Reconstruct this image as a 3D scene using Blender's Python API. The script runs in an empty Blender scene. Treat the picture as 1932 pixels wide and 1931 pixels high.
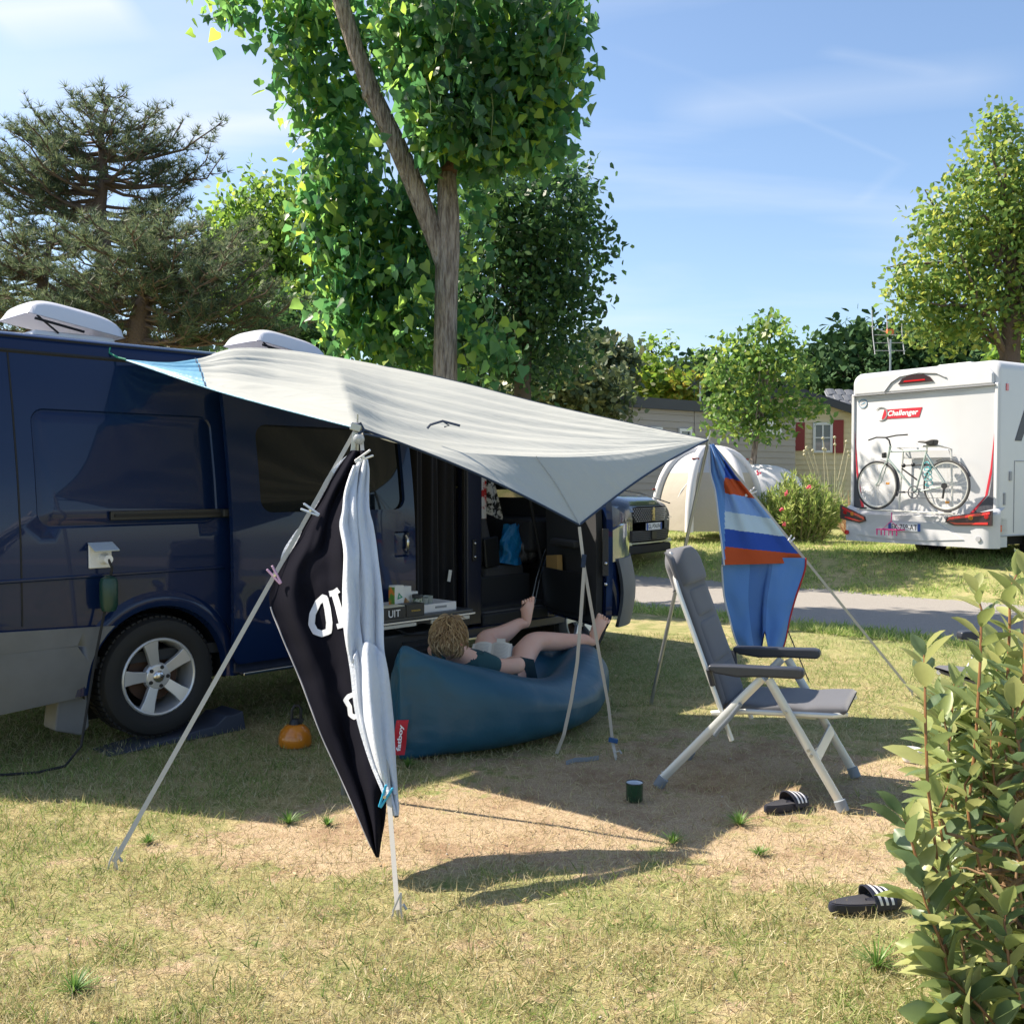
import bpy, bmesh, math, random
import numpy as np
from mathutils import Vector as V, Matrix, Euler, noise as mnoise
from mathutils.geometry import delaunay_2d_cdt
R = math.radians
random.seed(7); rng = np.random.default_rng(11)
SC = bpy.context.scene
COL = SC.collection

# ---------------------------------------------------------------- camera, sky, sun, exposure
F, CX, CY, HZ, CH = 1900.0, 966.0, 965.5, 905.0, 1.5
PITCH = math.atan((CY - HZ) / F)
cam_d = bpy.data.cameras.new('camera'); cam = bpy.data.objects.new('camera', cam_d); COL.objects.link(cam)
cam_d.sensor_width = 36.0; cam_d.lens = 36.0 * F / 1932.0; cam_d.clip_start = 0.05; cam_d.clip_end = 2000
cam.location = (0, 0, CH); cam.rotation_euler = (math.pi / 2 - PITCH, 0, 0)
SC.camera = cam
SUNV = V((-0.844, 0.300, 1.0)).normalized()          # towards the sun
el = math.asin(SUNV.z); az = math.atan2(SUNV.x, SUNV.y)
world = bpy.data.worlds.new('World'); SC.world = world; world.use_nodes = True
nt = world.node_tree; nt.nodes.clear()
def N(t, **k):
    n = nt.nodes.new(t)
    for a, b in k.items(): setattr(n, a, b)
    return n
wout = N('ShaderNodeOutputWorld'); wbg = N('ShaderNodeBackground'); sky = N('ShaderNodeTexSky', sky_type='NISHITA')
sky.sun_disc = False; sky.sun_elevation = el; sky.sun_rotation = az
sky.air_density = 1.0; sky.dust_density = 1.0; sky.ozone_density = 2.6; sky.altitude = 0
wbg.inputs['Strength'].default_value = 0.10
tc = N('ShaderNodeTexCoord'); sep = N('ShaderNodeSeparateXYZ'); nt.links.new(tc.outputs['Generated'], sep.inputs[0])
def M1(op, a, b=None, c=None):
    n = N('ShaderNodeMath', operation=op)
    for i, v in enumerate((a, b, c)):
        if v is None: continue
        if isinstance(v, (int, float)): n.inputs[i].default_value = v
        else: nt.links.new(v, n.inputs[i])
    return n.outputs[0]
# cirrus: noise on a flat layer high above
zc = M1('MAXIMUM', sep.outputs[2], 0.04)
zc2 = M1('ADD', zc, 0.12)
px = M1('DIVIDE', sep.outputs[0], zc2); py = M1('DIVIDE', sep.outputs[1], zc2)
cmb = N('ShaderNodeCombineXYZ'); nt.links.new(px, cmb.inputs[0]); nt.links.new(py, cmb.inputs[1])
mp = N('ShaderNodeMapping'); nt.links.new(cmb.outputs[0], mp.inputs[0]); mp.inputs['Rotation'].default_value = (0, 0, R(24)); mp.inputs['Scale'].default_value = (0.55, 1.5, 1); mp.inputs['Location'].default_value = (3.1, 1.3, 0)
n1 = N('ShaderNodeTexNoise'); n1.inputs['Scale'].default_value = 0.9; n1.inputs['Detail'].default_value = 9; n1.inputs['Roughness'].default_value = 0.52; n1.inputs['Distortion'].default_value = 0.5
nt.links.new(mp.outputs[0], n1.inputs['Vector'])
ramp = N('ShaderNodeMapRange'); ramp.inputs[1].default_value = 0.47; ramp.inputs[2].default_value = 0.74; ramp.inputs[3].default_value = 0.0; ramp.inputs[4].default_value = 0.42
nt.links.new(n1.outputs[0], ramp.inputs[0])
def contrail(a, b, w, amt):
    # thin streak along a line of the cloud layer, a and b are view directions
    pa = V((a.x / (a.z + .12), a.y / (a.z + .12))); pb = V((b.x / (b.z + .12), b.y / (b.z + .12)))
    t = (pb - pa); L = t.length; t /= L; nn = V((-t.y, t.x)); mid = (pa + pb) / 2
    d = M1('ADD', M1('MULTIPLY', px, nn.x), M1('MULTIPLY', py, nn.y)); d = M1('ABSOLUTE', M1('SUBTRACT', d, nn.dot(mid)))
    s = M1('ADD', M1('MULTIPLY', px, t.x), M1('MULTIPLY', py, t.y)); s = M1('ABSOLUTE', M1('SUBTRACT', s, t.dot(mid)))
    f1 = M1('SUBTRACT', 1.0, M1('DIVIDE', d, w)); f1 = M1('MAXIMUM', f1, 0.0)
    f2 = M1('MULTIPLY', M1('SUBTRACT', 1.0, M1('DIVIDE', s, L / 2)), 3.0); f2 = M1('MINIMUM', M1('MAXIMUM', f2, 0.0), 1.0)
    return M1('MULTIPLY', M1('MULTIPLY', f1, f2), M1('MULTIPLY', n1.outputs[0], amt))
def viewdir(px_, py_):
    d = V(((px_ - CX) / F, 0, 0)) + V((0, math.cos(PITCH), -math.sin(PITCH))) - V((0, math.sin(PITCH), math.cos(PITCH))) * ((py_ - CY) / F)
    return d
vd = lambda a, b: viewdir(a, b).normalized()
cl = ramp.outputs[0]
for c in (contrail(vd(1230, 215), vd(1960, 140), .12, .6), contrail(vd(1430, 190), vd(1720, 315), .016, .16), contrail(vd(1615, 390), vd(1705, 305), .03, .14), contrail(vd(1540, 95), vd(1800, 140), .03, .3),
          contrail(vd(300, 275), vd(640, 190), .22, .9), contrail(vd(-60, 30), vd(260, 5), .12, .9), contrail(vd(1130, 80), vd(1480, 200), .02, .08)):
    cl = M1('ADD', cl, c)
cl = M1('MINIMUM', cl, 0.85)
mix = N('ShaderNodeMixRGB'); mix.inputs[2].default_value = (4.6, 4.9, 5.3, 1)
nt.links.new(cl, mix.inputs[0]); nt.links.new(sky.outputs[0], mix.inputs[1])
nt.links.new(mix.outputs[0], wbg.inputs[0]); nt.links.new(wbg.outputs[0], wout.inputs[0])
sun_d = bpy.data.lights.new('sun', 'SUN'); sun = bpy.data.objects.new('sun', sun_d); COL.objects.link(sun)
sun_d.energy = 5.0; sun_d.angle = R(0.53); sun_d.color = (1.0, 0.89, 0.75)
sun.rotation_euler = SUNV.to_track_quat('Z', 'Y').to_euler()
vs = SC.view_settings; vs.view_transform = 'Standard'; vs.look = 'None'; vs.exposure = 1.1; vs.gamma = 1.0
try: vs.use_curve_mapping = False
except Exception: pass
SC.cycles.max_bounces = 6; SC.cycles.transparent_max_bounces = 12; SC.cycles.diffuse_bounces = 3; SC.cycles.glossy_bounces = 3

# ---------------------------------------------------------------- helpers
def at(px_, py_, Y):
    d = viewdir(px_, py_)
    return V((0, 0, CH)) + d * (Y / d.y)
def gz(x, y):
    q = .68 * x + .73 * y
    t = min(1, max(0, (q - 12.4) / 2.2)); t = t * t * (3 - 2 * t)
    return .4 * t
def ground(px_, py_):
    d = viewdir(px_, py_); k = CH / -d.z if d.z < 0 else 60
    p = V((0, 0, CH)) + d * k
    for _ in range(6):
        k = (CH - gz(p.x, p.y)) / -d.z; p = V((0, 0, CH)) + d * k
    return p
MATS = {}
def mat(name, col, rough=.6, metal=0., spec=.5, coat=0., var=None, bump=None, trans=0., glass=False, island=None, emis=None, tcoord='Object', sheen=0., vscale=6., alpha=1., trcol=None, stretch=None, tval=1.5):
    """col: base colour. var=(col2, scale, contrast). bump=(scale, strength, distance). island=[cols] colour per loose piece"""
    m = bpy.data.materials.new(name); m.use_nodes = True; n = m.node_tree; b = n.nodes['Principled BSDF']; L = n.links.new
    b.inputs['Base Color'].default_value = (*col, 1); b.inputs['Roughness'].default_value = rough; b.inputs['Metallic'].default_value = metal
    b.inputs['Specular IOR Level'].default_value = spec; b.inputs['Coat Weight'].default_value = coat; b.inputs['Coat Roughness'].default_value = .03
    if sheen: b.inputs['Sheen Weight'].default_value = sheen
    if glass: b.inputs['Transmission Weight'].default_value = 1.0; b.inputs['IOR'].default_value = 1.45
    if alpha < 1: b.inputs['Alpha'].default_value = alpha
    tcn = n.nodes.new('ShaderNodeTexCoord'); vec = tcn.outputs[tcoord]
    if stretch:
        mpn = n.nodes.new('ShaderNodeMapping'); mpn.inputs['Scale'].default_value = stretch; L(vec, mpn.inputs[0]); vec = mpn.outputs[0]
    src = None
    if island:
        g = n.nodes.new('ShaderNodeNewGeometry'); cr = n.nodes.new('ShaderNodeValToRGB'); L(g.outputs['Random Per Island'], cr.inputs[0])
        e = cr.color_ramp.elements; e[0].position = 0; e[0].color = (*island[0], 1); e[1].position = 1; e[1].color = (*island[-1], 1)
        for i, c in enumerate(island[1:-1]):
            k = e.new((i + 1) / (len(island) - 1)); k.color = (*c, 1)
        src = cr.outputs[0]
    if var:
        c2, sc, con = var
        t = n.nodes.new('ShaderNodeTexNoise'); t.inputs['Scale'].default_value = sc; t.inputs['Detail'].default_value = 6; t.inputs['Roughness'].default_value = .6; L(vec, t.inputs['Vector'])
        r = n.nodes.new('ShaderNodeMapRange'); r.inputs[1].default_value = .5 - con / 2; r.inputs[2].default_value = .5 + con / 2; L(t.outputs[0], r.inputs[0])
        mx = n.nodes.new('ShaderNodeMixRGB'); L(r.outputs[0], mx.inputs[0]); mx.inputs[2].default_value = (*c2, 1)
        if src: L(src, mx.inputs[1])
        else: mx.inputs[1].default_value = (*col, 1)
        src = mx.outputs[0]
    if src: L(src, b.inputs['Base Color'])
    if bump:
        t = n.nodes.new('ShaderNodeTexNoise'); t.inputs['Scale'].default_value = bump[0]; t.inputs['Detail'].default_value = 5; L(vec, t.inputs['Vector'])
        bp = n.nodes.new('ShaderNodeBump'); bp.inputs['Strength'].default_value = bump[1]; bp.inputs['Distance'].default_value = bump[2]; L(t.outputs[0], bp.inputs['Height']); L(bp.outputs[0], b.inputs['Normal'])
    if trans:
        tr = n.nodes.new('ShaderNodeBsdfTranslucent'); mxs = n.nodes.new('ShaderNodeMixShader'); mxs.inputs[0].default_value = trans
        if src and not trcol:
            hs = n.nodes.new('ShaderNodeHueSaturation'); hs.inputs['Value'].default_value = tval; hs.inputs['Hue'].default_value = .49; L(src, hs.inputs['Color']); L(hs.outputs[0], tr.inputs[0])
        else: tr.inputs[0].default_value = (*(trcol or col), 1)
        L(b.outputs[0], mxs.inputs[1]); L(tr.outputs[0], mxs.inputs[2]); L(mxs.outputs[0], n.nodes['Material Output'].inputs[0])
    if emis: b.inputs['Emission Color'].default_value = (*emis, 1); b.inputs['Emission Strength'].default_value = 1
    MATS[name] = m
    return m

def thing(name, label, cat, loc=(0, 0, 0), rz=0., group=None):
    o = bpy.data.objects.new(name, None); COL.objects.link(o); o.location = loc; o.rotation_euler = (0, 0, rz); o.empty_display_size = .1
    o['label'] = label; o['category'] = cat
    if group: o['group'] = group
    return o
def tag(o, label, cat, group=None):
    o['label'] = label; o['category'] = cat
    if group: o['group'] = group
    return o
def wmat(o):
    m = Matrix.Identity(4)
    while o is not None: m = o.matrix_basis @ m; o = o.parent
    return m
def copy_tree(o, parent=None, deep=3):
    c = o.copy(); COL.objects.link(c); c.parent = parent
    for ch in list(o.children): copy_tree(ch, c)
    return c

class MB:
    def __init__(s): s.v = []; s.f = []; s.mi = []; s.m = 0
    def add(s, vs, fs):
        b = len(s.v); s.v += [V(p) for p in vs]; s.f += [tuple(b + i for i in f) for f in fs]; s.mi += [s.m] * len(fs); return s
    def box(s, c, size, rot=None, taper=None):
        hx, hy, hz = [a / 2 for a in size]; rot = rot or Matrix.Identity(3)
        if isinstance(rot, (tuple, list)): rot = Euler(rot).to_matrix()
        P = []
        for z in (-1, 1):
            k = 1 if z < 0 or taper is None else taper
            for x, y in ((-1, -1), (1, -1), (1, 1), (-1, 1)): P.append(V(c) + rot @ V((x * hx * k, y * hy * k, z * hz)))
        return s.add(P, [(3, 2, 1, 0), (4, 5, 6, 7), (0, 1, 5, 4), (1, 2, 6, 5), (2, 3, 7, 6), (3, 0, 4, 7)])
    def tube(s, pts, r, n=8, cap=True, flat=None, up=None):
        """sweep an n-gon along pts; r number or list; flat=(a,b) scales across the two axes"""
        pts = [V(p) for p in pts]; L = len(pts); rr = r if isinstance(r, (list, tuple)) else [r] * L
        rings = []; prev = None
        for i, p in enumerate(pts):
            t = (pts[min(i + 1, L - 1)] - pts[max(i - 1, 0)]).normalized()
            if prev is None:
                u = V(up) if up else (V((0, 0, 1)) if abs(t.z) < .9 else V((1, 0, 0)))
            else: u = prev
            a = (u - t * u.dot(t)).normalized(); b = t.cross(a); prev = a
            fa, fb = flat or (1, 1)
            rings.append([p + (a * math.cos(2 * math.pi * k / n + math.pi / n) * fa + b * math.sin(2 * math.pi * k / n + math.pi / n) * fb) * rr[i] for k in range(n)])
        vs = [q for g in rings for q in g]
        fs = [(i * n + k, i * n + (k + 1) % n, (i + 1) * n + (k + 1) % n, (i + 1) * n + k) for i in range(L - 1) for k in range(n)]
        if cap: fs += [tuple(range(n - 1, -1, -1)), tuple((L - 1) * n + k for k in range(n))]
        return s.add(vs, fs)
    def lathe(s, prof, o=(0, 0, 0), n=24, axis=None, cap=True):
        """prof [(r, h)], spun about axis through o"""
        ax = V(axis or (0, 0, 1)).normalized(); u = ax.orthogonal().normalized(); w = ax.cross(u); o = V(o)
        vs = [o + ax * h + (u * math.cos(2 * math.pi * k / n) + w * math.sin(2 * math.pi * k / n)) * r for r, h in prof for k in range(n)]
        L = len(prof)
        fs = [(i * n + k, i * n + (k + 1) % n, (i + 1) * n + (k + 1) % n, (i + 1) * n + k) for i in range(L - 1) for k in range(n)]
        if cap: fs += [tuple(range(n - 1, -1, -1)), tuple((L - 1) * n + k for k in range(n))]
        return s.add(vs, fs)
    def prism(s, poly, o, ux, uy, d):
        """poly in plane (ux,uy) at o, extruded by vector d"""
        o, ux, uy, d = V(o), V(ux), V(uy), V(d); n = len(poly)
        a = [o + ux * x + uy * y for x, y in poly]; b = [p + d for p in a]
        return s.add(a + b, [tuple(range(n - 1, -1, -1)), tuple(range(n, 2 * n))] + [(i, (i + 1) % n, n + (i + 1) % n, n + i) for i in range(n)])
    def grid(s, fn, nu, nv, mfn=None):
        b = len(s.v)
        for j in range(nv + 1):
            for i in range(nu + 1): s.v.append(V(fn(i / nu, j / nv)))
        for j in range(nv):
            for i in range(nu):
                s.f.append((b + j * (nu + 1) + i, b + j * (nu + 1) + i + 1, b + (j + 1) * (nu + 1) + i + 1, b + (j + 1) * (nu + 1) + i))
                s.mi.append(mfn((i + .5) / nu, (j + .5) / nv) if mfn else s.m)
        return s
    def ball(s, c, r, nu=16, nv=10, rot=None):
        r = V(r) if not isinstance(r, (int, float)) else V((r, r, r)); rot = rot or Matrix.Identity(3); c = V(c); b = len(s.v)
        vs = [c + rot @ V((0, 0, -r.z))]
        for j in range(1, nv):
            t = -math.pi / 2 + math.pi * j / nv
            for i in range(nu):
                a = 2 * math.pi * i / nu; vs.append(c + rot @ V((r.x * math.cos(t) * math.cos(a), r.y * math.cos(t) * math.sin(a), r.z * math.sin(t))))
        vs.append(c + rot @ V((0, 0, r.z))); e = len(vs) - 1
        fs = [(0, 1 + (i + 1) % nu, 1 + i) for i in range(nu)]
        for j in range(nv - 2):
            fs += [(1 + j * nu + i, 1 + j * nu + (i + 1) % nu, 1 + (j + 1) * nu + (i + 1) % nu, 1 + (j + 1) * nu + i) for i in range(nu)]
        fs += [(e, 1 + (nv - 2) * nu + i, 1 + (nv - 2) * nu + (i + 1) % nu) for i in range(nu)]
        return s.add(vs, fs)
    def build(s, name, m, parent=None, world=False, smooth=True, bevel=0, angle=40, solid=0, sub=0, soff=-1):
        me = bpy.data.meshes.new(name); vs = s.v
        if world and parent is not None:
            inv = wmat(parent).inverted(); vs = [inv @ p for p in vs]
        me.from_pydata([tuple(p) for p in vs], [], s.f)
        for q in (m if isinstance(m, (list, tuple)) else [m]): me.materials.append(q)
        if any(s.mi): me.polygons.foreach_set('material_index', s.mi)
        o = bpy.data.objects.new(name, me); COL.objects.link(o)
        if parent is not None: o.parent = parent
        bm = bmesh.new(); bm.from_mesh(me)
        bmesh.ops.recalc_face_normals(bm, faces=bm.faces) if not solid else None
        for e in bm.edges:
            if len(e.link_faces) == 1: e.smooth = False
        if smooth:
            for f_ in bm.faces: f_.smooth = True
            lim = R(angle)
            for e in bm.edges:
                if len(e.link_faces) == 2 and e.calc_face_angle(0) > lim: e.smooth = False
        bm.to_mesh(me); bm.free()
        if solid:
            md = o.modifiers.new('s', 'SOLIDIFY'); md.thickness = solid; md.offset = soff
        if bevel:
            md = o.modifiers.new('b', 'BEVEL'); md.width = bevel; md.segments = 2; md.limit_method = 'ANGLE'; md.angle_limit = R(35); md.harden_normals = True
        if sub:
            md = o.modifiers.new('u', 'SUBSURF'); md.levels = sub; md.render_levels = sub
        return o
def rrect(x0, z0, x1, z1, r, n=6, step=.08):
    pts = []
    for cx, cz, a0 in ((x1 - r, z0 + r, -90), (x1 - r, z1 - r, 0), (x0 + r, z1 - r, 90), (x0 + r, z0 + r, 180)):
        for k in range(n + 1):
            a = R(a0 + 90 * k / n); pts.append((cx + r * math.cos(a), cz + r * math.sin(a)))
    return dense(pts, step)
def dense(poly, step):
    out = []
    for i, p in enumerate(poly):
        q = poly[(i + 1) % len(poly)]; L = math.hypot(q[0] - p[0], q[1] - p[1]); k = max(1, int(math.ceil(L / step)))
        if L < 1e-6: continue
        for j in range(k): out.append((p[0] + (q[0] - p[0]) * j / k, p[1] + (q[1] - p[1]) * j / k))
    return out
def inpoly(x, y, P):
    c = False; j = len(P) - 1
    for i in range(len(P)):
        if (P[i][1] > y) != (P[j][1] > y) and x < (P[j][0] - P[i][0]) * (y - P[i][1]) / (P[j][1] - P[i][1]) + P[i][0]: c = not c
        j = i
    return c
def panel(mb, outer, holes, S, h=.08, steps=()):
    """sheet in the (x, z) plane with holes, mapped by S(x,z)->point; steps: [(loop, inset loop, offset)]"""
    loops = [dense(outer, h)] + [dense(q, h) for q in holes]
    for a, b, o in steps: loops += [dense(a, h), dense(b, h)]
    pts = []; ed = []
    for lp in loops:
        b = len(pts); pts += lp; ed += [(b + i, b + (i + 1) % len(lp)) for i in range(len(lp))]
    arr = np.array(pts); O = loops[0]; xs = [p[0] for p in O]; zs = [p[1] for p in O]
    x = min(xs) + h / 2
    while x < max(xs):
        z = min(zs) + h / 2
        while z < max(zs):
            if inpoly(x, z, O) and not any(inpoly(x, z, q) for q in loops[1:1 + len(holes)]) and np.min(np.hypot(arr[:, 0] - x, arr[:, 1] - z)) > h * .45:
                pts.append((x, z))
            z += h
        x += h
    vv, ee, ff, *_ = delaunay_2d_cdt([V(p) for p in pts], ed, [], 1, 1e-6)
    vs = []
    for p in vv:
        off = 0
        for a, b, o in steps:
            cx_ = sum(q[0] for q in b) / len(b); cz_ = sum(q[1] for q in b) / len(b)
            if inpoly(cx_ + (p.x - cx_) * .998, cz_ + (p.y - cz_) * .998, b): off = o
        vs.append(S(p.x, p.y, off))
    fs = []
    for f_ in ff:
        cx_ = sum(vv[i].x for i in f_) / len(f_); cz_ = sum(vv[i].y for i in f_) / len(f_)
        if inpoly(cx_, cz_, O) and not any(inpoly(cx_, cz_, q) for q in loops[1:1 + len(holes)]): fs.append(tuple(f_))
    return mb.add(vs, fs)
def text(body, name, m, parent, o, ux, uy, width=None, height=None, depth=.002, shear=0, bold=0.0, font_scale=1, sx=None):
    """flat lettering in plane (ux, uy), centred on o"""
    cu = bpy.data.curves.new(name, 'FONT'); cu.body = body; cu.align_x = 'CENTER'; cu.align_y = 'CENTER'; cu.extrude = 0; cu.offset = bold; cu.shear = shear
    ob = bpy.data.objects.new(name, cu); me0 = bpy.data.meshes.new_from_object(ob)
    co = np.array([v.co[:] for v in me0.vertices]); mn, mx = co.min(0), co.max(0); w0, h0 = mx[0] - mn[0], mx[1] - mn[1]
    kx = width / w0 if width else None; ky = height / h0 if height else None
    kx = kx or ky; ky = ky or kx; c = (mn + mx) / 2
    o, ux, uy = V(o), V(ux).normalized(), V(uy).normalized(); nn = ux.cross(uy)
    mb = MB(); base = [o + ux * ((p[0] - c[0]) * kx) + uy * ((p[1] - c[1]) * ky) for p in co]
    fs = [tuple(p.vertices) for p in me0.polygons]
    mb.add([p + nn * depth for p in base], fs)
    bpy.data.objects.remove(ob); bpy.data.curves.remove(cu); bpy.data.meshes.remove(me0)
    return mb.build(name, m, parent, smooth=False)
def scatter(name, m, parent, tmpl, tfaces, P, X, Y, Z, S, world=True):
    """one mesh of many copies of a template; P (n,3) points; X,Y,Z (n,3) axes; S (n,) sizes"""
    T = np.array(tmpl, float); n = len(P); k = len(T)
    co = P[:, None, :] + S[:, None, None] * (T[None, :, 0:1] * X[:, None, :] + T[None, :, 1:2] * Y[:, None, :] + T[None, :, 2:3] * Z[:, None, :])
    co = co.reshape(-1, 3)
    if world and parent is not None:
        inv = np.array(wmat(parent).inverted()); co = co @ inv[:3, :3].T + inv[:3, 3]
    me = bpy.data.meshes.new(name); fl = [len(f) for f in tfaces]; tot = sum(fl); idx = np.concatenate([np.array(f) for f in tfaces])
    me.vertices.add(n * k); me.vertices.foreach_set('co', co.ravel().astype(np.float32))
    me.loops.add(n * tot); me.loops.foreach_set('vertex_index', (idx[None, :] + (np.arange(n) * k)[:, None]).ravel().astype(np.int32))
    ls = np.concatenate([[0], np.cumsum(fl)[:-1]]); me.polygons.add(n * len(fl))
    me.polygons.foreach_set('loop_start', (ls[None, :] + (np.arange(n) * tot)[:, None]).ravel().astype(np.int32))
    me.update(calc_edges=True); me.validate()
    me.materials.append(m)
    o = bpy.data.objects.new(name, me); COL.objects.link(o)
    if parent is not None: o.parent = parent
    return o
def unit(a): return a / np.maximum(1e-9, np.linalg.norm(a, axis=-1, keepdims=True))
def rnd_frames(n, down=0.0, up_bias=0.0):
    """random leaf frames: Y = leaf axis, Z = face normal"""
    y = unit(rng.normal(size=(n, 3)) + np.array([0, 0, -down])); z = rng.normal(size=(n, 3)) + np.array([0, 0, up_bias]); z = unit(z - (z * y).sum(1, keepdims=True) * y); x = np.cross(y, z)
    return x, y, z
# ---------------------------------------------------------------- ground, road, grass
def ground_mat():
    m = bpy.data.materials.new('dry turf'); m.use_nodes = True; n = m.node_tree; b = n.nodes['Principled BSDF']; L = n.links.new
    b.inputs['Roughness'].default_value = .95; b.inputs['Specular IOR Level'].default_value = .1
    tcn = n.nodes.new('ShaderNodeTexCoord'); vec = tcn.outputs['Object']
    def nz(sc, det=6, ro=.6, dist=0, v=vec):
        t = n.nodes.new('ShaderNodeTexNoise'); t.inputs['Scale'].default_value = sc; t.inputs['Detail'].default_value = det; t.inputs['Roughness'].default_value = ro; t.inputs['Distortion'].default_value = dist; L(v, t.inputs['Vector']); return t.outputs[0]
    def mr(s, a, b_, c=0, d=1):
        t = n.nodes.new('ShaderNodeMapRange'); L(s, t.inputs[0]); t.inputs[1].default_value = a; t.inputs[2].default_value = b_; t.inputs[3].default_value = c; t.inputs[4].default_value = d; return t.outputs[0]
    def mx(f, a, b_, bl='MIX'):
        t = n.nodes.new('ShaderNodeMixRGB'); t.blend_type = bl
        if isinstance(f, float): t.inputs[0].default_value = f
        else: L(f, t.inputs[0])
        for i, q in ((1, a), (2, b_)):
            if isinstance(q, tuple): t.inputs[i].default_value = (*q, 1)
            else: L(q, t.inputs[i])
        return t.outputs[0]
    at_ = n.nodes.new('ShaderNodeAttribute'); at_.attribute_name = 'bare'
    soil = mx(mr(nz(40), .35, .7), (.43, .33, .21), (.31, .225, .14))
    soil = mx(mr(nz(160, 4), .45, .62), soil, (.58, .46, .31)); soil = mx(mr(nz(2.3, 6, .7), .48, .66, 0, .85), soil, (.27, .17, .105)); soil = mx(mr(nz(300, 3), .60, .68), soil, (.20, .14, .09))
    straw = mx(mr(nz(95, 5, .7), .35, .65), (.36, .29, .145), (.52, .43, .25))
    green = mx(mr(nz(120, 5, .7), .4, .62), (.12, .155, .045), (.24, .26, .10))
    turf = mx(mr(nz(5.5, 7, .72), .40, .62), straw, green)
    far = mx(mr(nz(.35, 4), .4, .65), turf, mx(mr(nz(30, 5), .35, .65), (.19, .24, .08), (.33, .33, .13)))
    cov = n.nodes.new('ShaderNodeMath'); cov.operation = 'ADD'; L(at_.outputs['Fac'], cov.inputs[0]); L(mr(nz(7, 7, .7), .3, .7, -.38, .38), cov.inputs[1])
    col = mx(mr(cov.outputs[0], .42, .62), far, soil)
    L(col, b.inputs['Base Color'])
    bp = n.nodes.new('ShaderNodeBump'); bp.inputs['Strength'].default_value = .8; bp.inputs['Distance'].default_value = .012; L(nz(120, 6, .7), bp.inputs['Height']); L(bp.outputs[0], b.inputs['Normal'])
    return m
def bare(x, y):
    """how bare the soil is, 0 grass .. 1 sand"""
    def g(cx, cy, sx, sy, a): return a * math.exp(-((x - cx) / sx) ** 2 - ((y - cy) / sy) ** 2)
    v = .25 + g(-.75, 4.25, 1.0, .42, .56) + g(.45, 4.7, 1.05, .8, .46) + g(1.2, 5.3, 1.0, .8, .38) + g(1.3, 3.9, .7, .3, .25) + g(2.0, 4.2, .6, .3, .2) - g(-2.6, 4.6, 1.2, .9, .6) - g(-2.2, 6.0, 1.6, .9, .3)
    v += g(.6, 3.2, .5, .25, .12) + g(-1.5, 3.3, .5, .2, .18) - g(2.3, 7.6, 1.5, .9, .45)
    if y > 7: v -= .25 * min(1, (y - 7) / 1.5)
    v += .20 * mnoise.noise(V((x * 1.6, y * 1.6, 3.3))) + .34 * mnoise.noise(V((x * 4.3, y * 5.5, 1.3))) + .10 * mnoise.noise(V((x * 11, y * 13, 7.3)))
    return min(1, max(0, v))
gm = ground_mat()
def gsheet():
    ys = list(np.arange(1.0, 9.0, .1)) + list(np.arange(9, 26, .35)) + [27, 30, 35, 42, 55, 80, 130, 250, 600, 1200]
    mb = MB(); nx = 90
    rows = []
    for y in [-60, -5] + ys:
        hw = max(9, abs(y) * 1.0 + 5)
        for i in range(nx + 1):
            x = (2 * i / nx - 1) * hw
            z = gz(x, y) + (.006 * mnoise.noise(V((x * 3, y * 3, 0))) if 2 < y < 9 else 0)
            mb.v.append(V((x, y, z - .004)))
        rows.append(y)
    for j in range(len(rows) - 1):
        for i in range(nx): mb.f.append((j * (nx + 1) + i, j * (nx + 1) + i + 1, (j + 1) * (nx + 1) + i + 1, (j + 1) * (nx + 1) + i)); mb.mi.append(0)
    o = mb.build('ground', gm, smooth=True); o['kind'] = 'structure'
    a = o.data.attributes.new('bare', 'FLOAT', 'POINT'); a.data.foreach_set('value', [bare(v.co.x, v.co.y) if v.co.y < 14 else .05 for v in o.data.vertices])
gsheet()
# road: a strip between two parallel edges
rd = V((.73, -.68, 0)); rn = V((.68, .73, 0))
asph = mat('worn asphalt', (.24, .225, .205), .95, spec=.1, var=((.33, .31, .28), 70, .35), bump=(170, .6, .01))
def roadfn(u, v):
    s = -26 + 56 * u; q = 9.72 + 3.05 * v + .10 * (mnoise.noise(V((s * 1.4, v * 7, 1))) + .6 * mnoise.noise(V((s * 5, v * 7, 4)))) * (1 if v in (0, 1) else 0)
    p = rn * q + rd * s; return V((p.x, p.y, gz(p.x, p.y) + .006 + .02 * math.sin(math.pi * v)))
o = MB().grid(roadfn, 520, 8).build('road', asph); o['kind'] = 'structure'

# small stones and dead leaves strewn over the pitch
rs_ = np.random.default_rng(44); ng = 900
yy = 2.6 * (8.5 / 2.6) ** rs_.random(ng); xx = (rs_.random(ng) * 2 - 1) * yy * .56; pp3 = np.array([(a_, b_, .004) for a_, b_ in zip(xx, yy)])
bx3, by3, bz3 = (lambda y_: (lambda z_: (np.cross(y_, z_), y_, z_))(unit(rs_.normal(size=(ng, 3)) * .25 + np.array([0, 0, 1]))))(unit(rs_.normal(size=(ng, 3)) * np.array([1, 1, .15])))
o = scatter('dead_leaves', mat('dead leaf', (.3, .2, .1), .8, island=[(.20, .12, .06), (.36, .24, .12), (.50, .40, .24), (.28, .22, .09)]), None, [(-.3, .1, 0), (0, 0, 0), (.3, .4, .12), (.1, 1, .2), (-.26, .6, .05)], [(0, 1, 2, 3, 4)], pp3[:520], bx3[:520], by3[:520], bz3[:520], .010 + .016 * rs_.random(520)); o['kind'] = 'stuff'
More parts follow.
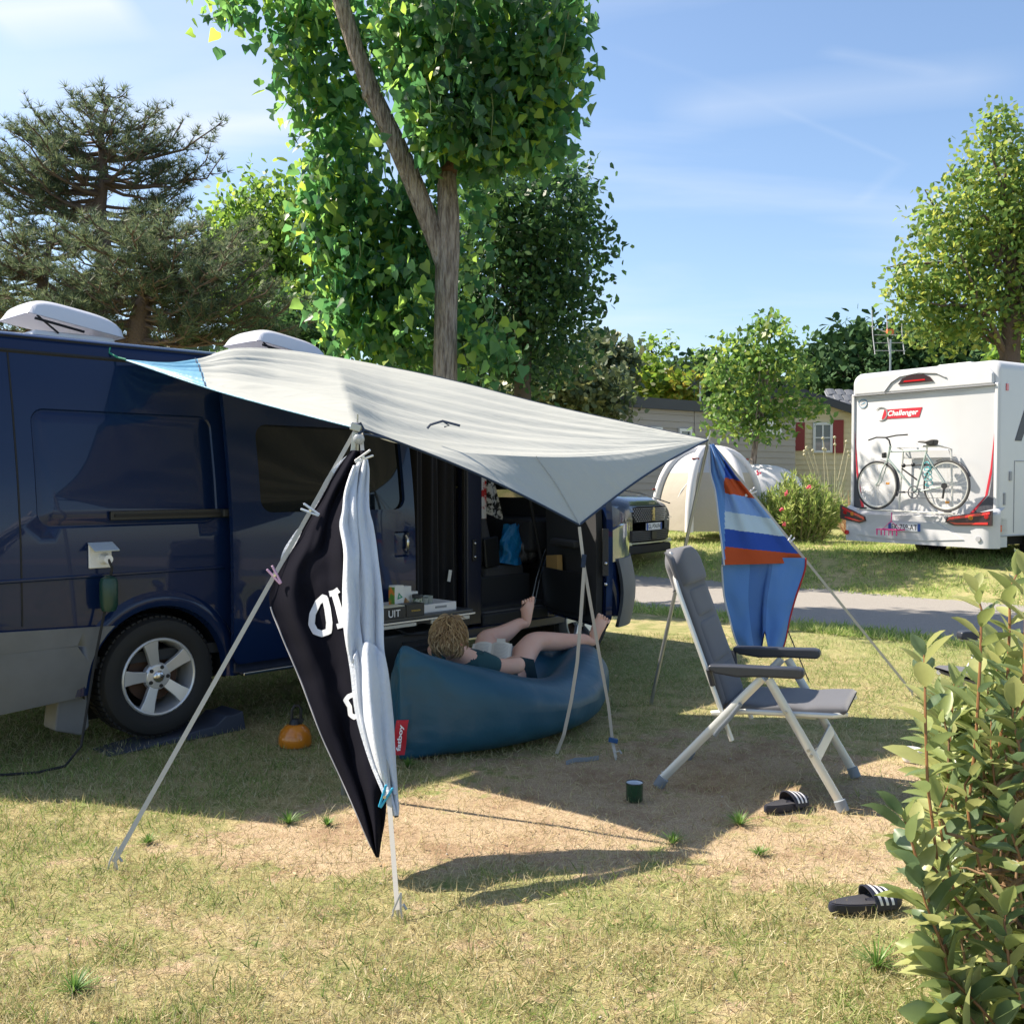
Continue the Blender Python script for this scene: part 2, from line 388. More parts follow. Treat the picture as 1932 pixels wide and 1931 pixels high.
oct_ = [(1, 0, 0), (-.8, .1, 0), (0, .8, .1), (.1, -.9, 0), (0, 0, .6), (.1, 0, -.5)]; octf = [(0, 2, 4), (2, 1, 4), (1, 3, 4), (3, 0, 4), (2, 0, 5), (1, 2, 5), (3, 1, 5), (0, 3, 5)]
o = scatter('pebbles', mat('pebble', (.4, .36, .3), .8, island=[(.22, .19, .16), (.42, .38, .33), (.6, .56, .5)]), None, oct_, octf, pp3[520:], bx3[520:], by3[520:], bz3[520:], .003 + .006 * rs_.random(ng - 520) ** 3); o['kind'] = 'stuff'
# grass blades: real geometry, joined, past what anyone could count
blade = [(-.5, 0, 0), (.5, 0, 0), (.34, .5, .1), (-.34, .5, .1), (0, 1, .32)]
bladef = [(0, 1, 2, 3), (3, 2, 4)]
dry = mat('dry grass blades', (.4, .33, .18), .8, spec=.2, island=[(.24, .19, .09), (.40, .33, .17), (.56, .48, .29), (.42, .39, .19), (.62, .55, .38)], trans=.25)
grn = mat('green grass blades', (.1, .16, .05), .7, spec=.25, island=[(.08, .145, .035), (.16, .245, .06), (.25, .32, .095), (.38, .40, .17)], trans=.3)
gcl = mnoise
def grass(name, m, n, dens, h0, h1, w, lean, y0=2.45, y1=9.8, seed=1, far=False):
    r = np.random.default_rng(seed); P = []
    while len(P) < n:
        yy = y0 * (y1 / y0) ** r.random(4000) ; xx = (r.random(4000) * 2 - 1) * (yy * .56 + .25); uu = r.random(4000)
        for x, y, u in zip(xx, yy, uu):
            q_ = .68 * x + .73 * y
            if (far and not (12.55 < q_ < 19 or 9.2 < q_ < 9.82)) or (not far and q_ > 9.75): continue
            if u < dens(x, y): P.append((x, y, gz(x, y)))
        if len(P) > n: break
    P = np.array(P[:n]); k = len(P)
    a = r.random(k) * 2 * math.pi; t = (r.random(k) ** .6) * lean
    Y = np.stack([np.cos(a) * np.sin(t), np.sin(a) * np.sin(t), np.cos(t)], 1)
    Xr = r.normal(size=(k, 3)); Xr = unit(Xr - (Xr * Y).sum(1, keepdims=True) * Y); Z = np.cross(Xr, Y)
    S = h0 + (h1 - h0) * r.random(k) ** 1.6 
    T = [(p[0] * w, p[1], p[2]) for p in blade]
    o = scatter(name, m, None, T, bladef, P, Xr, Y, Z, S); o['kind'] = 'stuff'; return o
def clump(x, y, s, ph): return mnoise.noise(V((x * s, y * s, ph))) * .5 + mnoise.noise(V((x * s * 2.7, y * s * 2.7, ph + 5))) * .35
def d_dry(x, y): return max(.05, (1 - 1.05 * bare(x, y))) * max(.06, .7 + 1.4 * clump(x, y, 2.4, 0) + .6 * clump(x, y, 7, 2))
def d_grn(x, y):
    b = bare(x, y); return max(0, 1 - 1.5 * b) ** 1.2 * max(0.02, .42 + 2.4 * clump(x, y, 2.6, 9) + .9 * clump(x, y, 8, 12) + (.5 * min(1, max(0, -x - .9)) if y > 3.2 else 0) + (.4 if y > 6.8 else 0))
o = grass('dry_grass', dry, 150000, d_dry, .012, .048, .085, 1.45, seed=2)
o = grass('green_grass', grn, 80000, d_grn, .014, .06, .08, 1.25, seed=3)
o = grass('far_grass', mat('verge grass blades', (.3, .3, .12), .8, spec=.2, island=[(.14, .25, .05), (.24, .36, .09), (.38, .44, .15), (.48, .48, .22)], trans=.3), 70000, lambda x, y: .35 + 1.4 * clump(x, y, 1.1, 4), .03, .10, .13, 1.2, y0=7.5, y1=24, seed=6, far=True)
o = grass('straw_litter', dry, 52000, lambda x, y: .35 + .4 * bare(x, y), .015, .05, .07, 1.57, y1=7, seed=4)
# ---------------------------------------------------------------- dark blue panel van
paint = mat('dark blue car paint', (.0055, .016, .060), .22, metal=.0, spec=.12, coat=.55, bump=(1.1, .07, .010))
paint_in = mat('dark blue inner metal', (.006, .010, .03), .35)
black = mat('black rubber', (.012, .012, .013), .75, bump=(60, .2, .002))
blackp = mat('black plastic', (.016, .017, .019), .45)
greyp = mat('grey textured plastic', (.15, .155, .17), .6, bump=(220, .35, .002), var=((.10, .105, .11), 4, .6))
chrome = mat('bright metal', (.6, .6, .62), .22, metal=1)
alloy = mat('silver alloy', (.62, .63, .66), .33, metal=.55)
glassd = mat('dark tinted glass', (.004, .006, .008), .03, spec=.45)
clearg = mat('clear lamp glass', (.20, .23, .27), .10, spec=.7, coat=1, metal=.5)
rustm = mat('rusty brake disc', (.09, .05, .035), .7, metal=.5)
interior = mat('charcoal interior trim', (.03, .032, .036), .8)
curtainm = mat('black curtain cloth', (.006, .006, .009), .95, sheen=.1, bump=(90, .2, .003))
whitep = mat('white plastic', (.72, .72, .74), .4)
ventm = mat('frosted white acrylic', (.78, .79, .84), .25, trans=.25)
VZ = R(46)
van = thing('camper_van', 'dark blue high roofed camper van with open doors parked on the grass', 'van', (-1.99, 5.67, 0), VZ)
vd_ = V((math.cos(VZ), math.sin(VZ), 0)); vn_ = V((vd_.y, -vd_.x, 0))
def vw(x, y, z): return V((-1.99, 5.67, 0)) + vd_ * x - vn_ * y + V((0, 0, z))      # van frame to world
zt = np.array([0, .3, .36, .45, .7, 1.0, 1.22, 1.5, 1.9, 2.175, 2.3]); yt = np.array([.07, .05, .02, .005, .0, .0, .004, .03, .092, .148, .17])
_zz = np.linspace(0, 2.3, 231); _yy = np.interp(_zz, zt, yt); _k = np.ones(17) / 17; _yy = np.convolve(np.pad(_yy, 8, mode='edge'), _k, 'valid')
def sy(x, z):
    y = float(np.interp(z, _zz, _yy))
    if x > 3.95: y += .36 * ((x - 3.95) / .73) ** 2.6
    if x > 3.0 and z > 1.2: y += .05 * (x - 3.0) * (z - 1.2)
    return y
Sf = lambda off0=0: (lambda x, z, off=0: (x, sy(x, z) + off + off0, z))
# upper edge of the side along the van: roof, windscreen, bonnet
tx = [-1.06, 2.35, 2.75, 3.10, 3.95, 4.35, 4.60, 4.66]; tz = [2.175, 2.175, 2.12, 1.98, 1.33, 1.20, 1.08, .82]
def topz(x): return float(np.interp(x, tx, tz))
arch = [(.415 * math.cos(R(a)), .38 + .415 * math.sin(R(a))) for a in range(-18, 199, 9)]
archf = [(3.75 + .40 * math.cos(R(a)), .37 + .40 * math.sin(R(a))) for a in range(-18, 199, 9)]
# rear quarter with pressed panel
mb = MB()
qo = [(-1.06, .40)] + [(-.42, .40)] + [(x, z) for x, z in reversed(arch) if z > .42] + [(.42, .42), (1.22, .42), (1.22, 2.175), (-1.06, 2.175)]
# sunken outline of the pressed field
A = rrect(-.66, 1.245, .372, 1.875, .07, step=.06); B = rrect(-.652, 1.253, .364, 1.867, .064, step=.06); Cc = rrect(-.644, 1.261, .356, 1.859, .058, step=.06); D = rrect(-.636, 1.269, .348, 1.851, .05, step=.06)
panel(mb, qo, [], Sf(), .09, steps=[(A, B, .010), (Cc, D, .003)])
mb.build('rear_quarter_panel', paint, van, angle=50)
# opening surround, B pillar, sill under sliding door
mb = MB(); mb.box((1.80, .06, .47), (1.26, .10, .10)); mb.box((2.48, .07, 1.28), (.15, .11, 1.72)); mb.box((1.8, .13, 2.11), (1.26, .1, .10)); mb.build('door_frame', paint_in, van, bevel=.012)
mb = MB(); mb.box((2.40, .045, 1.2), (.02, .03, 1.5)); mb.box((2.565, .05, 1.2), (.018, .03, 1.5)); mb.build('door_seal', black, van, bevel=.004)
mb = MB(); mb.box((2.47, .008, .98), (.035, .012, .16)); mb.build('striker_plate', blackp, van, bevel=.004)
mb = MB()
for z in (1.03, .93): mb = MB(); mb.ball((2.47, -.001, z), .011); mb.build('striker_bolt', chrome, van)
# sliding door, slid back and standing proud
so = rrect(.405, .415, 1.80, 2.06, .05, step=.09); wo = rrect(.60, 1.30, 1.72, 1.83, .08, step=.08)
mb = MB(); w1 = rrect(.585, 1.285, 1.735, 1.845, .09, step=.08)
h1 = rrect(1.60, .96, 1.765, 1.17, .035, step=.05); h2 = rrect(1.612, .972, 1.753, 1.158, .03, step=.05)
panel(mb, so, [wo], Sf(-.075), .09, steps=[(h1, h2, .025)])
sd = mb.build('sliding_door', paint, van, solid=.035, soff=1, angle=50)
gl = rrect(.56, 1.275, 1.755, 1.86, .09, step=.09)
panel(MB(), gl, [], Sf(-.082), .1).build('window', glassd, sd)
mb = MB(); mb.tube([(1.735, -.085, 1.02), (1.738, -.10, 1.04), (1.738, -.10, 1.10), (1.735, -.085, 1.12)], .012, 8); mb.build('handle', chrome, sd)
panel(MB(), h2, [], Sf(-.052), .05).build('handle_recess', blackp, sd)
mb = MB(); mb.box((.11, -.002, 1.305), (.78, .022, .05)); mb.build('sliding_door_rail', blackp, van, bevel=.004)
mb = MB(); mb.box((.11, -.016, 1.305), (.74, .012, .014)); mb.build('rail_slot', black, van)
mb = MB(); mb.box((.40, -.03, 1.305), (.05, .05, .045)); mb.build('rail_bracket', blackp, van, bevel=.006)
mb = MB(); mb.box((1.55, -.045, .345), (2.15, .10, .022)); mb.build('side_step', chrome, van, bevel=.006)
mb = MB(); mb.box((1.95, .04, .375), (3.0, .14, .07)); mb.build('sill', paint_in, van, bevel=.01)
# pressed body line below the belt, wheel arch flares
mb = MB(); mb.tube([(x, sy(x, .985) - .002, .985) for x in np.linspace(-1.05, .40, 20)], .011, 8); mb.build('body_crease', paint, van)
fl = MB(); n = 24
prof = [(.395, .03), (.41, -.012), (.44, -.022), (.475, -.018), (.50, .004)]
a0 = np.linspace(R(12), R(186), n)
fl.grid(lambda u, v: ((lambda a, k: (lambda p: (p[0] * math.cos(a), p[1], .38 + p[0] * math.sin(a)))((np.interp(v * 4, range(5), [q[0] for q in prof]), np.interp(v * 4, range(5), [q[1] for q in prof]))))(R(-6) + (R(190)) * u, 0)), 30, 4)
fl.build('wheel_arch', paint, van)
ff = MB(); ff.grid(lambda u, v: ((lambda a: (3.75 + np.interp(v * 4, range(5), [q[0] - .015 for q in prof]) * math.cos(a), np.interp(v * 4, range(5), [q[1] for q in prof]), .37 + np.interp(v * 4, range(5), [q[0] - .015 for q in prof]) * math.sin(a)))(R(-6) + R(190) * u)), 30, 4)
ff.build('wheel_arch', paint, van)
for cx_ in (0, 3.75):
    lin = MB(); lin.grid(lambda u, v, cx_=cx_: (cx_ + .425 * math.cos(R(-8 + 196 * u)), .02 + .45 * v, .38 + .425 * math.sin(R(-8 + 196 * u))), 20, 2); lin.grid(lambda u, v, cx_=cx_: (cx_ - .425 + .85 * u, .47, .1 + .72 * v), 1, 1); lin.build('wheel_well', black, van)
# lower grey cladding of the rear
mb = MB(); co = [(-1.1, .30), (-.46, .345)] + [(.43 * math.cos(R(a)), .38 + .43 * math.sin(R(a))) for a in range(178, 125, -8)] + [(-1.1, .745)]
panel(mb, co, [], Sf(-.018), .09, steps=[(rrect(-1.09, .610, -.47, .634, .006, 2), rrect(-1.088, .615, -.472, .629, .005, 2), .014)])
mb.build('lower_cladding', greyp, van, solid=.02, soff=1)
mb = MB(); mb.prism([(-.54, .42), (-.40, .42), (-.385, .16), (-.43, .12), (-.57, .17)], (0, .05, 0), (1, 0, 0), (0, 0, 1), (0, .16, 0)); mb.build('mud_flap', greyp, van, bevel=.01)
# roof: from the drip line up and over
rp = [(.155, 2.172), (.172, 2.176), (.176, 2.19), (.182, 2.23), (.205, 2.262), (.26, 2.283), (.45, 2.30), (1.0, 2.315), (1.55, 2.30), (1.74, 2.283), (1.795, 2.262), (1.818, 2.23), (1.845, 2.172)]
rx = [-1.06, -1.0, -.5, 0, .5, 1, 1.5, 2.0, 2.35, 2.6, 2.8, 2.95, 3.10, 3.22, 3.5, 3.95, 4.2, 4.45, 4.60, 4.665, 4.68]
rz_ = [0, 0, 0, 0, 0, 0, 0, 0, -.01, -.05, -.11, -.18, -.27, -.36, -.58, -.90, -.99, -1.08, -1.18, -1.32, -1.75]
mb = MB(); m_ = len(rp)
for i, x in enumerate(rx):
    for y, z in rp:
        k = (y - 1.0) / .845
        yy = 1.0 + k * (.845 if x < 3.95 else .845 - .36 * ((x - 3.95) / .73) ** 2.6 + .0) if x > 3.2 else y
        mb.v.append(V((x - (.03 * k * k if x > 4 else 0), yy, z + rz_[i])))
rib = [(i * m_ + k, i * m_ + k + 1, (i + 1) * m_ + k + 1, (i + 1) * m_ + k) for i in range(len(rx) - 1) for k in range(m_ - 1)]
ws = [f for f in rib if 12 <= f[0] // m_ < 15]; rf_ = [f for f in rib if not 12 <= f[0] // m_ < 15]
v_all = list(mb.v)
a = MB(); a.v = list(v_all); a.f = rf_; a.mi = [0] * len(rf_); a.build('roof', paint, van, angle=35)
b = MB(); b.v = list(v_all); b.f = ws; b.mi = [0] * len(ws); b.build('windscreen', glassd, van)
mb = MB(); mb.tube([(x, .15, 2.170) for x in np.linspace(-1.05, 2.35, 12)] + [(2.75, .165, 2.115), (3.1, .20, 1.97)], .012, 6); mb.build('drip_rail', black, van)
mb = MB(); mb.tube([(-.745, sy(-.745, z_) - .001, z_) for z_ in np.linspace(.75, 2.16, 18)], .0045, 6); mb.build('panel_gap', black, van)
mb = MB(); mb.tube([(-1.0, .185, 2.252), (0, .185, 2.252), (1, .185, 2.252), (2.3, .185, 2.25)], .006, 6); mb.build('roof_joint', black, van)
# far side, rear wall, inner box
mb = MB()
mb.grid(lambda u, v: (-1.06 + 5.4 * u, 2.0 - float(np.interp(.4 + 1.775 * v, _zz, _yy)) , .4 + (topz(-1.06 + 5.4 * u) - .4) * v), 14, 10); mb.build('far_side_panel', paint, van)
mb = MB(); mb.grid(lambda u, v: (-1.06, .0 + (sy(-1, .4 + 1.775 * v)) + (2.0 - 2 * sy(-1, .4 + 1.775 * v)) * u, .4 + 1.775 * v), 6, 8); mb.build('rear_doors', paint, van)
mb = MB(); mb.box((1.35, 1.0, .50), (4.7, 1.86, .06)); mb.build('floor', interior, van)
mb = MB(); mb.grid(lambda u, v: (.95, .2 + 1.6 * u, .5 + 1.6 * v), 1, 1); mb.grid(lambda u, v: (.95 + 2.6 * u, 1.85, .5 + 1.4 * v), 1, 1); mb.build('inner_lining', interior, van)
mb = MB(); mb.grid(lambda u, v: (3.55, .1 + 1.8 * u, .4 + .95 * v), 1, 1); mb.box((3.42, 1.0, 1.05), (.35, 1.7, .28)); mb.build('dashboard', interior, van, bevel=.04)
# cab side in front of the opening: A pillar, wing
wing = [(3.33, .42)] + [(x, z) for x, z in reversed(archf) if z > .43] + [(4.17, .42), (4.36, .42), (4.36, .80), (4.10, .82), (4.02, 1.06), (4.30, 1.14), (4.34, 1.19), (3.95, 1.33), (3.28, 1.845), (3.20, 1.79), (3.33, 1.35)]
mb = MB(); panel(mb, wing, [], Sf(), .08); mb.build('front_wing', paint, van, solid=.02, soff=1, angle=50)
mb = MB()
mb.grid(lambda u, v: (4.02 + .62 * u, sy(4.02 + .62 * u, 1) - .012 + .03 * (u > .98), .80 + (.26 + .06 * math.sin(math.pi * u) - .02 * u) * v + .02 * u), 10, 4); mb.build('headlight', clearg, van, solid=.03, soff=1)
mb = MB()
def bump(u, v):
    x = 4.12 + .62 * min(1, u * 1.6); y0 = sy(min(x, 4.68), .6) - .03 - .02 * math.sin(math.pi * v)
    if u > .625: y0 = sy(4.68, .6) - .03 + (u - .625) * 3.2
    return (x + .05 * math.sin(math.pi * v) + (.04 if u > .625 else 0), y0, .24 + .58 * v)
mb.grid(bump, 24, 8); mb.build('front_bumper', greyp, van, solid=.03, soff=1)
mb = MB(); mb.box((4.66, 1.0, .95), (.04, 1.2, .25)); mb.build('grille', blackp, van)
# door sill kick plate and inner floor of the cab
mb = MB(); mb.box((2.95, .13, .44), (.78, .26, .10)); mb.box((2.95, .30, .60), (.78, .10, .28)); mb.build('cab_step', interior, van, bevel=.015)
mb = MB()
for k in range(3): mb.box((2.93, .035 + .03 * k, .497), (.66, .008, .006))
mb.build('step_rib', greyp, van)
mb = MB(); mb.tube([(3.31, .06, .5), (3.29, .07, .8), (3.22, .08, 1.1), (3.17, .10, 1.35), (3.10, .14, 1.6), (3.02, .17, 1.85), (2.8, .17, 1.96), (2.58, .165, 2.0)], .016, 8); mb.build('door_seal', black, van)
mb = MB(); mb.tube([(3.10, .02, .52), (3.16, .018, .72), (3.27, .02, .95)], .006, 6); mb.tube([(3.14, .02, .52), (3.20, .018, .72), (3.30, .02, .92)], .006, 6); mb.build('sill_trim', chrome, van)
# seats
seatm = mat('grey seat fabric', (.075, .077, .085), .9, bump=(140, .3, .003))
st = MB(); st.box((2.86, .52, 1.13), (.13, .48, .62), (0, R(-12), 0), taper=.86); so_ = st.build('seat_backrest', seatm, van, bevel=.045)
st = MB(); st.box((3.08, .52, .76), (.46, .48, .13)); st.build('seat_cushion', seatm, van, bevel=.04)
st = MB(); st.box((3.05, .52, .60), (.40, .44, .22)); st.build('seat_base', blackp, van, bevel=.02)
st = MB(); st.box((2.81, .52, 1.54), (.09, .27, .18), (0, R(-8), 0)); st.build('headrest', seatm, van, bevel=.04)
st = MB(); st.box((2.86, 1.4, 1.15), (.13, .48, .66), (0, R(-12), 0)); st.build('seat_backrest', seatm, van, bevel=.045)
st = MB(); st.box((2.90, .262, .93), (.16, .03, .24), (0, R(-6), 0)); st.build('seat_side_trim', blackp, van, bevel=.02)
# open cab door, hinged at the front
door_o = Matrix.Translation((3.34, .02, 0)) @ Matrix.Rotation(R(180 + 67), 4, 'Z')
def dp(x, z, y=0): return door_o @ V((x, y, z))
dS = lambda y0: (lambda x, z, off=0: dp(x, z, y0 + off + (sy(2, z) * -1.0)))
# in door frame: +x from hinge to lock edge, -y is the outer skin (faces forward)
do = [(0, .46), (.05, .42), (.86, .42), (.92, .50), (.93, 1.30), (.88, 1.88), (.82, 1.97), (.30, 1.97), (.22, 1.93), (.06, 1.52), (.0, 1.32)]
dw = [(.12, 1.36), (.84, 1.36), (.80, 1.87), (.31, 1.89), (.26, 1.86)]
mb = MB(); panel(mb, do, [dw], dS(.03), .1); cdoor = mb.build('cab_door', paint, van, solid=.05, soff=0)
mb = MB(); panel(mb, [(.03, .46), (.84, .46), (.88, .54), (.88, 1.30), (.03, 1.30)], [], dS(-.03), .1); mb.build('door_trim', interior, cdoor, solid=.05, soff=0)
mb = MB(); panel(mb, dw, [], dS(.03), .1); mb.build('window', glassd, cdoor, solid=.004, soff=0)
pk = MB()
pk.grid(lambda u, v: dp(.10 + .72 * u, .52 + .30 * v, -.085 - .065 * math.sin(math.pi * (.08 + .84 * u)) ** .5), 12, 3); pk.build('door_pocket', blackp, cdoor, solid=.012, soff=0)
pk = MB(); pk.box(tuple(dp(.45, 1.02, -.10)), (.42, .06, .06), (0, 0, R(180 + 67))); pk.build('armrest', interior, cdoor, bevel=.02)
pk = MB()
for z in (.75, .90): pk.ball(dp(.935, z, -.01), .014)
pk.build('latch_bolt', chrome, cdoor)
pk = MB(); pk.box(tuple(dp(.93, .98, -.01)), (.012, .05, .34), (0, 0, R(180 + 67))); pk.build('latch_plate', blackp, cdoor, bevel=.004)
# wheels
def wheel(parent, cx_, cy_, cz_, rim_m, tr=.338, side=-1, name='wheel', spokes=5):
    w = MB(); rr = .218
    prof = [(rr, .0), (rr + .012, -.012), (tr - .05, -.022), (tr - .018, -.012), (tr - .003, .012), (tr, .05), (tr, .16), (tr - .003, .20), (tr - .05, .225), (rr, .21)]
    w.lathe(prof, (cx_, cy_, cz_), 48, (0, 1, 0), cap=False)
    for k in range(60):
        a_ = 2 * math.pi * k / 60
        for sgn in (0, 1):
            aa = a_ + sgn * .05
            w.box((cx_ + (tr + .001) * math.cos(aa), cy_ + .055 + .11 * sgn, cz_ + (tr + .001) * math.sin(aa)), (.012, .075, .024), Matrix.Rotation(-aa, 3, 'Y'))
    ty = w.build('tyre', black, parent)
    m = MB(); m.lathe([(rr + .004, -.004), (rr - .004, -.012), (rr - .014, -.006), (rr - .02, .02), (rr - .03, .12), (rr - .02, .2)], (cx_, cy_, cz_), 40, (0, 1, 0), cap=False)
    for k in range(spokes):
        a_ = R(90 + 14) + 2 * math.pi * k / spokes; d1 = V((math.cos(a_), 0, math.sin(a_))); d2 = V((-math.sin(a_), 0, math.cos(a_)))
        c = V((cx_, cy_, cz_)); P = []
        for r_, wd, yy in ((.03, .026, .016), (.09, .029, .010), (.15, .034, .0), (.210, .046, -.006)):
            for s_ in (-1, 1): P.append(c + d1 * r_ + d2 * wd * s_ + V((0, yy, 0)))
        Q = [p + V((0, .03, 0)) for p in P]; b_ = len(P)
        fs = [(0, 1, 3, 2), (2, 3, 5, 4), (4, 5, 7, 6)]; fs2 = [tuple(reversed([b_ + i for i in f])) for f in fs]
        sd_ = [(0, 2, b_ + 2, b_), (2, 4, b_ + 4, b_ + 2), (4, 6, b_ + 6, b_ + 4), (1, b_ + 1, b_ + 3, 3), (3, b_ + 3, b_ + 5, 5), (5, b_ + 5, b_ + 7, 7)]
        m.add(P + Q, fs + fs2 + sd_)
    m.lathe([(.0, .004), (.066, .008), (.078, .02), (.08, .05)], (cx_, cy_, cz_), 24, (0, 1, 0), cap=False)
    ri = m.build('rim', rim_m, parent, bevel=.003)
    h = MB(); h.ball((cx_, cy_ + .004, cz_), (.034, .012, .034), 20, 8); h.build('hub_cap', chrome, parent)
    for k in range(5):
        h = MB(); a_ = R(90 + 14 + 36) + 2 * math.pi * k / 5; h.lathe([(.0, .0), (.010, .0), (.013, .012), (.013, .03)], (cx_ + .055 * math.cos(a_), cy_ + .0, cz_ + .055 * math.sin(a_)), 8, (0, 1, 0), cap=False); h.build('wheel_nut', blackp, parent)
    h = MB(); h.lathe([(.0, .085), (.15, .085), (.15, .10)], (cx_, cy_, cz_), 24, (0, 1, 0), cap=False); h.build('brake_disc', rustm, parent)
wheel(van, 0, .015, .385, alloy); wheel(van, 3.75, .03, .345, alloy)
wheel(van, 0, 1.76, .385, alloy)
# roof vents: tilted domes on low frames
for vx, vy, s in ((-.20, .80, .86), (1.32, .86, .86)):
    mb = MB(); mb.box((vx, vy, 2.33), (.56 * s, .46 * s, .06)); fr = mb.build('roof_vent', whitep, van, bevel=.02)
    mb = MB(); tilt = Matrix.Rotation(R(9), 3, 'Y')
    def dome(u, v, vx=vx, vy=vy, s=s, tilt=tilt):
        x = (u - .5) * .66 * s; y = (v - .5) * .54 * s; ex = max(0, 1 - abs(2 * u - 1) ** 4); ey = max(0, 1 - abs(2 * v - 1) ** 4)
        z = .12 * (ex * ey) ** .42
        p = tilt @ V((x - .30 * s, y, z)) ; return (vx + .30 * s + p.x, vy + p.y, 2.36 + p.z)
    mb.grid(dome, 24, 20); mb.build('vent_dome', ventm, fr, solid=.006, soff=0)
    mb = MB(); mb.tube([(vx - .1, vy - .2, 2.35), (vx - .22, vy - .2, 2.44)], .006, 6); mb.tube([(vx - .24, vy - .22, 2.42), (vx + .04, vy - .22, 2.37)], .008, 6); mb.build('vent_strut', blackp, fr)
# mains socket on the quarter panel
mb = MB(); mb.box((-.34, -.006, 1.09), (.125, .016, .13)); sk = mb.build('power_socket', whitep, van, bevel=.006)
mb = MB(); mb.box((-.34, -.055, 1.142), (.135, .10, .008), (R(24), 0, 0)); mb.build('socket_flap', greyp if False else mat('pale grey plastic', (.42, .46, .5), .4), sk, bevel=.003)
mb = MB(); mb.lathe([(.0, -.07), (.024, -.07), (.026, -.04), (.03, -.02), (.03, 0)], (-.325, -.01, 1.075), 16, (0, 1, 0), cap=False); mb.build('plug', whitep, sk)
mb = MB(); mb.tube([(-1.2, .16, 2.30), (-1.2, .2, 2.31)], .01); 
# grey bow of the tail: rear bumper
mb = MB(); mb.box((-1.12, 1.0, .50), (.12, 2.0, .40)); mb.build('rear_bumper', greyp, van, bevel=.03)
mb = MB(); mb.grid(lambda u, v: (-1.0 + 2.0 * u, .45 + .02, .25 + .15 * v), 1, 1); mb.box((1.9, 1.0, .36), (3.0, 1.5, .14)); mb.build('underbody', black, van)

# ---------------------------------------------------------------- things in and on the van
cab = thing('hookup_cable', 'thin dark cable hanging from the socket on the van side down to the grass', 'cable', tuple(vw(-.34, -.05, 0)), 0)
mb = MB(); P_ = [vw(-.325, -.075, 1.075), vw(-.315, -.095, 1.03), vw(-.318, -.085, .985)]; mb.tube(P_, .007, 8)
P2 = [vw(-.345, -.07, .80), vw(-.36, -.07, .74), vw(-.42, -.09, .5), vw(-.47, -.12, .3), vw(-.52, -.16, .12), vw(-.60, -.15, .03), vw(-.72, -.10, .012), vw(-.86, -.05, .02), vw(-.98, .02, .03), vw(-1.2, .1, .015)]
mb.tube(P2, .007, 8); mb.build('cord', black, cab, world=True)
gb = mat('dark green plastic', (.01, .045, .035), .35)
mb = MB(); c0 = vw(-.33, -.085, 0)
mb.lathe([(.012, .99), (.04, .975), (.048, .95), (.046, .83), (.035, .80), (.012, .795)], (c0.x, c0.y, 0), 20); mb.build('connector_box', gb, cab, world=True)
# levelling ramp
ramp_m = mat('blue grey ramp plastic', (.045, .055, .085), .55)
o = thing('levelling_ramp', 'blue grey plastic levelling ramp wedged under the rear wheel', 'ramp', tuple(vw(.1, .12, 0)), VZ)
mb = MB(); mb.prism([(-.42, .0), (.42, .0), (.40, .115), (.34, .10), (.29, .105), (.22, .055), (.10, .05), (.02, .036), (-.10, .03), (-.22, .02)], (0, -.16, 0), (1, 0, 0), (0, 0, 1), (0, .24, 0)); mb.build('wedge', ramp_m, o, bevel=.006)
# blackout curtain
def curt(u, v): return tuple(vw(1.70 + .68 * u, .10 + .022 * math.sin(u * 26 + 1.2 * v) + .012 * math.sin(u * 61), .60 + 1.44 * v))
o = thing('curtain', 'black curtain hanging across the open side door of the van', 'curtain', tuple(vw(2.0, .1, .6)), VZ)
mb = MB(); mb.grid(curt, 70, 8); mb.build('cloth', curtainm, o, world=True, solid=.006, soff=0)
mb = MB(); mb.box(tuple(vw(2.27, .06, .80)), (.03, .003, .085), (0, R(12), VZ)); mb.build('care_label', mat('white label', (.7, .7, .68), .7), o, world=True)
mb = MB(); mb.ball(tuple(vw(1.9, .05, 1.77)), (.035, .02, .045)); mb.build('suction_cup', clearg, o, world=True)
# folding table with tray
tmt = mat('dark grey table top', (.055, .06, .068), .35, var=((.035, .04, .045), 20, .5))
tb = thing('folding_table', 'narrow dark folding table standing against the side of the van', 'table', tuple(vw(1.5, -.28, 0)), VZ)
L_ = lambda mb, name, m, **k: mb.build(name, m, tb, world=False, **k)
mb = MB(); mb.box((0, 0, .618), (1.02, .36, .022)); L_(mb, 'table_top', tmt, bevel=.005)
mb = MB(); mb.box((0, 0, .600), (1.04, .38, .010)); L_(mb, 'edge_trim', alloy)
for sx in (-.45, .45):
    for sy_ in (-.14, .14):
        mb = MB(); mb.tube([(sx, sy_, .595), (sx * 1.02, sy_ * 1.05, .0)], .012, 8); L_(mb, 'leg', blackp)
mb = MB(); mb.box((.3, -.181, .578), (.34, .01, .022)); mb.box((-.15, -.181, .578), (.3, .01, .02)); L_(mb, 'label_strip', mat('cream strip', (.6, .58, .5), .6))
tw = lambda x, y, z: tuple(vw(1.5 + x, -.28 + y, z))
tray = thing('serving_tray', 'white plastic tray with hand holes standing on the folding table', 'tray', tw(.1, .02, .629), VZ)
mb = MB(); mb.box((0, 0, .004), (.60, .30, .008))
for s_ in (-1, 1): mb.box((0, s_ * .147, .03), (.60, .008, .052)); mb.box((s_ * .297, 0, .03), (.008, .286, .052))
mb.build('tray_body', whitep, tray, bevel=.003)
mb = MB(); mb.box((.16, -.1515, .032), (.10, .004, .014)); mb.build('hand_hole', mat('painted hole shade', (.25, .26, .28), .6), tray)  # solid grey bar for the hole, its shade put into the colour
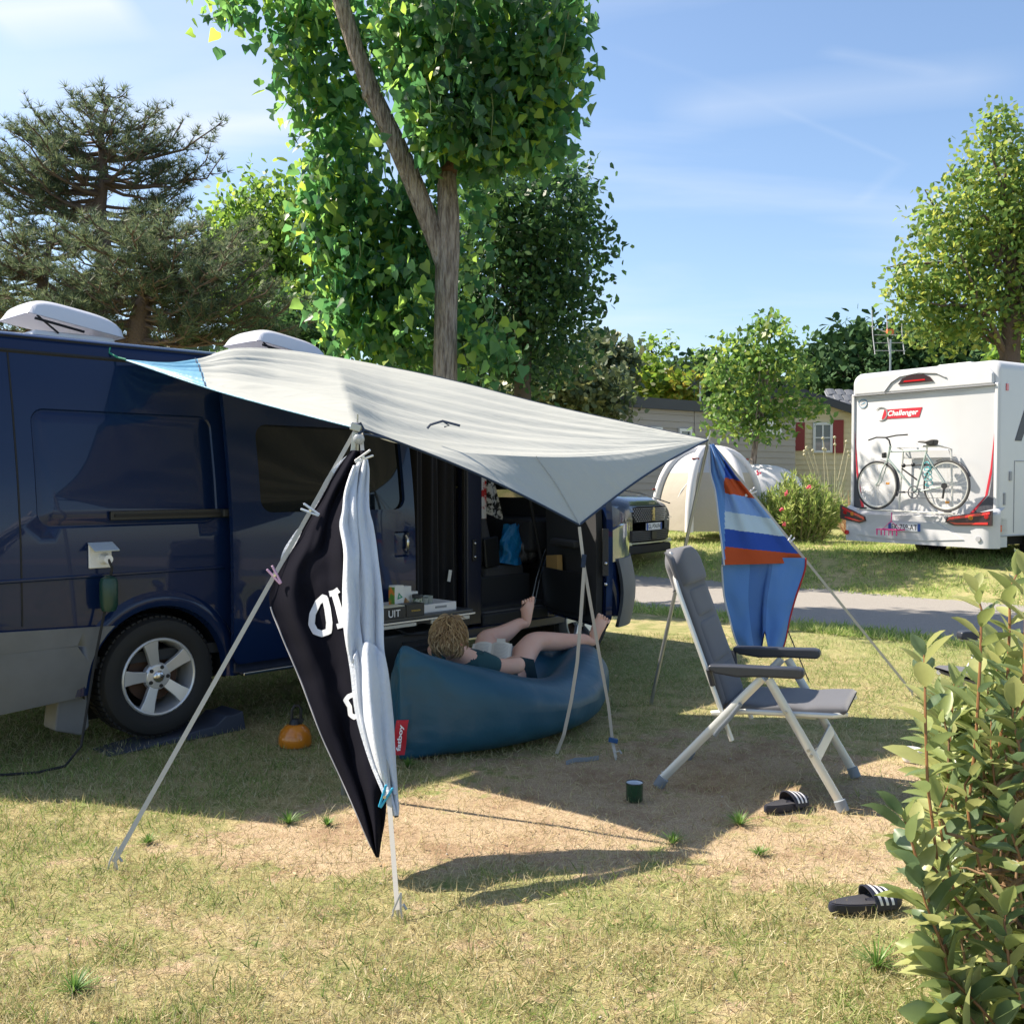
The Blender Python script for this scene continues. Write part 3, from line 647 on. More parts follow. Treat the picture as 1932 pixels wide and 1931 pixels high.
def carton(name, label, cat, x, y, w, d, h, m, rot=0, z=.637, group=None):
    o = thing(name, label, cat, tw(x, y, z), VZ + rot, group); mb = MB(); mb.box((0, 0, h / 2), (w, d, h)); mb.build('carton', m, o, bevel=.002); return o
card = mat('white card', (.74, .75, .74), .6); cardo = mat('printed orange card', (.72, .22, .05), .5, var=((.12, .3, .05), 18, .1)); brownp = mat('printed brown card', (.30, .13, .04), .6, var=((.55, .38, .2), 45, .15))
c1 = carton('food_carton', 'tall white drink carton with a green emblem in the tray', 'carton', -.06, -.06, .075, .06, .185, card)
mb = MB(); mb.lathe([(.012, 0), (.026, 0), (.026, .001), (.012, .001)], (.0, -.0325, .115), 3, (0, -1, 0), cap=False); mb.build('emblem', mat('green print', (.02, .3, .18), .6), c1)
mb = MB(); mb.box((-.0385, 0, .09), (.002, .058, .17)); mb.build('side_print', cardo, c1)
c1 = carton('food_carton', 'white food box with a brown biscuit picture behind the glass jars', 'carton', .03, -.03, .085, .05, .17, card, .15)
mb = MB(); mb.prism([(-.04, 0), (.02, 0), (.02, .07), (-.02, .10), (-.04, .06)], (0, -.0265, 0), (1, 0, 0), (0, 0, 1), (0, -.001, 0)); mb.build('biscuit_print', brownp, c1)
carton('food_carton', 'low white box standing behind the drinking glass on the tray', 'carton', .13, .05, .13, .05, .12, card)
jarg = mat('greenish jar glass', (.45, .5, .47), .08, spec=.6, alpha=.65)
for i, (x, y, h, lab) in enumerate(((.10, -.08, .095, 'small patterned glass jar with a dark lid at the tray front'), (.165, -.06, .085, 'clear squat glass jar in the middle of the tray'), (.235, -.03, .09, 'empty drinking glass nearest the tray end'))):
    o = thing('glass_jar', lab, 'jar', tw(x, y, .637), VZ, 'glasses and jars on the tray'); mb = MB(); mb.lathe([(.0, 0), (.03, .001), (.033, .01), (.034, h - .012), (.036, h)], (0, 0, 0), 18, cap=False); mb.build('jar_body', jarg if i else mat('patterned jar', (.5, .52, .45), .2, var=((.05, .12, .06), 60, .1)), o, solid=.002)
    if i == 0: mb = MB(); mb.lathe([(0, .115), (.034, .115), (.036, .11), (.036, .092), (0, .092)], (0, 0, 0), 18, cap=False); mb.build('lid', blackp, o)
def boxgame(x, w, lab, word, m, tm, h=.072):
    o = thing('game_box', lab, 'box', tw(x, -.145, .629), VZ); mb = MB(); mb.box((0, 0, h / 2), (w, .09, h)); mb.build('box', m, o, bevel=.002)
    t = text(word, 'lettering', tm, o, (0, -.046, h * .47), (1, 0, 0), (0, 0, 1), width=w * .5, bold=.01); return o
u1 = boxgame(-.185, .19, 'black and cream box lettered UIT on the table edge', 'UIT', blackp, mat('white ink', (.85, .85, .85), .6))
mb = MB(); mb.box((0, .005, .075), (.186, .085, .006)); mb.build('cream_lid', mat('cream card', (.62, .6, .48), .6), u1)
boxgame(-.01, .15, 'black box with golden lettering beside the cream topped box', 'TETRISOON', blackp, mat('gold ink', (.75, .5, .06), .5), .08)
# black ventilated cool box below the table
cb = thing('cool_box', 'black cool box with louvred side standing below the folding table', 'cool box', tuple(vw(1.5, -.22, 0)), VZ)
mb = MB(); mb.box((0, 0, .285), (.78, .26, .45)); mb.box((0, 0, .03), (.7, .2, .06)); mb.build('box_body', blackp, cb, bevel=.02)
for k in range(9): mb = MB(); mb.box((.16, -.134, .17 + .034 * k), (.36, .012, .012), (R(25), 0, 0)); mb.build('louvre', interior, cb)
mb = MB(); mb.tube([(-.1, -.15, .55), (.0, -.16, .50), (.18, -.16, .485), (.3, -.15, .52)], .008, 6); mb.build('power_cord', black, cb)
# cab contents
bagm = mat('cyan polythene', (.008, .21, .50), .38, bump=(24, .9, .02), trans=.15)
o = thing('carrier_bag', 'bright blue plastic bag standing on the passenger seat', 'bag', tuple(vw(3.14, .30, .825)), VZ)
def bagf(u, v):
    a = 2 * math.pi * u; z = .31 * v; w = .085 + .045 * (1 - v) ** 2 - .015 * math.sin(v * 9); d = .05 + .03 * (1 - v)
    k = 1 + .10 * math.sin(a * 3 + v * 7) + .06 * math.sin(a * 7 - v * 13)
    return (w * math.cos(a) * k + .03 * v, d * math.sin(a) * k, z + .012 * math.sin(a * 2 + 1))
mb = MB(); mb.grid(bagf, 40, 14); mb.build('bag_body', bagm, o, solid=.003)
mb = MB(); mb.ball((.03, 0, .27), (.07, .04, .035)); mb.build('white_contents', whitep, o)
o = thing('crumpled_jacket', 'crumpled grey and black jacket lying beside the blue bag', 'jacket', tuple(vw(3.36, .30, .84)), VZ)
def jk(u, v):
    a = 2 * math.pi * u; b_ = math.pi * v; r = 1 + .35 * mnoise.noise(V((3 * math.cos(a), 3 * math.sin(a), 4 * v)))
    return (.15 * r * math.cos(a) * math.sin(b_), .09 * r * math.sin(a) * math.sin(b_), .10 - .12 * r * math.cos(b_) * .9)
mb = MB(); mb.grid(jk, 28, 16); mb.build('cloth', mat('grey camouflage cloth', (.15, .15, .16), .6, var=((.02, .02, .025), 12, .1)), o)
o = thing('patterned_blanket', 'black blanket with white zigzag print draped over the seat back', 'blanket', tuple(vw(2.84, .33, 1.4)), VZ)
def bl(u, v): return (-.09 + .16 * u + .16 * v * u, -.02 + .35 * (u > .5) * 0 - .07 + .02 * math.sin(9 * u) + .05 * v, .10 - .34 * v + .12 * (1 - u) + .10 * (u - .5) ** 2)
mb = MB(); mb.grid(bl, 14, 14); mb.build('cloth', mat('zigzag print', (.015, .015, .015), .9, var=((.55, .55, .52), 26, .05)), o, solid=.012)
o = thing('red_white_towel', 'narrow red and white patterned cloth hanging behind the door pillar', 'cloth', tuple(vw(2.74, .22, 1.4)), VZ)
def bl2(u, v): return (.05 * u, -.01 + .01 * math.sin(20 * u), .32 - .52 * v)
mb = MB(); mb.grid(bl2, 6, 12); mb.build('cloth', mat('red white print', (.7, .68, .66), .9, var=((.5, .03, .03), 14, .06)), o, solid=.006)
o = thing('cardboard_packet', 'brown cardboard packet tucked into the open door pocket', 'packet', tuple(wmat(van) @ dp(.30, .86, -.115)), VZ + R(67))
mb = MB(); mb.box((0, 0, -.02), (.20, .045, .16), (0, R(5), 0)); mb.build('packet', mat('brown card', (.42, .26, .09), .7), o, bevel=.003)
# striped light things under the front: white folded stool legs by the front wheel
# ---------------------------------------------------------------- tarp, poles, guys, towels
cloth_t = mat('pale ripstop nylon', (.51, .52, .475), .6, spec=.25, trans=.17, stretch=(.45, 2.4, 1), bump=(9, .35, .03), trcol=(.55, .55, .45), var=((.455, .47, .44), 2.5, .7))
cloth_b = mat('light blue nylon', (.16, .40, .58), .5, trans=.15, bump=(12, .4, .02))
trim_b = mat('dark blue tape', (.012, .03, .07), .7)
webm = mat('pale grey webbing', (.48, .46, .41), .8, bump=(300, .3, .001))
polem = mat('brushed steel tube', (.42, .43, .42), .35, metal=.8)
P1 = at(674, 806, 4.60); P2 = at(1337, 829, 6.5); TA = at(238, 678, 5.62); TF = at(1093, 990, 5.42)
def interp(keys):
    ks = [k[0] for k in keys]; arr = np.array([list(k[1]) for k in keys])
    from bisect import bisect
    def f(t):
        # Catmull-Rom on uneven keys, kept monotone enough
        i = max(0, min(len(ks) - 2, bisect(ks, t) - 1)); k = (t - ks[i]) / (ks[i + 1] - ks[i])
        p0 = arr[max(0, i - 1)]; p1 = arr[i]; p2 = arr[i + 1]; p3 = arr[min(len(ks) - 1, i + 2)]
        h = ks[i + 1] - ks[i]; m1 = (p2 - p0) / (ks[i + 1] - ks[max(0, i - 1)]) * h; m2 = (p3 - p1) / (ks[min(len(ks) - 1, i + 2)] - ks[i]) * h
        return (2 * k ** 3 - 3 * k ** 2 + 1) * p1 + (k ** 3 - 2 * k ** 2 + k) * m1 + (-2 * k ** 3 + 3 * k ** 2) * p2 + (k ** 3 - k ** 2) * m2
    return f
ridge_k = [(.0, P1), (.12, at(740, 834, 4.86)), (.32, at(870, 853, 5.18)), (.55, at(1047, 862, 5.55)), (.75, at(1170, 856, 5.92)), (.9, at(1270, 841, 6.25)), (1.0, P2)]
ridge = interp(ridge_k)
nearA = [(0, TA), (.35, at(391, 730, 5.25)), (.65, at(511, 764, 4.98)), (1, P1)]
nA = interp(nearA)
def near(u): return nA(u / .4) if u <= .4 else ridge((u - .4) / .6)
back = interp([(0, TA), (.10, at(320, 683, 5.85)), (.14, at(372, 676, 6.02)), (.20, at(440, 661, 6.30)), (.28, at(520, 666, 6.75)), (.38, at(611, 677, 7.05)), (.5, at(731, 692, 7.1)), (.62, at(872, 722, 7.0)), (.75, at(1023, 761, 6.9)), (.9, at(1213, 803, 6.7)), (1, P2)])
def tarpf(u, v):
    a = near(u); b = back(u); p = a + (b - a) * v; env = math.sin(math.pi * min(1, max(0, u))) ** .7
    p = V(p); L = (V(b) - V(a)).length
    vv = v + .04 * math.sin(u * 5)
    wr = .5 * math.sin(vv * 21 + 1.5 * math.sin(u * 3)) * max(0, 1 - abs(vv - .35) * 1.2) + .42 * math.sin(vv * 47 + 3 * u + 2 * mnoise.noise(V((u * 3, vv * 3, 4)))) + .55 * mnoise.noise(V((u * 2.2, vv * 11, 2))) + .4 * mnoise.noise(V((u * 5, vv * 24, 7)))
    edge = min(1, v * 10) * min(1, (1 - v) * 8)
    p.z += (.028 * wr * edge * (1 - .3 * u)) * min(1, L * 1.6) - .045 * math.sin(math.pi * v) * env * min(1, max(0, (u - .42) / .25)) + .03 * v * (1 if .15 < u < .5 else 0) * math.sin(math.pi * min(1, max(0, (u - .15) / .35)))
    return p
tarp = thing('tarpaulin', 'pale grey tarpaulin stretched from the van roof over two poles', 'tarp', tuple(P1), 0)
mb = MB(); mb.grid(tarpf, 150, 72); tp_ = mb.build('main_panel', [cloth_t], tarp, world=True, angle=180)
me = tp_.data; me.materials.append(cloth_b)
mi = [0] * len(me.polygons)
for j in range(72):
    for i in range(150):
        if (i + .5) / 150 < .137: mi[j * 150 + i] = 1
me.polygons.foreach_set('material_index', mi)
def flapf(u, v):
    a = V(ridge(u)); k = .5
    # free edge: P1 -> TF -> P2, slightly hollow
    if u < k: q = P1.lerp(TF, u / k); q = q + V((0, 0, .03 * math.sin(math.pi * u / k)))
    else: q = TF.lerp(P2, (u - k) / k); q = q + V((0, 0, .035 * math.sin(math.pi * (u - k) / k)))
    p = a.lerp(q, v); p.z += .02 * math.sin(math.pi * v) * math.sin(math.pi * u) + .006 * mnoise.noise(V((u * 9, v * 3, 1))) * v * (1 - v) * 4
    return p
mb = MB(); mb.grid(flapf, 90, 26); mb.build('front_flap', cloth_t, tarp, world=True, angle=180)
mb = MB(); mb.tube([V(flapf(i / 60, 1)) for i in range(61)], .006, 6); mb.build('hem', trim_b, tarp, world=True)
mb = MB(); mb.tube([V(near(i / 100 * .4)) - V((0, 0, .004)) for i in range(101)], .005, 6); mb.build('hem', cloth_b, tarp, world=True)
mb = MB(); mb.tube([V(back(i / 80)) for i in range(81)], .004, 6); mb.build('hem', trim_b, tarp, world=True)
seam = [tarpf(.137, v / 20) + V((0, 0, .004)) for v in range(21)]
mb = MB(); mb.tube(seam, .003, 5); mb.build('seam', trim_b, tarp, world=True)
seam = [V(flapf(.5, v / 20)) + V((.003, -.006, .002)) for v in range(21)]
mb = MB(); mb.tube(seam, .0025, 5); mb.build('seam', mat('grey thread', (.42, .43, .42), .8), tarp, world=True)
mb = MB(); mb.tube([TA, at(222, 674, 5.64), at(205, 665, 5.66), at(195, 662, 5.68)], .006, 6); mb.tube([at(205, 667, 5.66), at(208, 655, 5.66)], .004, 6); mb.build('toggle_loop', mat('green cord', (.02, .25, .16), .7), tarp, world=True)
mb = MB(); mb.tube([P1 + V((0, 0, .0)), P1 + V((.03, -.02, -.03)), V(flapf(.06, 1))], .005, 6); mb.build('corner_loop', trim_b, tarp, world=True)
# strap buckle lying on top
tt = V(tarpf(.50, .22))
o = thing('strap_scrap', 'short dark strap end with a hook lying on top of the tarp', 'strap', tuple(tt), 0)
mb = MB(); b0 = at(810, 806, 5.20) ; b1 = at(835, 797, 5.20)
c_ = lambda a, b: (lambda q: V((q.x, q.y, q.z)))(at(a, b, 5.22))
pts = [c_(806, 808), c_(812, 801), c_(835, 794), c_(868, 803)]
mb.tube(pts, .007, 6); mb.tube([c_(835, 794), c_(848, 803), c_(838, 805)], .004, 5); mb.build('strap', trim_b, o, world=True)
def pole(name, label, top, bot, r=.011):
    o = thing('tent_pole', label, 'pole', tuple(bot), 0); ext = (top - bot).normalized()
    mb = MB(); mb.tube([bot - ext * .02, bot.lerp(top, .5)], r * 1.15, 12); mb.build('lower_tube', polem, o, world=True)
    mb = MB(); mb.tube([bot.lerp(top, .49), top + ext * .02], r, 12); mb.build('upper_tube', polem, o, world=True)
    mb = MB(); mb.tube([top, top + ext * .06], .004, 8); mb.build('tip_spike', polem, o, world=True); return o
pole('', 'steel pole under the tarp corner behind the black towel', P1, ground(648, 1497))
pole('', 'leaning steel pole carrying the right tarp corner', P2, ground(1228, 1327))
def strap(label, pts, w=.02, t=.12, peg=True, sag=.0, m=webm, tail=None, sub=14, group='guy straps of the tarp'):
    pts = [V(p) for p in pts]
    if len(pts) == 2 and sub:
        a, b = pts; pts = [a.lerp(b, i / sub) - V((0, 0, sag * math.sin(math.pi * i / sub))) for i in range(sub + 1)]
    o = thing('guy_strap', label, 'strap', tuple(pts[-1]), 0, group)
    mb = MB(); d = (pts[-1] - pts[0]); up = d.cross(V((0, -1, 0)) + V(pts[0]) * 0).normalized()
    mb.tube(pts, w / 2 * 1.2, 4, flat=(1, t), up=up); mb.build('webbing', m, o, world=True, smooth=False); return o
def peg(label, p, lean=(.0, .15)):
    o = thing('tent_peg', label, 'peg', (p.x, p.y, 0), 0, 'tent pegs holding the guys')
    mb = MB(); q = V((p.x, p.y, 0)); mb.tube([q + V((0, 0, -.05)), q + V((lean[0] * .1, lean[1] * .1, .035)), q + V((lean[0] * .1 + .02, lean[1] * .1 - .01, .045)), q + V((lean[0] * .1 + .03, lean[1] * .1 - .012, .03))], .006, 6); mb.build('hook', polem, o, world=True); return o
S1 = ground(215, 1640); S2 = ground(750, 1732); S3 = ground(1722, 1312); S4 = ground(1527, 1292); S5 = ground(1162, 1432)
G1 = strap('pale guy strap running down left from the tarp corner to the sunlit ground', [P1, S1 + V((0, 0, .03))], .022)
G2 = strap('pale guy strap running down the front of the white towel to the ground', [P1 + V((.02, -.02, -.02)), S2 + V((0, 0, .03))], .020)
strap('pale guy strap running right from the blue striped towel towards the hedge', [P2, S3 + V((0, 0, .02))], .020)
strap('dark thin guy line behind the right armrest of the near chair', [P2, S4 + V((0, 0, .02))], .010, m=trim_b)
F0 = TF + V((0, 0, -.01)); buck = at(1102, 1068, 5.42)
strap('taut strap from the low front tarp corner to the peg beside the lounger', [F0, buck, at(1130, 1230, 5.42), at(1148, 1330, 5.43), at(1156, 1400, 5.44), S5 + V((0, 0, .01))], .020, sub=0)
strap('slack strap end hanging from the low front tarp corner to the bare soil', [buck + V((0, -.01, 0)), at(1096, 1160, 5.40), at(1089, 1250, 5.38), at(1078, 1320, 5.38), at(1064, 1385, 5.40), ground(1050, 1424) + V((0, 0, .008))], .022, sub=0)
strap('twisted loose strap lying on the bare soil beside the peg', [ground(1068, 1441) + V((0, 0, .006)), ground(1085, 1437) + V((0, 0, .012)), ground(1110, 1434) + V((0, 0, .006)), ground(1130, 1432) + V((0, 0, .01))], .028, sub=0, m=mat('grey blue webbing', (.25, .29, .33), .8))
o = thing('strap_buckle', 'small blue buckle on the taut strap near the peg', 'buckle', tuple(at(1158, 1398, 5.42)), 0)
mb = MB(); mb.box(tuple(at(1157, 1396, 5.42)), (.05, .02, .024), (0, .2, 0)); mb.build('clasp', mat('blue plastic', (.02, .09, .25), .4), o, world=True, bevel=.003)
o = thing('strap_buckle', 'dark cam buckle below the front corner of the tarp', 'buckle', tuple(buck), 0)
mb = MB(); mb.box(tuple(at(1101, 1058, 5.41)), (.024, .014, .07), (0, .1, 0)); mb.build('clasp', trim_b, o, world=True, bevel=.003)
for p, l in ((S1, 'metal peg at the foot of the left guy strap'), (S2, 'metal peg at the foot of the strap below the white towel'), (S3, 'metal peg of the right guy strap near the second chair'), (S5, 'metal peg on the bare soil right of the lounger')): peg(l, p)
# webbing loop at the stakes
for S_, l in ((S1, 'frayed end loop of the left guy strap'), (S2, 'frayed end loop of the middle guy strap')):
    o = thing('strap_loop', l, 'strap end', (S_.x, S_.y, 0), 0); mb = MB()
    for k in (-1, 1): mb.tube([S_ + V((.012, 0, .09)), S_ + V((.012 * k, -.01, .035)), S_ + V((.018 * k, -.01, .004))], .004, 5, flat=(1, .4))
    mb.build('webbing', webm, o, world=True)
# junction at pole 1: clear ball, knot, clamp
o = thing('pole_clamp', 'steel clamp and clear plastic ball at the top of the left pole', 'clamp', tuple(P1), 0)
mb = MB(); mb.ball(at(677, 828, 4.54), .026, 16, 12); mb.build('clear_ball', mat('clear plastic', (.5, .52, .55), .1, spec=.8, alpha=.6), o, world=True)
mb = MB(); mb.box(tuple(at(672, 806, 4.55)), (.05, .03, .035), (0, .3, 0)); mb.box(tuple(at(668, 835, 4.56)), (.022, .02, .10), (0, .12, 0)); mb.build('clamp_body', polem, o, world=True, bevel=.004)
mb = MB(); mb.tube([at(663, 800, 4.56), at(680, 798, 4.54), at(688, 812, 4.54), at(676, 818, 4.53)], .006, 6); mb.build('cord', trim_b, o, world=True)
# towels as draped cloth, given by rows of left and right edges with their distances
def drape(rows, nu, nv, amp=.012, freq=5, seed=0, fold=None):
    f = interp([(r[0], (r[1], r[2], r[3], r[4], r[5])) for r in rows])
    def fn(u, v):
        y_, xl, xr, yl, yr = f(rows[0][0] + (rows[-1][0] - rows[0][0]) * v)
        x_ = xl + (xr - xl) * u; Y = yl + (yr - yl) * u
        Y += amp * (math.sin(u * freq * 2 * math.pi + seed + v * 2.0) + .6 * mnoise.noise(V((u * 6 + seed, v * 9, seed)))) * min(1, 4 * u + .15) * min(1, 4 * (1 - u) + .15)
        if fold: Y += fold(u, v)
        return at(x_, y_, Y)
    return fn
towb = mat('black terry cloth', (.009, .009, .014), 1.0, spec=.04, sheen=.0, bump=(260, .7, .004))
toww = mat('pale blue grey terry cloth', (.76, .79, .84), 1.0, spec=.05, trans=.25, bump=(150, .8, .006), var=((.68, .72, .78), 30, .5), trcol=(.7, .74, .8))
rows = [(0, 850, 664, 690, 4.52, 4.50), (.06, 885, 636, 690, 4.50, 4.44), (.16, 950, 600, 665, 4.46, 4.33), (.20, 985, 577, 666, 4.42, 4.26), (.25, 1020, 562, 667, 4.38, 4.22), (.37, 1095, 518, 680, 4.31, 4.12), (.41, 1130, 508, 690, 4.28, 4.10), (.50, 1190, 528, 700, 4.20, 4.05), (.62, 1280, 566, 708, 4.10, 3.96), (.76, 1385, 606, 722, 3.98, 3.86), (.86, 1470, 645, 728, 3.88, 3.76), (.93, 1540, 676, 726, 3.80, 3.74), (.98, 1595, 700, 717, 3.76, 3.745), (1, 1616, 711, 714, 3.75, 3.745)]
bt = thing('beach_towel', 'black towel with white lettering hanging from the left guy strap', 'towel', tuple(at(600, 1100, 4.3)), 0)
fb = drape(rows, 0, 0, .030, 1.9, 1.0, fold=lambda u, v: .045 * math.sin(v * 16 + u * 4) * max(0, v - .62) * 2.6 * (1 - v) ** .3 + .012 * mnoise.noise(V((u * 7, v * 16, 5))) + .018 * math.sin((u * 1.3 - v * .9) * 14) * math.sin(math.pi * u) * max(0, 1 - abs(v - .35) * 3))
mb = MB(); mb.grid(fb, 48, 90); mb.build('cloth', towb, bt, world=True, solid=.008, soff=0, angle=180)
# pale edge that shows along the upper left rim
edge = lambda u, v: (lambda a, b: a.lerp(b, u) - V((0, .012, 0)))(fb(0, v * .235), fb(0, v * .235) + V((-.010 - .012 * math.sin(math.pi * v), 0, .004)))
edge2 = lambda u, v: (lambda a: a + V((-.030 * u * math.sin(math.pi * v) ** .6, .006, -.006 * u)))(fb(.0, .0 + v * .19))
mb = MB(); mb.grid(edge2, 4, 30); mb.build('pale_back', toww, bt, world=True, solid=.006)
edge3 = lambda u, v: (lambda a: a + V((-.042 * u * math.sin(math.pi * v) ** .6, .008, .0)))(fb(.0, .20 + v * .13))
mb = MB(); mb.grid(edge3, 4, 24); mb.build('pale_back', toww, bt, world=True, solid=.006)
hemm = mat('grey stitching', (.28, .28, .3), .9)
mb = MB(); mb.tube([fb(.004, .43 + .55 * i / 60) + V((0, -.006, 0)) for i in range(61)], .0035, 5); mb.build('hem', hemm, bt, world=True)
def on_towel(fn, rws, x_, y_, lift=.008):
    # find (u,v) whose picture position matches, on the cloth surface
    f = interp([(r[0], (r[1], r[2], r[3], r[4], r[5])) for r in rws]); lo, hi = 0, 1
    for _ in range(30):
        m_ = (lo + hi) / 2
        if f(m_)[0] < y_: lo = m_
        else: hi = m_
    y0, xl, xr, *_ = f(lo); u = (x_ - xl) / (xr - xl); p = fn(min(1, max(0, u)), lo); return p + (V((0, 0, CH)) - p).normalized() * lift
def stroke(pts, w, closed=False):
    """ribbon on the towel along picture-space points"""
    if closed: pts = pts + [pts[0], pts[1]]
    res = []
    for i in range(len(pts) - 1):
        for k in range(6): res.append((pts[i][0] + (pts[i + 1][0] - pts[i][0]) * k / 6, pts[i][1] + (pts[i + 1][1] - pts[i][1]) * k / 6))
    if not closed: res.append(pts[-1])
    else: res = res[:-6] + [res[0]]
    mb = MB(); b = 0
    for i, p in enumerate(res):
        a = res[max(0, i - 1)]; c = res[min(len(res) - 1, i + 1)]
        if closed: a = res[(i - 1) % (len(res) - 1)]; c = res[(i + 1) % (len(res) - 1)]
        tx_, ty_ = c[0] - a[0], c[1] - a[1]; l = math.hypot(tx_, ty_) or 1; nx_, ny_ = -ty_ / l * w / 2, tx_ / l * w / 2
        for s in (-1, -.5, 0, .5, 1): mb.v.append(on_towel(fb, rows, p[0] + nx_ * s, p[1] + ny_ * s, .013))
        if i:
            n = len(mb.v)
            for q in range(4): mb.f.append((n - 10 + q, n - 9 + q, n - 4 + q, n - 5 + q)); mb.mi.append(0)
    return mb
z5 = lambda L: [(475.3 + .3409 * x, 1096.9 + .3409 * y) for x, y in L]
inkw = mat('white towel print', (.62, .64, .68), .95, bump=(260, .6, .003))
stroke(z5([(398, 85), (365, 115), (335, 180), (330, 235), (350, 275), (385, 288), (425, 275), (428, 225), (418, 150), (405, 95)]), 12, True).build('letter', inkw, bt, world=True, solid=.001)
stroke(z5([(428, 68), (455, 62), (480, 45)]), 11).build('letter', inkw, bt, world=True); stroke(z5([(455, 62), (478, 140), (500, 235)]), 12).build('letter', inkw, bt, world=True); stroke(z5([(470, 248), (500, 240), (528, 215)]), 10).build('letter', inkw, bt, world=True)
stroke(z5([(570, 620), (535, 635), (518, 655), (540, 690), (545, 735), (565, 750), (588, 735)]), 9).build('letter', inkw, bt, world=True)
rows2 = [(0, 866, 680, 693, 4.44, 4.44), (.03, 885, 668, 696, 4.42, 4.40), (.09, 930, 650, 696, 4.32, 4.34), (.14, 965, 645, 698, 4.24, 4.28), (.17, 990, 640, 704, 4.20, 4.25), (.26, 1050, 652, 712, 4.10, 4.18), (.40, 1140, 656, 722, 4.00, 4.05), (.54, 1225, 656, 724, 3.92, 3.95), (.60, 1270, 662, 732, 3.87, 3.90), (.72, 1350, 672, 741, 3.80, 3.83), (.85, 1430, 696, 745, 3.72, 3.74), (.95, 1500, 725, 749, 3.64, 3.66), (.985, 1525, 737, 751, 3.62, 3.63), (1, 1538, 744, 750, 3.61, 3.62)]
wt = thing('white_towel', 'pale blue grey towel hanging in long folds over the middle guy strap', 'towel', tuple(at(700, 1150, 4.0)), 0)
fw = drape(rows2, 0, 0, .022, 2.2, 2.4)
mb = MB(); mb.grid(fw, 44, 110); mb.build('cloth', toww, wt, world=True, solid=.009, soff=0, angle=180)
def fold2(u, v):      # the bunched fold lower down, in front of the strap
    v_ = .545 + .40 * v + .035 * (2 * u - 1) ** 2 * (1 - v) ** 3; a = fw(.12 + .85 * u, v_); b = math.sin(math.pi * u) ** .7 * (math.sin(math.pi * min(1, v * 1.1)) ** .5)
    return a + V((0, -.012 - .065 * b, .035 * (1 - v) ** 6))
mb = MB(); mb.grid(fold2, 24, 50); mb.build('lower_fold', toww, wt, world=True, solid=.008, soff=0, angle=180)
def fold3(u, v):
    v_ = .02 + .55 * v; a = fw(.05 + .45 * u + .10 * math.sin(v * 7), v_); return a + V((-.01, -.012 - .05 * math.sin(math.pi * u) ** .8 * (1 - .35 * v) * (.75 + .25 * math.sin(v * 17)), 0))
mb = MB(); mb.grid(fold3, 16, 40); mb.build('upper_fold', toww, wt, world=True, solid=.008, soff=0, angle=180)
mb = MB(); mb.tube([fw(.0, .95), fw(.3, .985) + V((0, -.01, 0)), fw(.6, 1) + V((0, -.01, 0)), fw(1, 1)], .006, 6); mb.build('navy_hem', trim_b, wt, world=True)
# re-lay the visible length of the middle strap in front of the towel
# pegs
def cpeg(label, p, rot, m):
    o = thing('clothes_peg', label, 'clothes peg', tuple(p), 0, 'clothes pegs on the towels'); e = Euler(rot).to_matrix(); mb = MB()
    for s in (-1, 1):
        r2 = e @ Matrix.Rotation(s * .13, 3, 'Y'); mb.box(p + r2 @ V((s * .008, 0, 0)), (.009, .012, .085), r2)
    mb.build('jaws', m, o, world=True, bevel=.003)
    mb = MB(); mb.lathe([(0, -.008), (.006, -.008), (.006, .008), (0, .008)], tuple(p), 10, tuple(e @ V((0, 1, 0))), cap=False); mb.build('spring', chrome, o, world=True)
pw = mat('white peg plastic', (.72, .72, .74), .4); pp = mat('pale pink peg plastic', (.62, .38, .58), .4); pb = mat('bright blue peg plastic', (.03, .38, .62), .4)
cpeg('white peg at the top of the pale towel', at(686, 862, 4.38), (0, R(62), 0), pw)
cpeg('pale peg on the upper left rim of the black towel', at(586, 963, 4.36), (0, R(-62), 0), mat('ice blue peg plastic', (.55, .62, .75), .4))
cpeg('pink peg at the left corner of the black towel', at(519, 1085, 4.25), (0, R(-35), 0), pp)
cpeg('bright blue peg joining both towels near their lower tips', at(726, 1502, 3.62), (0, R(25), 0), pb)
cpeg('clear peg on the orange band of the striped towel', at(1416, 929, 6.46), (0, R(58), 0), pw)
cpeg('clear peg on the blue band near the striped towel corner', at(1489, 1021, 6.55), (0, R(38), 0), pw)
# blue striped towel on the right guy
bl_m = mat('mid blue terry', (.11, .25, .56), 1.0, spec=.1, sheen=.25, bump=(200, .6, .005)); st_m = [mat('royal blue terry', (.035, .085, .38), 1.0, spec=.1, bump=(200, .6, .005)), mat('orange terry', (.46, .085, .03), 1.0, spec=.1, bump=(200, .6, .005)), mat('light blue terry', (.20, .34, .66), 1.0, spec=.1, bump=(200, .6, .005)), mat('white terry', (.48, .60, .70), 1.0, spec=.1, bump=(200, .6, .005))]
for q in st_m + [bl_m]: pass
dk_b = mat('navy hem tape', (.015, .02, .12), .9); rd_b = mat('red hem tape', (.42, .03, .03), .9)
striped = thing('striped_towel', 'blue towel with orange and white stripes hanging from the right guy strap', 'towel', tuple(at(1420, 1000, 6.5)), 0)
rt = [(0, 838, 1339, 1346, 6.46, 6.46), (.25, 893, 1341, 1388, 6.42, 6.44), (.40, 927, 1350, 1416, 6.40, 6.45), (.62, 984, 1357, 1462, 6.38, 6.50), (.80, 1023, 1362, 1490, 6.37, 6.54), (1.0, 1064, 1367, 1521, 6.36, 6.58)]
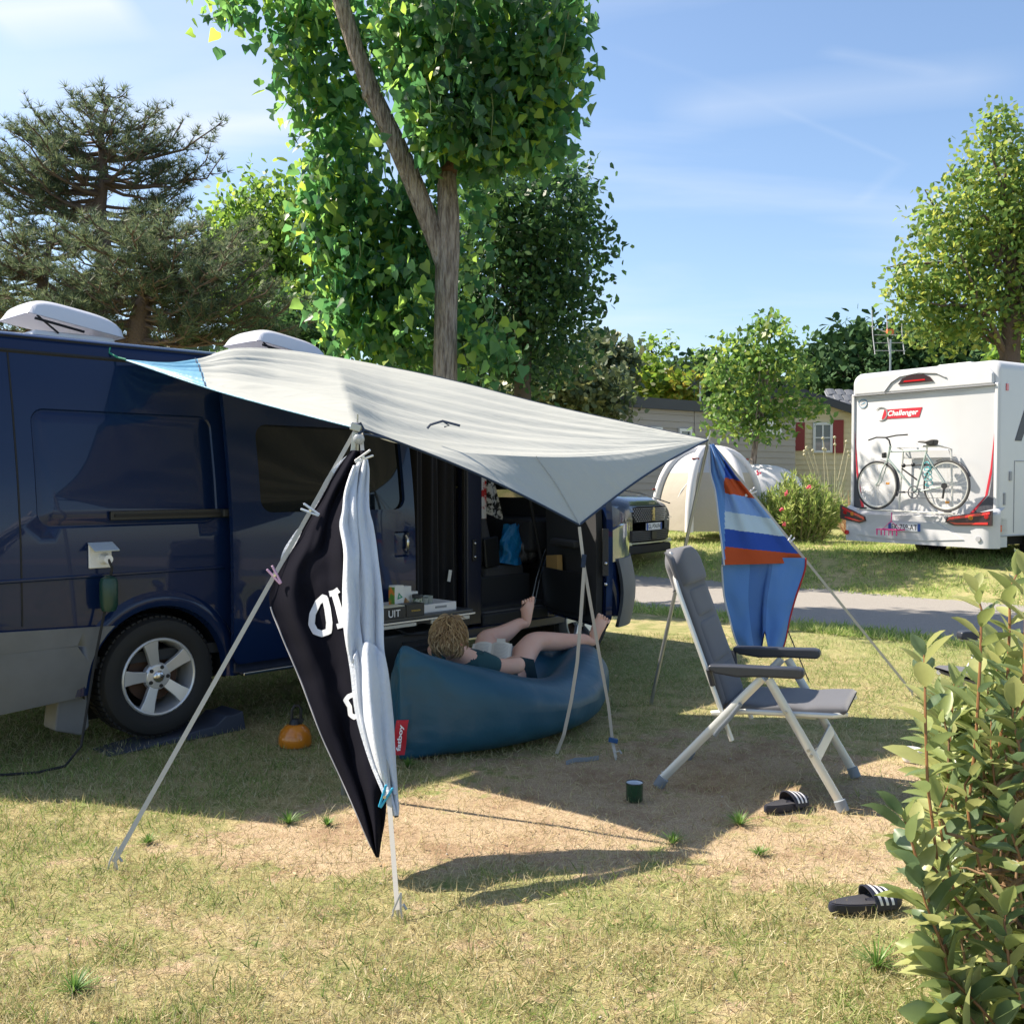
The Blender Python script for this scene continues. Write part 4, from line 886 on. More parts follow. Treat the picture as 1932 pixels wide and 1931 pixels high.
# bands bend down to the right: v measured along slanted rows
ft0 = interp([(r[0], r[1:]) for r in rt])
def ft(u, v):
    v2 = min(1, max(0, v + .0)); y_, xl, xr, yl, yr = ft0(v2); x_ = xl + (xr - xl) * u
    Y = yl + (yr - yl) * u + .035 * math.sin(u * 8 + 1) * (1 - abs(2 * u - 1)) + .02 * math.sin(u * 23 + v * 3) * (1 - v)
    return at(x_, y_ + (14 - 16 * v) * (u - .3) * v * 2.0 , Y)
def stripe(u, v):
    y_, xl, xr, *_ = ft0(v); x_ = xl + (xr - xl) * u
    if x_ < 1367: return 0
    yy = y_ - (x_ - 1368) * .10
    for y1, m_ in ((900, 1), (930, 2), (965, 3), (998, 4), (1031, 1), (1070, 2)):
        if yy < y1: return m_
    return 2
mb = MB(); mb.grid(ft, 60, 230, stripe); mb.build('upper_cloth', [bl_m] + st_m, striped, world=True, solid=.008, soff=0, angle=180)
rl = [(0, 1052, 1362, 1520, 6.42, 6.55), (.15, 1075, 1363, 1518, 6.43, 6.56), (.35, 1123, 1367, 1502, 6.45, 6.55), (.6, 1165, 1377, 1490, 6.46, 6.54), (.85, 1205, 1388, 1482, 6.47, 6.53), (1, 1232, 1400, 1474, 6.48, 6.52)]
fl0 = interp([(r[0], r[1:]) for r in rl])
def fl_(u, v):
    cut = 1.0 - .24 * max(0, 1 - abs(u - .58) / .10) if True else 1    # notch between the two hanging points
    v2 = v * cut; y_, xl, xr, yl, yr = fl0(v2); x_ = xl + (xr - xl) * u
    Y = yl + (yr - yl) * u + .030 * math.sin(u * 11 + .5 + 1.5 * v) * (.3 + .7 * v) + .02 * mnoise.noise(V((u * 5, v * 4, 2))) + (-.06 if .55 < u else .0) * v
    return at(x_, y_, Y)
mb = MB(); mb.grid(fl_, 70, 40, lambda u, v: 1 if .33 < u < .60 and v > .0 else 0); mb.build('lower_cloth', [bl_m, mat('painted fold shade blue', (.07, .17, .43), .95, bump=(200, .6, .005))], striped, world=True, solid=.008, soff=0, angle=180)  # middle band is a darker copy of the blue, fold shade in its colour
mb = MB(); mb.tube([fl_(1, i / 20) + V((0, -.006, 0)) for i in range(21)], .006, 5); mb.build('red_hem', rd_b, striped, world=True)
mb = MB(); mb.tube([fl_(.40 + .2 * i / 10, 1) + V((0, -.006, 0)) for i in range(11)], .005, 5); mb.build('navy_hem', dk_b, striped, world=True)
mb = MB(); mb.tube([ft(0, i / 20) + V((-.004, -.006, 0)) for i in range(21)] + [fl_(0, i / 20) + V((-.004, -.006, 0)) for i in range(2, 21)], .006, 5); mb.build('pale_hem', toww, striped, world=True)

# ---------------------------------------------------------------- inflatable lounger
lz = mat('petrol blue ripstop', (.014, .078, .135), .42, spec=.45, bump=(5, .35, .03), var=((.017, .09, .15), 1.5, .6))
st = [  # cx, cy, half width, z0, z1(top), groove
    (-.597, 5.40, .008, .02, .57, 0), (-.575, 5.44, .06, .0, .615, 0), (-.53, 5.52, .17, .0, .585, .01), (-.45, 5.62, .27, .0, .555, .04), (-.33, 5.74, .37, .0, .505, .10), (-.20, 5.88, .42, .0, .445, .16), (-.07, 6.04, .44, .0, .39, .18),
    (.06, 6.23, .44, .0, .365, .18), (.17, 6.44, .43, .0, .385, .17), (.28, 6.66, .42, .0, .42, .14), (.33, 6.84, .37, .01, .43, .11), (.37, 6.98, .32, .04, .43, .07), (.395, 7.06, .25, .09, .40, .03), (.41, 7.11, .14, .15, .36, 0), (.415, 7.125, .03, .22, .29, 0)]
st = [(a_ - .13 * max(0, (i_ - 7) / 7), b_ - .085, c_ * (1.05 if 1 < i_ < 9 else .96), d_, e_, f_) for i_, (a_, b_, c_, d_, e_, f_) in enumerate(st)]
sf = interp([(i / (len(st) - 1), s) for i, s in enumerate(st)])
def lounge(u, v):
    cx_, cy_, w, z0, z1, g = sf(v); a = sf(min(1, v + .01)); b = sf(max(0, v - .01)); d = V((a[0] - b[0], a[1] - b[1], 0)).normalized(); n = V((d.y, -d.x, 0))
    t = 2 * math.pi * u; c, s = math.cos(t), math.sin(t); h = (z1 - z0) / 2
    c = math.copysign(abs(c) ** (.62 if s < 0 else .80), c); s2 = math.copysign(abs(s) ** (.62 if s < 0 else .86), s)
    y = w * c; z = z0 + h + h * s2
    if s > 0: z -= g * math.exp(-(y / .13) ** 2) ; z -= .06 * max(0, min(1, (v - .33) * 5)) * max(0, 1 - (v - .42) * 3.3) * (c > -.2) * max(0, s) * .6
    wr = .006 * math.sin(v * 70 + 3 * math.sin(t * 2)) * max(0, .30 - v) * 5 * abs(c) + .007 * mnoise.noise(V((math.cos(t) * 1.5, math.sin(t) * 1.5, v * 9)))
    wr += .009 * math.sin(t * 9 + 22 * v) * math.exp(-((v - .52) / .10) ** 2) * max(0, s) + .010 * math.sin(z * 90) * max(0, .16 - v) * 6 * abs(c)
    wr += .016 * math.exp(-((v - .02) / .05) ** 2) * math.sin(3 * z * 22)
    wr += -.012 * math.exp(-((z - .20) / .012) ** 2) * max(0, 1 - v / .34) * (v > .03) - .012 * math.exp(-((z - .315) / .014) ** 2) * max(0, 1 - v / .25) * (v > .03)
    wr += .010 * mnoise.noise(V((math.cos(t) * 3 + z * 6, v * 26, 3))) * (1 - abs(2 * v - 1) ** 2 * .3)
    r = 1 + wr / max(w, .1)
    if z < .03 and z0 < .02: z = max(z, .002)
    return V((cx_, cy_, 0)) + n * y * r + V((0, 0, z))
st = st
lg = thing('air_lounger', 'petrol blue inflatable air lounger lying on the ground in front of the van', 'air lounger', (-.06, 6.2, 0), 0)
mb = MB(); mb.grid(lounge, 72, 110); mb.f.append(tuple(range(72))); mb.mi.append(0); mb.f.append(tuple(110 * 73 + i for i in range(72))); mb.mi.append(0); mb.build('air_bag', lz, lg, world=True, angle=180)
# red tag sewn to the head end
A_ = at(759, 1356, 5.36); B_ = at(776, 1357, 5.34); C_ = at(769, 1420, 5.33); D_ = at(752, 1420, 5.35)
o0 = (A_ + B_ + C_ + D_) / 4; uy_ = ((A_ + B_) / 2 - (C_ + D_) / 2).normalized(); ux_ = (B_ - A_).normalized(); nn_ = ux_.cross(uy_).normalized()
if nn_.y > 0: nn_ = -nn_
o0 = o0 + nn_ * .05
redm = mat('red fabric tag', (.52, .012, .03), .6); whm = mat('white woven lettering', (.85, .85, .85), .7)
def wob(x, y): return o0 + ux_ * x + uy_ * y + nn_ * (.004 * math.sin(y * 40) - .03 * (x / .05))
mb = MB(); mb.grid(lambda u, v: wob((u - .5) * .055, (v - .5) * .185), 4, 12); mb.build('brand_tag', redm, lg, world=True, solid=.003)
t1 = text('fatboy', 'lettering', whm, None, o0 + nn_ * .010 + ux_ * .004, uy_, -ux_ if False else ux_.cross(uy_).cross(uy_) * 0 + (-ux_), width=.14, height=.034, depth=0, bold=.03)
inv = wmat(lg).inverted(); t1.data.transform(inv); t1.parent = lg
t1 = text("the original", 'lettering', mat('small pale lettering', (.7, .4, .4), .7), None, o0 + nn_ * .011 - ux_ * .019 + uy_ * .06, uy_, -ux_, width=.05, height=.008, depth=0)
t1.data.transform(inv); t1.parent = lg

# ---------------------------------------------------------------- recliner chairs
padm = mat('charcoal padded polyester', (.085, .088, .10), .85, sheen=.25, bump=(260, .4, .002), var=((.075, .078, .09), 5, .6))
alu = mat('satin aluminium frame', (.66, .66, .62), .42, metal=.45)
armm = mat('charcoal moulded plastic', (.035, .04, .052), .38)
footm = mat('grey rubber foot', (.22, .25, .28), .6)
def chair(label, loc, rz, group='folding recliner chairs'):
    """x forward, y to the chair's left, z up; seat front at +x"""
    t = thing('camping_chair', label, 'chair', loc, rz, group); W = .27
    top = V((-.40, 0, 1.16)); base = V((-.11, 0, .39)); ax = (top - base); Lb = ax.length; ax /= Lb; nb = V((ax.z, 0, -ax.x))
    def cush(v0, v1, w, th, rnd=.0, bow=.0):
        def fn(u, v):
            a = 2 * math.pi * u; c, s = math.cos(a), math.sin(a); c = math.copysign(abs(c) ** .42, c); s = math.copysign(abs(s) ** .62, s)
            k = (abs(2 * v - 1)) ; e = max(.0, 1 - k ** 7) ** .5
            ww = w * (1 - rnd * max(0, v - .55) ** 2 * 4); h = th * (.62 + .38 * e)
            if v in (0, 1): h *= .2; ww *= .93
            q = base + ax * (Lb * (v0 + (v1 - v0) * v)) + nb * (.012 + h * (s * .5 + .5) * 1.0 - th * .55) + V((0, ww * c, 0)); return q
        mb = MB(); mb.grid(fn, 40, 18); return mb
    cush(.0, .985, .235, .045).build('backrest_cover', padm, t, angle=60)
    for a, b, w, th, r_ in ((.02, .25, .200, .062, 0), (.26, .54, .200, .064, 0), (.55, .735, .185, .066, 0), (.745, 1.0, .225, .105, .9)):
        cush(a, b, w, th, r_).build('back_cushion' if b < 1 else 'head_cushion', padm, t, angle=60)
    # side straps of the cover and back frame tubes
    for s in (-1, 1):
        mb = MB(); mb.tube([base - ax * .14 + V((0, s * .245, 0)), base + ax * Lb * .72 + V((0, s * .245, 0)), base + ax * Lb * .8 + V((0, s * .23, 0)), base + ax * Lb * .97 + V((0, s * .15, 0))], .012, 8, flat=(1, 1)); mb.build('back_frame', alu, t)
    # seat
    def seat(u, v):
        a = 2 * math.pi * u; c, s = math.cos(a), math.sin(a); s = math.copysign(abs(s) ** .5, s); c = math.copysign(abs(c) ** .3, c)
        x = -.10 + .56 * v; z = .435 - .030 * (1 - v) + .02 * max(0, v - .85) * 3; h = .022 + .010 * abs(math.sin(v * math.pi * 3))
        if v in (0, 1): h *= .3
        return (x, .232 * c, z + h * s)
    mb = MB(); mb.grid(seat, 40, 36); mb.build('seat', padm, t, angle=60)
    for s in (-1, 1):
        mb = MB(); mb.tube([(-.16, s * .24, .38), (.0, s * .25, .405), (.40, s * .25, .422), (.455, s * .20, .424)], .013, 8); mb.build('seat_rail', alu, t)
        # front leg: from under the armrest forward to the ground; rear leg backwards
        mb = MB(); mb.tube([(.115, s * .285, .575), (.44, s * .285, .035)], .019, 8, flat=(1.15, .62)); fl1 = mb.build('front_leg', alu, t)
        mb = MB(); mb.tube([(.085, s * .275, .575), (-.40, s * .275, .035)], .019, 8, flat=(1.15, .62)); rl1 = mb.build('rear_leg', alu, t)
        mb = MB(); mb.tube([(.435, s * .285, .05), (.455, s * .285, .0)], .026, 10, flat=(1.1, .8)); mb.build('foot_cap', footm, fl1, bevel=.004)
        mb = MB(); mb.tube([(-.385, s * .275, .05), (-.415, s * .275, .0)], .026, 10, flat=(1.1, .8)); mb.build('foot_cap', footm, rl1, bevel=.004)
        mb = MB(); mb.prism([(-.17, .0), (-.16, .02), (-.03, .026), (.12, .030), (.25, .036), (.275, .03), (.28, .0), (.265, -.016), (.10, -.02), (-.03, -.030), (-.13, -.02)], (0, s * .285 - .029, .605), (1, 0, 0), (0, 0, 1), (0, .058, 0)); mb.build('armrest', armm, t, bevel=.012)
        mb = MB(); mb.tube([(-.165, s * .285, .60), (-.15, s * .262, .52)], .014, 8); mb.build('armrest_pivot', armm, t)
        for x, z in ((.195, .43), (.30, .266), (.312, .242)):
            mb = MB(); mb.lathe([(0, .0), (.008, .0), (.008, .01)], (x, s * .30, z), 8, (0, s, 0)); mb.build('rivet', polem, fl1)
        mb = MB(); mb.tube([(-.01, s * .292, .45), (-.06, s * .30, .38), (-.11, s * .295, .32), (-.135, s * .29, .285)], .011, 8, flat=(1, .5)); mb.build('lever', footm, t)
        mb = MB(); mb.tube([(-.125, s * .262, .34), (-.04, s * .275, .45)], .010, 8); mb.build('link_bar', alu, t)
    mb = MB(); mb.box((.335, 0, .235), (.014, .55, .05), (0, R(-28), 0)); mb.build('cross_bar', alu, t, bevel=.004)
    mb = MB(); mb.tube([(-.33, -.27, .13), (-.33, .27, .13)], .010, 8); mb.build('rear_cross_tube', alu, t)
    mb = MB(); mb.box((.26, -.12, .385), (.10, .002, .035)); mb.build('paper_label', mat('paper label', (.62, .62, .5), .8) if 'paper label' not in MATS else MATS['paper label'], t)
    return t
# near chair: front feet (1590,1530) and (1612,1475); rear foot (1250,1505)
fa = ground(1592, 1530); fb_ = ground(1612, 1474); ra = ground(1252, 1507)
ang = math.atan2((fb_ - fa).y, (fb_ - fa).x) - math.pi / 2
fx = V((math.cos(ang), math.sin(ang), 0)); fy = V((-fx.y, fx.x, 0))
cen = fa - fx * .455 + fy * .285
ch1 = chair('dark grey padded recliner chair facing right in the middle of the pitch', (cen.x, cen.y, 0), ang)
print('chair ang', math.degrees(ang), cen, (fb_ - fa).length, (fa - ra).length)
g2 = ground(1728, 1432)
ch2 = chair('dark grey recliner chair mostly hidden behind the leafy hedge', (g2.x + .70, g2.y + .12, 0), R(190))

# ---------------------------------------------------------------- small things on the ground
km = mat('orange enamel', (.62, .20, .012), .28, coat=.5)
p = ground(551, 1412)
o = thing('camping_lamp', 'orange bell shaped lamp with black handle on the shaded grass', 'lamp', (p.x - .0, p.y + .08, 0), .3)
mb = MB(); mb.lathe([(.0, .0), (.088, .0), (.094, .012), (.092, .05), (.080, .085), (.055, .112), (.03, .122), (.0, .124)], (0, 0, 0), 36, cap=False); mb.build('shade', km, o)
mb = MB(); mb.lathe([(.0, .12), (.034, .12), (.032, .135), (.02, .15), (.0, .152)], (0, 0, 0), 20, cap=False); mb.box((.03, -.01, .14), (.03, .02, .03), (0, .5, 0)); mb.build('collar', blackp, o)
mb = MB(); mb.tube([(-.018, 0, .145), (-.016, 0, .20), (.0, 0, .225), (.022, 0, .222), (.034, 0, .20), (.032, 0, .15)], .009, 8); mb.build('handle', blackp, o)
p = ground(1199, 1515)
o = thing('enamel_mug', 'dark green enamel mug with white inside standing on bare soil', 'mug', (p.x, p.y + .04, 0), .2)
mb = MB(); mb.lathe([(.0, .002), (.036, .0), (.040, .006), (.041, .085)], (0, 0, 0), 32, cap=False); mb.build('mug_body', mat('dark green enamel', (.008, .05, .022), .2, coat=.8), o)
mb = MB(); mb.lathe([(.0, .006), (.036, .008), (.0385, .085)], (0, 0, 0), 32, cap=False); mb.build('white_lining', mat('white enamel', (.75, .8, .85), .2), o)
mb = MB(); mb.lathe([(.0385, .085), (.041, .089), (.0425, .084)], (0, 0, 0), 32, cap=False); mb.build('rim', mat('dark rim', (.01, .015, .012), .3), o)
mb = MB(); mb.tube([(.0, .04, .07), (.0, .066, .068), (.0, .07, .045), (.0, .052, .024), (0, .04, .02)], .005, 8); mb.build('handle', MATS['dark green enamel'], o)
slm = mat('navy slide rubber', (.018, .02, .035), .6, bump=(200, .3, .002)); slt = mat('slide footbed', (.035, .036, .045), .75, bump=(350, .5, .002))
def slide(label, p, rz, k=1.0):
    o = thing('slide_sandal', label, 'sandal', (p.x, p.y, .004), rz, 'black striped slides')
    out = [(.135 * math.cos(a) * k + .004, (.047 + .007 * math.cos(a)) * math.sin(a) * k + .004 * math.cos(2 * a)) for a in np.linspace(0, 2 * math.pi, 40, endpoint=False)]
    mb = MB()
    def sole(u, v):
        a = 2 * math.pi * u; rr = [0, .93, 1, 1, .985, .0][int(round(v * 5))]; hh = [0, 0, .006, .024, .032, .026][int(round(v * 5))]
        x = .14 * math.cos(a) * k; y = (.046 + .008 * math.cos(a)) * math.sin(a) * k; lift = .012 * max(0, x - .06) / .08 * (1 if v > .5 else .6)
        return (x * rr, y * rr, hh + lift)
    mb.grid(sole, 44, 5); mb.build('sole', slm, o)
    def bed(u, v):
        a = 2 * math.pi * u; x = .128 * math.cos(a) * k * v; y = (.040 + .008 * math.cos(a)) * math.sin(a) * k * v; return (x, y, .0305 + .004 * v * v + .012 * max(0, x - .06) / .08)
    mb = MB(); mb.grid(bed, 40, 6); mb.build('footbed', slt, o)
    def band(u, v, off=0.):
        a = math.pi * u; x = .012 + .078 * v - .014 * math.sin(a) * (1 - v); w = (.056 - .004 * v) * k; h = .062 - .020 * v
        return (x, -w * math.cos(a) * (1 + off * 12), .016 + h * math.sin(a) ** .8 + off)
    mb = MB(); mb.grid(lambda u, v: band(u, v), 28, 8); mb.build('strap', slm, o, solid=.005)
    sw = mat('white stripe', (.78, .78, .8), .5) if 'white stripe' not in MATS else MATS['white stripe']
    for c in (.18, .46, .74): mb = MB(); mb.grid(lambda u, v: band(.04 + .92 * u, c + .13 * v, .0065), 28, 1); mb.build('stripe', sw, o)
    return o
slide('striped black slide lying in the shade under the near chair', ground(1483, 1527) , R(28), .92)
slide('striped black slide lying alone on the sunlit grass near the hedge', ground(1632, 1716), R(12))
p = ground(1708, 1440)
o = thing('plastic_bowl', 'small white plastic bowl half hidden by hedge leaves', 'bowl', (p.x + .05, p.y + .05, 0), 0)
mb = MB(); mb.lathe([(.0, .0), (.04, .0), (.056, .04), (.058, .066), (.053, .066), (.036, .008), (.0, .006)], (0, 0, 0), 28, cap=False); mb.build('bowl', whitep, o)
# low shoe far under the van
p = ground(804, 1352)
o = thing('shoe', 'small black shoe standing on the grass behind the black towel', 'shoe', (p.x, p.y, 0), 1.2)
mb = MB(); mb.ball((0, 0, .035), (.10, .035, .04), 20, 12); mb.box((-.05, 0, .06), (.06, .05, .06)); mb.build('shoe_body', blackp, o, bevel=.01)
# ---------------------------------------------------------------- reader on the lounger
skin = mat('fair skin', (.76, .50, .40), .5, spec=.35, var=((.74, .42, .32), 9, .5), bump=(70, .12, .003))
skin.node_tree.nodes['Principled BSDF'].inputs['Subsurface Weight'].default_value = .12
skin.node_tree.nodes['Principled BSDF'].inputs['Subsurface Radius'].default_value = (.02, .008, .004)
hairm = mat('dark blond hair', (.24, .15, .07), .5, spec=.4, island=[(.17, .10, .05), (.36, .24, .12), (.52, .38, .21), (.26, .17, .09)])
shirt = mat('teal cotton shirt', (.018, .075, .095), .9, bump=(160, .3, .003))
shorts = mat('petrol cotton shorts', (.02, .06, .085), .9)
pr = thing('person', 'barefoot person in a teal shirt reading on the air lounger', 'person', (-.06, 6.2, 0), 0)
def skinned(name, nodes, edges, m, parent, sub=2, root=0, smooth=True):
    """nodes {key: (pos, r or (rx, ry))}"""
    ks = list(nodes); ix = {k: i for i, k in enumerate(ks)}; me = bpy.data.meshes.new(name)
    inv = wmat(parent).inverted()
    me.from_pydata([tuple(inv @ V(nodes[k][0])) for k in ks], [(ix[a], ix[b]) for a, b in edges], [])
    o = bpy.data.objects.new(name, me); COL.objects.link(o)
    md = o.modifiers.new('skin', 'SKIN'); md.use_smooth_shade = True
    me.skin_vertices or me.attributes
    sv = me.skin_vertices[0].data
    for k in ks:
        r = nodes[k][1]; r = (r, r) if isinstance(r, (int, float)) else r
        sv[ix[k]].radius = r; sv[ix[k]].use_root = False
    sv[root].use_root = True
    s2 = o.modifiers.new('sub', 'SUBSURF'); s2.levels = sub; s2.render_levels = sub
    dg = bpy.context.evaluated_depsgraph_get(); bpy.context.view_layer.update()
    me2 = bpy.data.meshes.new_from_object(o.evaluated_get(bpy.context.evaluated_depsgraph_get()))
    o.modifiers.clear(); old = o.data; o.data = me2; bpy.data.meshes.remove(old); me2.materials.clear(); me2.materials.append(m)
    for p_ in me2.polygons: p_.use_smooth = True
    o.parent = parent; return o
Nn = {}; E = []
def chain(keys):
    for a, b in zip(keys, keys[1:]): E.append((a, b))
def nd(k, p, r): Nn[k] = (V(p), r)
nd('pelvis', (-.02, 6.30, .245), (.13, .10)); nd('waist', (-.10, 6.18, .265), (.12, .09)); nd('chest', (-.20, 6.03, .33), (.14, .095)); nd('upper', (-.27, 5.93, .405), (.11, .08)); nd('neck', (-.325, 5.855, .50), .052); nd('nape', (-.35, 5.825, .57), .052); nd('skull', (-.368, 5.80, .63), .05)
chain(['pelvis', 'waist', 'chest', 'upper', 'neck', 'nape', 'skull'])
# near arm
nd('shN', (-.195, 5.89, .425), .055); nd('uaN', (-.08, 5.955, .375), .050); nd('elN', at(980, 1259, 6.02), .046); nd('faN', at(972, 1253, 6.16), .042); nd('wrN', at(960, 1247, 6.33), .027); nd('paN', at(954, 1241, 6.38), .030)
chain(['upper', 'shN', 'uaN', 'elN', 'faN', 'wrN', 'paN'])
nd('shF', (-.42, 6.03, .47), .056); nd('elF', (-.50, 6.26, .44), .042); nd('wrF', (-.36, 6.38, .42), .027); nd('paF', (-.32, 6.40, .425), .030)
chain(['upper', 'shF', 'elF', 'wrF', 'paF'])
# legs
nd('hipN', (.05, 6.36, .27), .090); nd('thN', at(984, 1243, 6.46), .082); nd('knN', at(1006, 1214, 6.62), .068); nd('knN2', at(1022, 1212, 6.67), .062); nd('caN', at(1052, 1214, 6.74), (.060, .062)); nd('shinN', at(1082, 1212, 6.76), .046); nd('anN', at(1106, 1209, 6.80), .038); nd('heN', at(1118, 1212, 6.82), .040); nd('foN', at(1125, 1192, 6.83), (.044, .038)); nd('baN', at(1134, 1174, 6.84), (.050, .030))
chain(['pelvis', 'hipN', 'thN', 'knN', 'knN2', 'caN', 'shinN', 'anN', 'heN', 'foN', 'baN'])
nd('hipF', (-.13, 6.42, .28), .090); nd('thF', (-.16, 6.56, .35), .080); nd('knF', at(914, 1210, 6.74), .070); nd('caF', at(940, 1206, 6.82), .068); nd('shinF', at(965, 1190, 6.90), .050); nd('anF', at(984, 1176, 6.95), .037); nd('heF', at(993, 1178, 6.96), .038); nd('foF', at(994, 1158, 6.97), (.038, .036)); nd('baF', at(996, 1141, 6.98), (.040, .028))
chain(['pelvis', 'hipF', 'thF', 'knF', 'caF', 'shinF', 'anF', 'heF', 'foF', 'baF'])
# toes of both feet, five each with their own length
def toes(pref, base, across, up_, lens, rad):
    for i, l in enumerate(lens):
        k1 = f'{pref}t{i}a'; k2 = f'{pref}t{i}b'; b = Nn[base][0]; s = (i - 1.7) * .0225
        nd(k1, b + across * s + up_ * .018, rad[i] * 1.02); nd(k2, b + across * s * 1.08 + up_ * (.018 + l), rad[i] * .85); E.append((base, k1)); E.append((k1, k2))
dirN = (Nn['baN'][0] - Nn['foN'][0]).normalized(); dirF = (Nn['baF'][0] - Nn['foF'][0]).normalized()
for k_ in ('thN', 'knN', 'knN2', 'caN', 'shinN', 'anN', 'foN', 'knF', 'caF', 'shinF', 'anF', 'foF', 'thF', 'uaN', 'elN', 'faN'):
    p_, r_ = Nn[k_]; Nn[k_] = (p_ + V((0, 0, .012)), tuple(q * 1.12 for q in r_) if isinstance(r_, tuple) else r_ * 1.12)
toes('N', 'baN', V((.80, .42, -.30)).normalized(), (dirN + V((.05, 0, .15))).normalized(), [.042, .040, .034, .028, .020], [.0155, .0115, .0105, .010, .010])
toes('F', 'baF', V((-.60, -.55, 0)).normalized(), dirF, [.042, .036, .030, .026, .020], [.0155, .011, .010, .0095, .0095])
# fingers: curled under the book
def fingers(pref, base, along, across, curl):
    for i, l in enumerate((.070, .078, .072, .058)):
        s = (i - 1.5) * .017; b = Nn[base][0]; a = f'{pref}f{i}'
        p0 = b + across * s + along * .030; p1 = p0 + along * l * .5; p2 = p1 + (along * .5 + curl * .8).normalized() * l * .5
        nd(a + '0', p0, .0095); nd(a + '1', p1, .0085); nd(a + '2', p2, .0075); E.append((base, a + '0')); E.append((a + '0', a + '1')); E.append((a + '1', a + '2'))
    t0 = b - across * .032 + along * .008; nd(pref + 'th0', t0 + curl * -.008, .011); nd(pref + 'th1', t0 + along * .035 - curl * .025, .0085); E.append((base, pref + 'th0')); E.append((pref + 'th0', pref + 'th1'))
fingers('N', 'paN', V((-.75, .35, .15)).normalized(), V((.35, .75, .1)).normalized(), V((-.3, .3, -.7)).normalized())
fingers('F', 'paF', V((.75, .2, -.1)).normalized(), V((-.2, .8, .0)).normalized(), V((.2, .2, -.8)).normalized())
body = skinned('body', Nn, E, skin, pr, sub=2)
# head: shaped ellipsoid with face, looking away towards the book
hc = at(846, 1203, 5.80); fwd = (V((-.13, 6.34, .40)) - hc).normalized(); upv = V((-.10, -.25, 1)); upv = (upv - fwd * upv.dot(fwd)).normalized(); sd = fwd.cross(upv)
HM = Matrix((sd, fwd, upv)).transposed()
mb = MB()
def headf(u, v):
    a = 2 * math.pi * u; b = math.pi * (v - .5); x = math.cos(b) * math.sin(a); y = math.cos(b) * math.cos(a); z = math.sin(b)
    X = .074 * x; Y = .094 * y; Z = .112 * z
    if z < 0: X *= 1 + .22 * z; Y = Y * (1 + .12 * z) + .012 * (-z)
    if y > .2: Y += .004 * math.exp(-((z + .1) / .2) ** 2)
    nose = math.exp(-(x / .14) ** 2 - ((z + .13) / .20) ** 2) * (y > 0); Y += .022 * nose
    eye = math.exp(-((abs(x) - .38) / .16) ** 2 - ((z - .03) / .12) ** 2) * (y > 0); Y -= .009 * eye
    lip = math.exp(-(x / .28) ** 2 - ((z + .50) / .06) ** 2) * (y > 0); Y += .006 * lip
    return hc + HM @ V((X, Y, Z))
mb.grid(headf, 56, 44); hd = mb.build('head', skin, pr, world=True, angle=180)
for s in (-1, 1):
    e_o = hc + HM @ V((s * .073, .004, -.012)); mb = MB()
    def ear(u, v, s=s):
        a = 2 * math.pi * u; r = v; X = s * (.006 + .010 * r * (1 - .4 * math.sin(a)) - .012 * (r < .55)); return e_o + HM @ V((X, (-.004 + .017 * math.cos(a)) * 1 * r - .004, .031 * math.sin(a) * r * (1 if math.sin(a) > 0 else .85)))
    mb.grid(ear, 24, 6); mb.build('ear', mat('warm ear skin', (.60, .24, .17), .5) if 'warm ear skin' not in MATS else MATS['warm ear skin'], hd, world=True, solid=.005, soff=0)
    mb = MB(); mb.ball(hc + HM @ V((s * .029, .083, .004)), .011); mb.build('eye', mat('eye white', (.7, .7, .68), .2) if 'eye white' not in MATS else MATS['eye white'], hd, world=True)
mb = MB(); mb.tube([hc + HM @ V((x * .024, .098 - abs(x) * .008, -.056)) for x in (-1, -.5, 0, .5, 1)], .004, 6); mb.build('mouth', mat('lips', (.45, .16, .14), .4), hd, world=True)
# hair: cap plus a few hundred curved locks
mb = MB()
def capf(u, v):
    a = 2 * math.pi * u; b = math.pi * (.5 - .78 * v) ; x = math.cos(b) * math.sin(a); y = math.cos(b) * math.cos(a); z = math.sin(b)
    fr = max(0, y); lim = -.62 + .95 * fr ; z2 = z if z > lim else lim + (z - lim) * .1
    r = 1.10 + .03 * mnoise.noise(V((x * 4, y * 4, z * 4)))
    return hc + HM @ V((.076 * x * r, .098 * y * r - .003, .116 * z2 * r + .004))
mb.grid(capf, 48, 26); mb.build('hair_cap', mat('hair base', (.10, .06, .028), .7), hd, world=True, angle=180)
mb = MB(); rr_ = random.Random(5)
for k in range(900):
    a = rr_.uniform(0, 2 * math.pi); zz = rr_.uniform(-.55, 1.0) ** 1 ; fr = math.cos(a)
    if zz < -.5 + 1.05 * max(0, fr): continue
    cb_ = math.sqrt(max(0, 1 - zz * zz)); n0 = V((cb_ * math.sin(a), cb_ * math.cos(a), zz)); L = rr_.uniform(.05, .085)
    crown = V((.1, -.35, .95)).normalized(); flow = (n0 - crown); flow = (flow - n0 * flow.dot(n0)).normalized() if flow.length > .05 else V((1, 0, 0))
    flow = (flow + V((rr_.uniform(-.5, .5), rr_.uniform(-.4, .4), rr_.uniform(-.4, .2)))).normalized(); sidev = n0.cross(flow).normalized(); w = rr_.uniform(-.016, .016)
    base_ = V((.078 * n0.x, .100 * n0.y, .118 * n0.z)) * 1.06; pts = []
    for i in range(6):
        t = i / 5; p_ = base_ + flow * L * t + sidev * w * math.sin(t * math.pi * 1.4) + n0 * (.012 * math.sin(math.pi * min(1, t * 1.1)) - .012 * t * t)
        q = V((p_.x / .078, p_.y / .100, p_.z / .118)); ql = q.length
        if ql < 1.08: p_ = p_ * (1.08 / ql)
        pts.append(hc + HM @ p_)
    mb.tube(pts, [.004, .0062, .0062, .005, .0035, .0008], 5, flat=(1, .5))
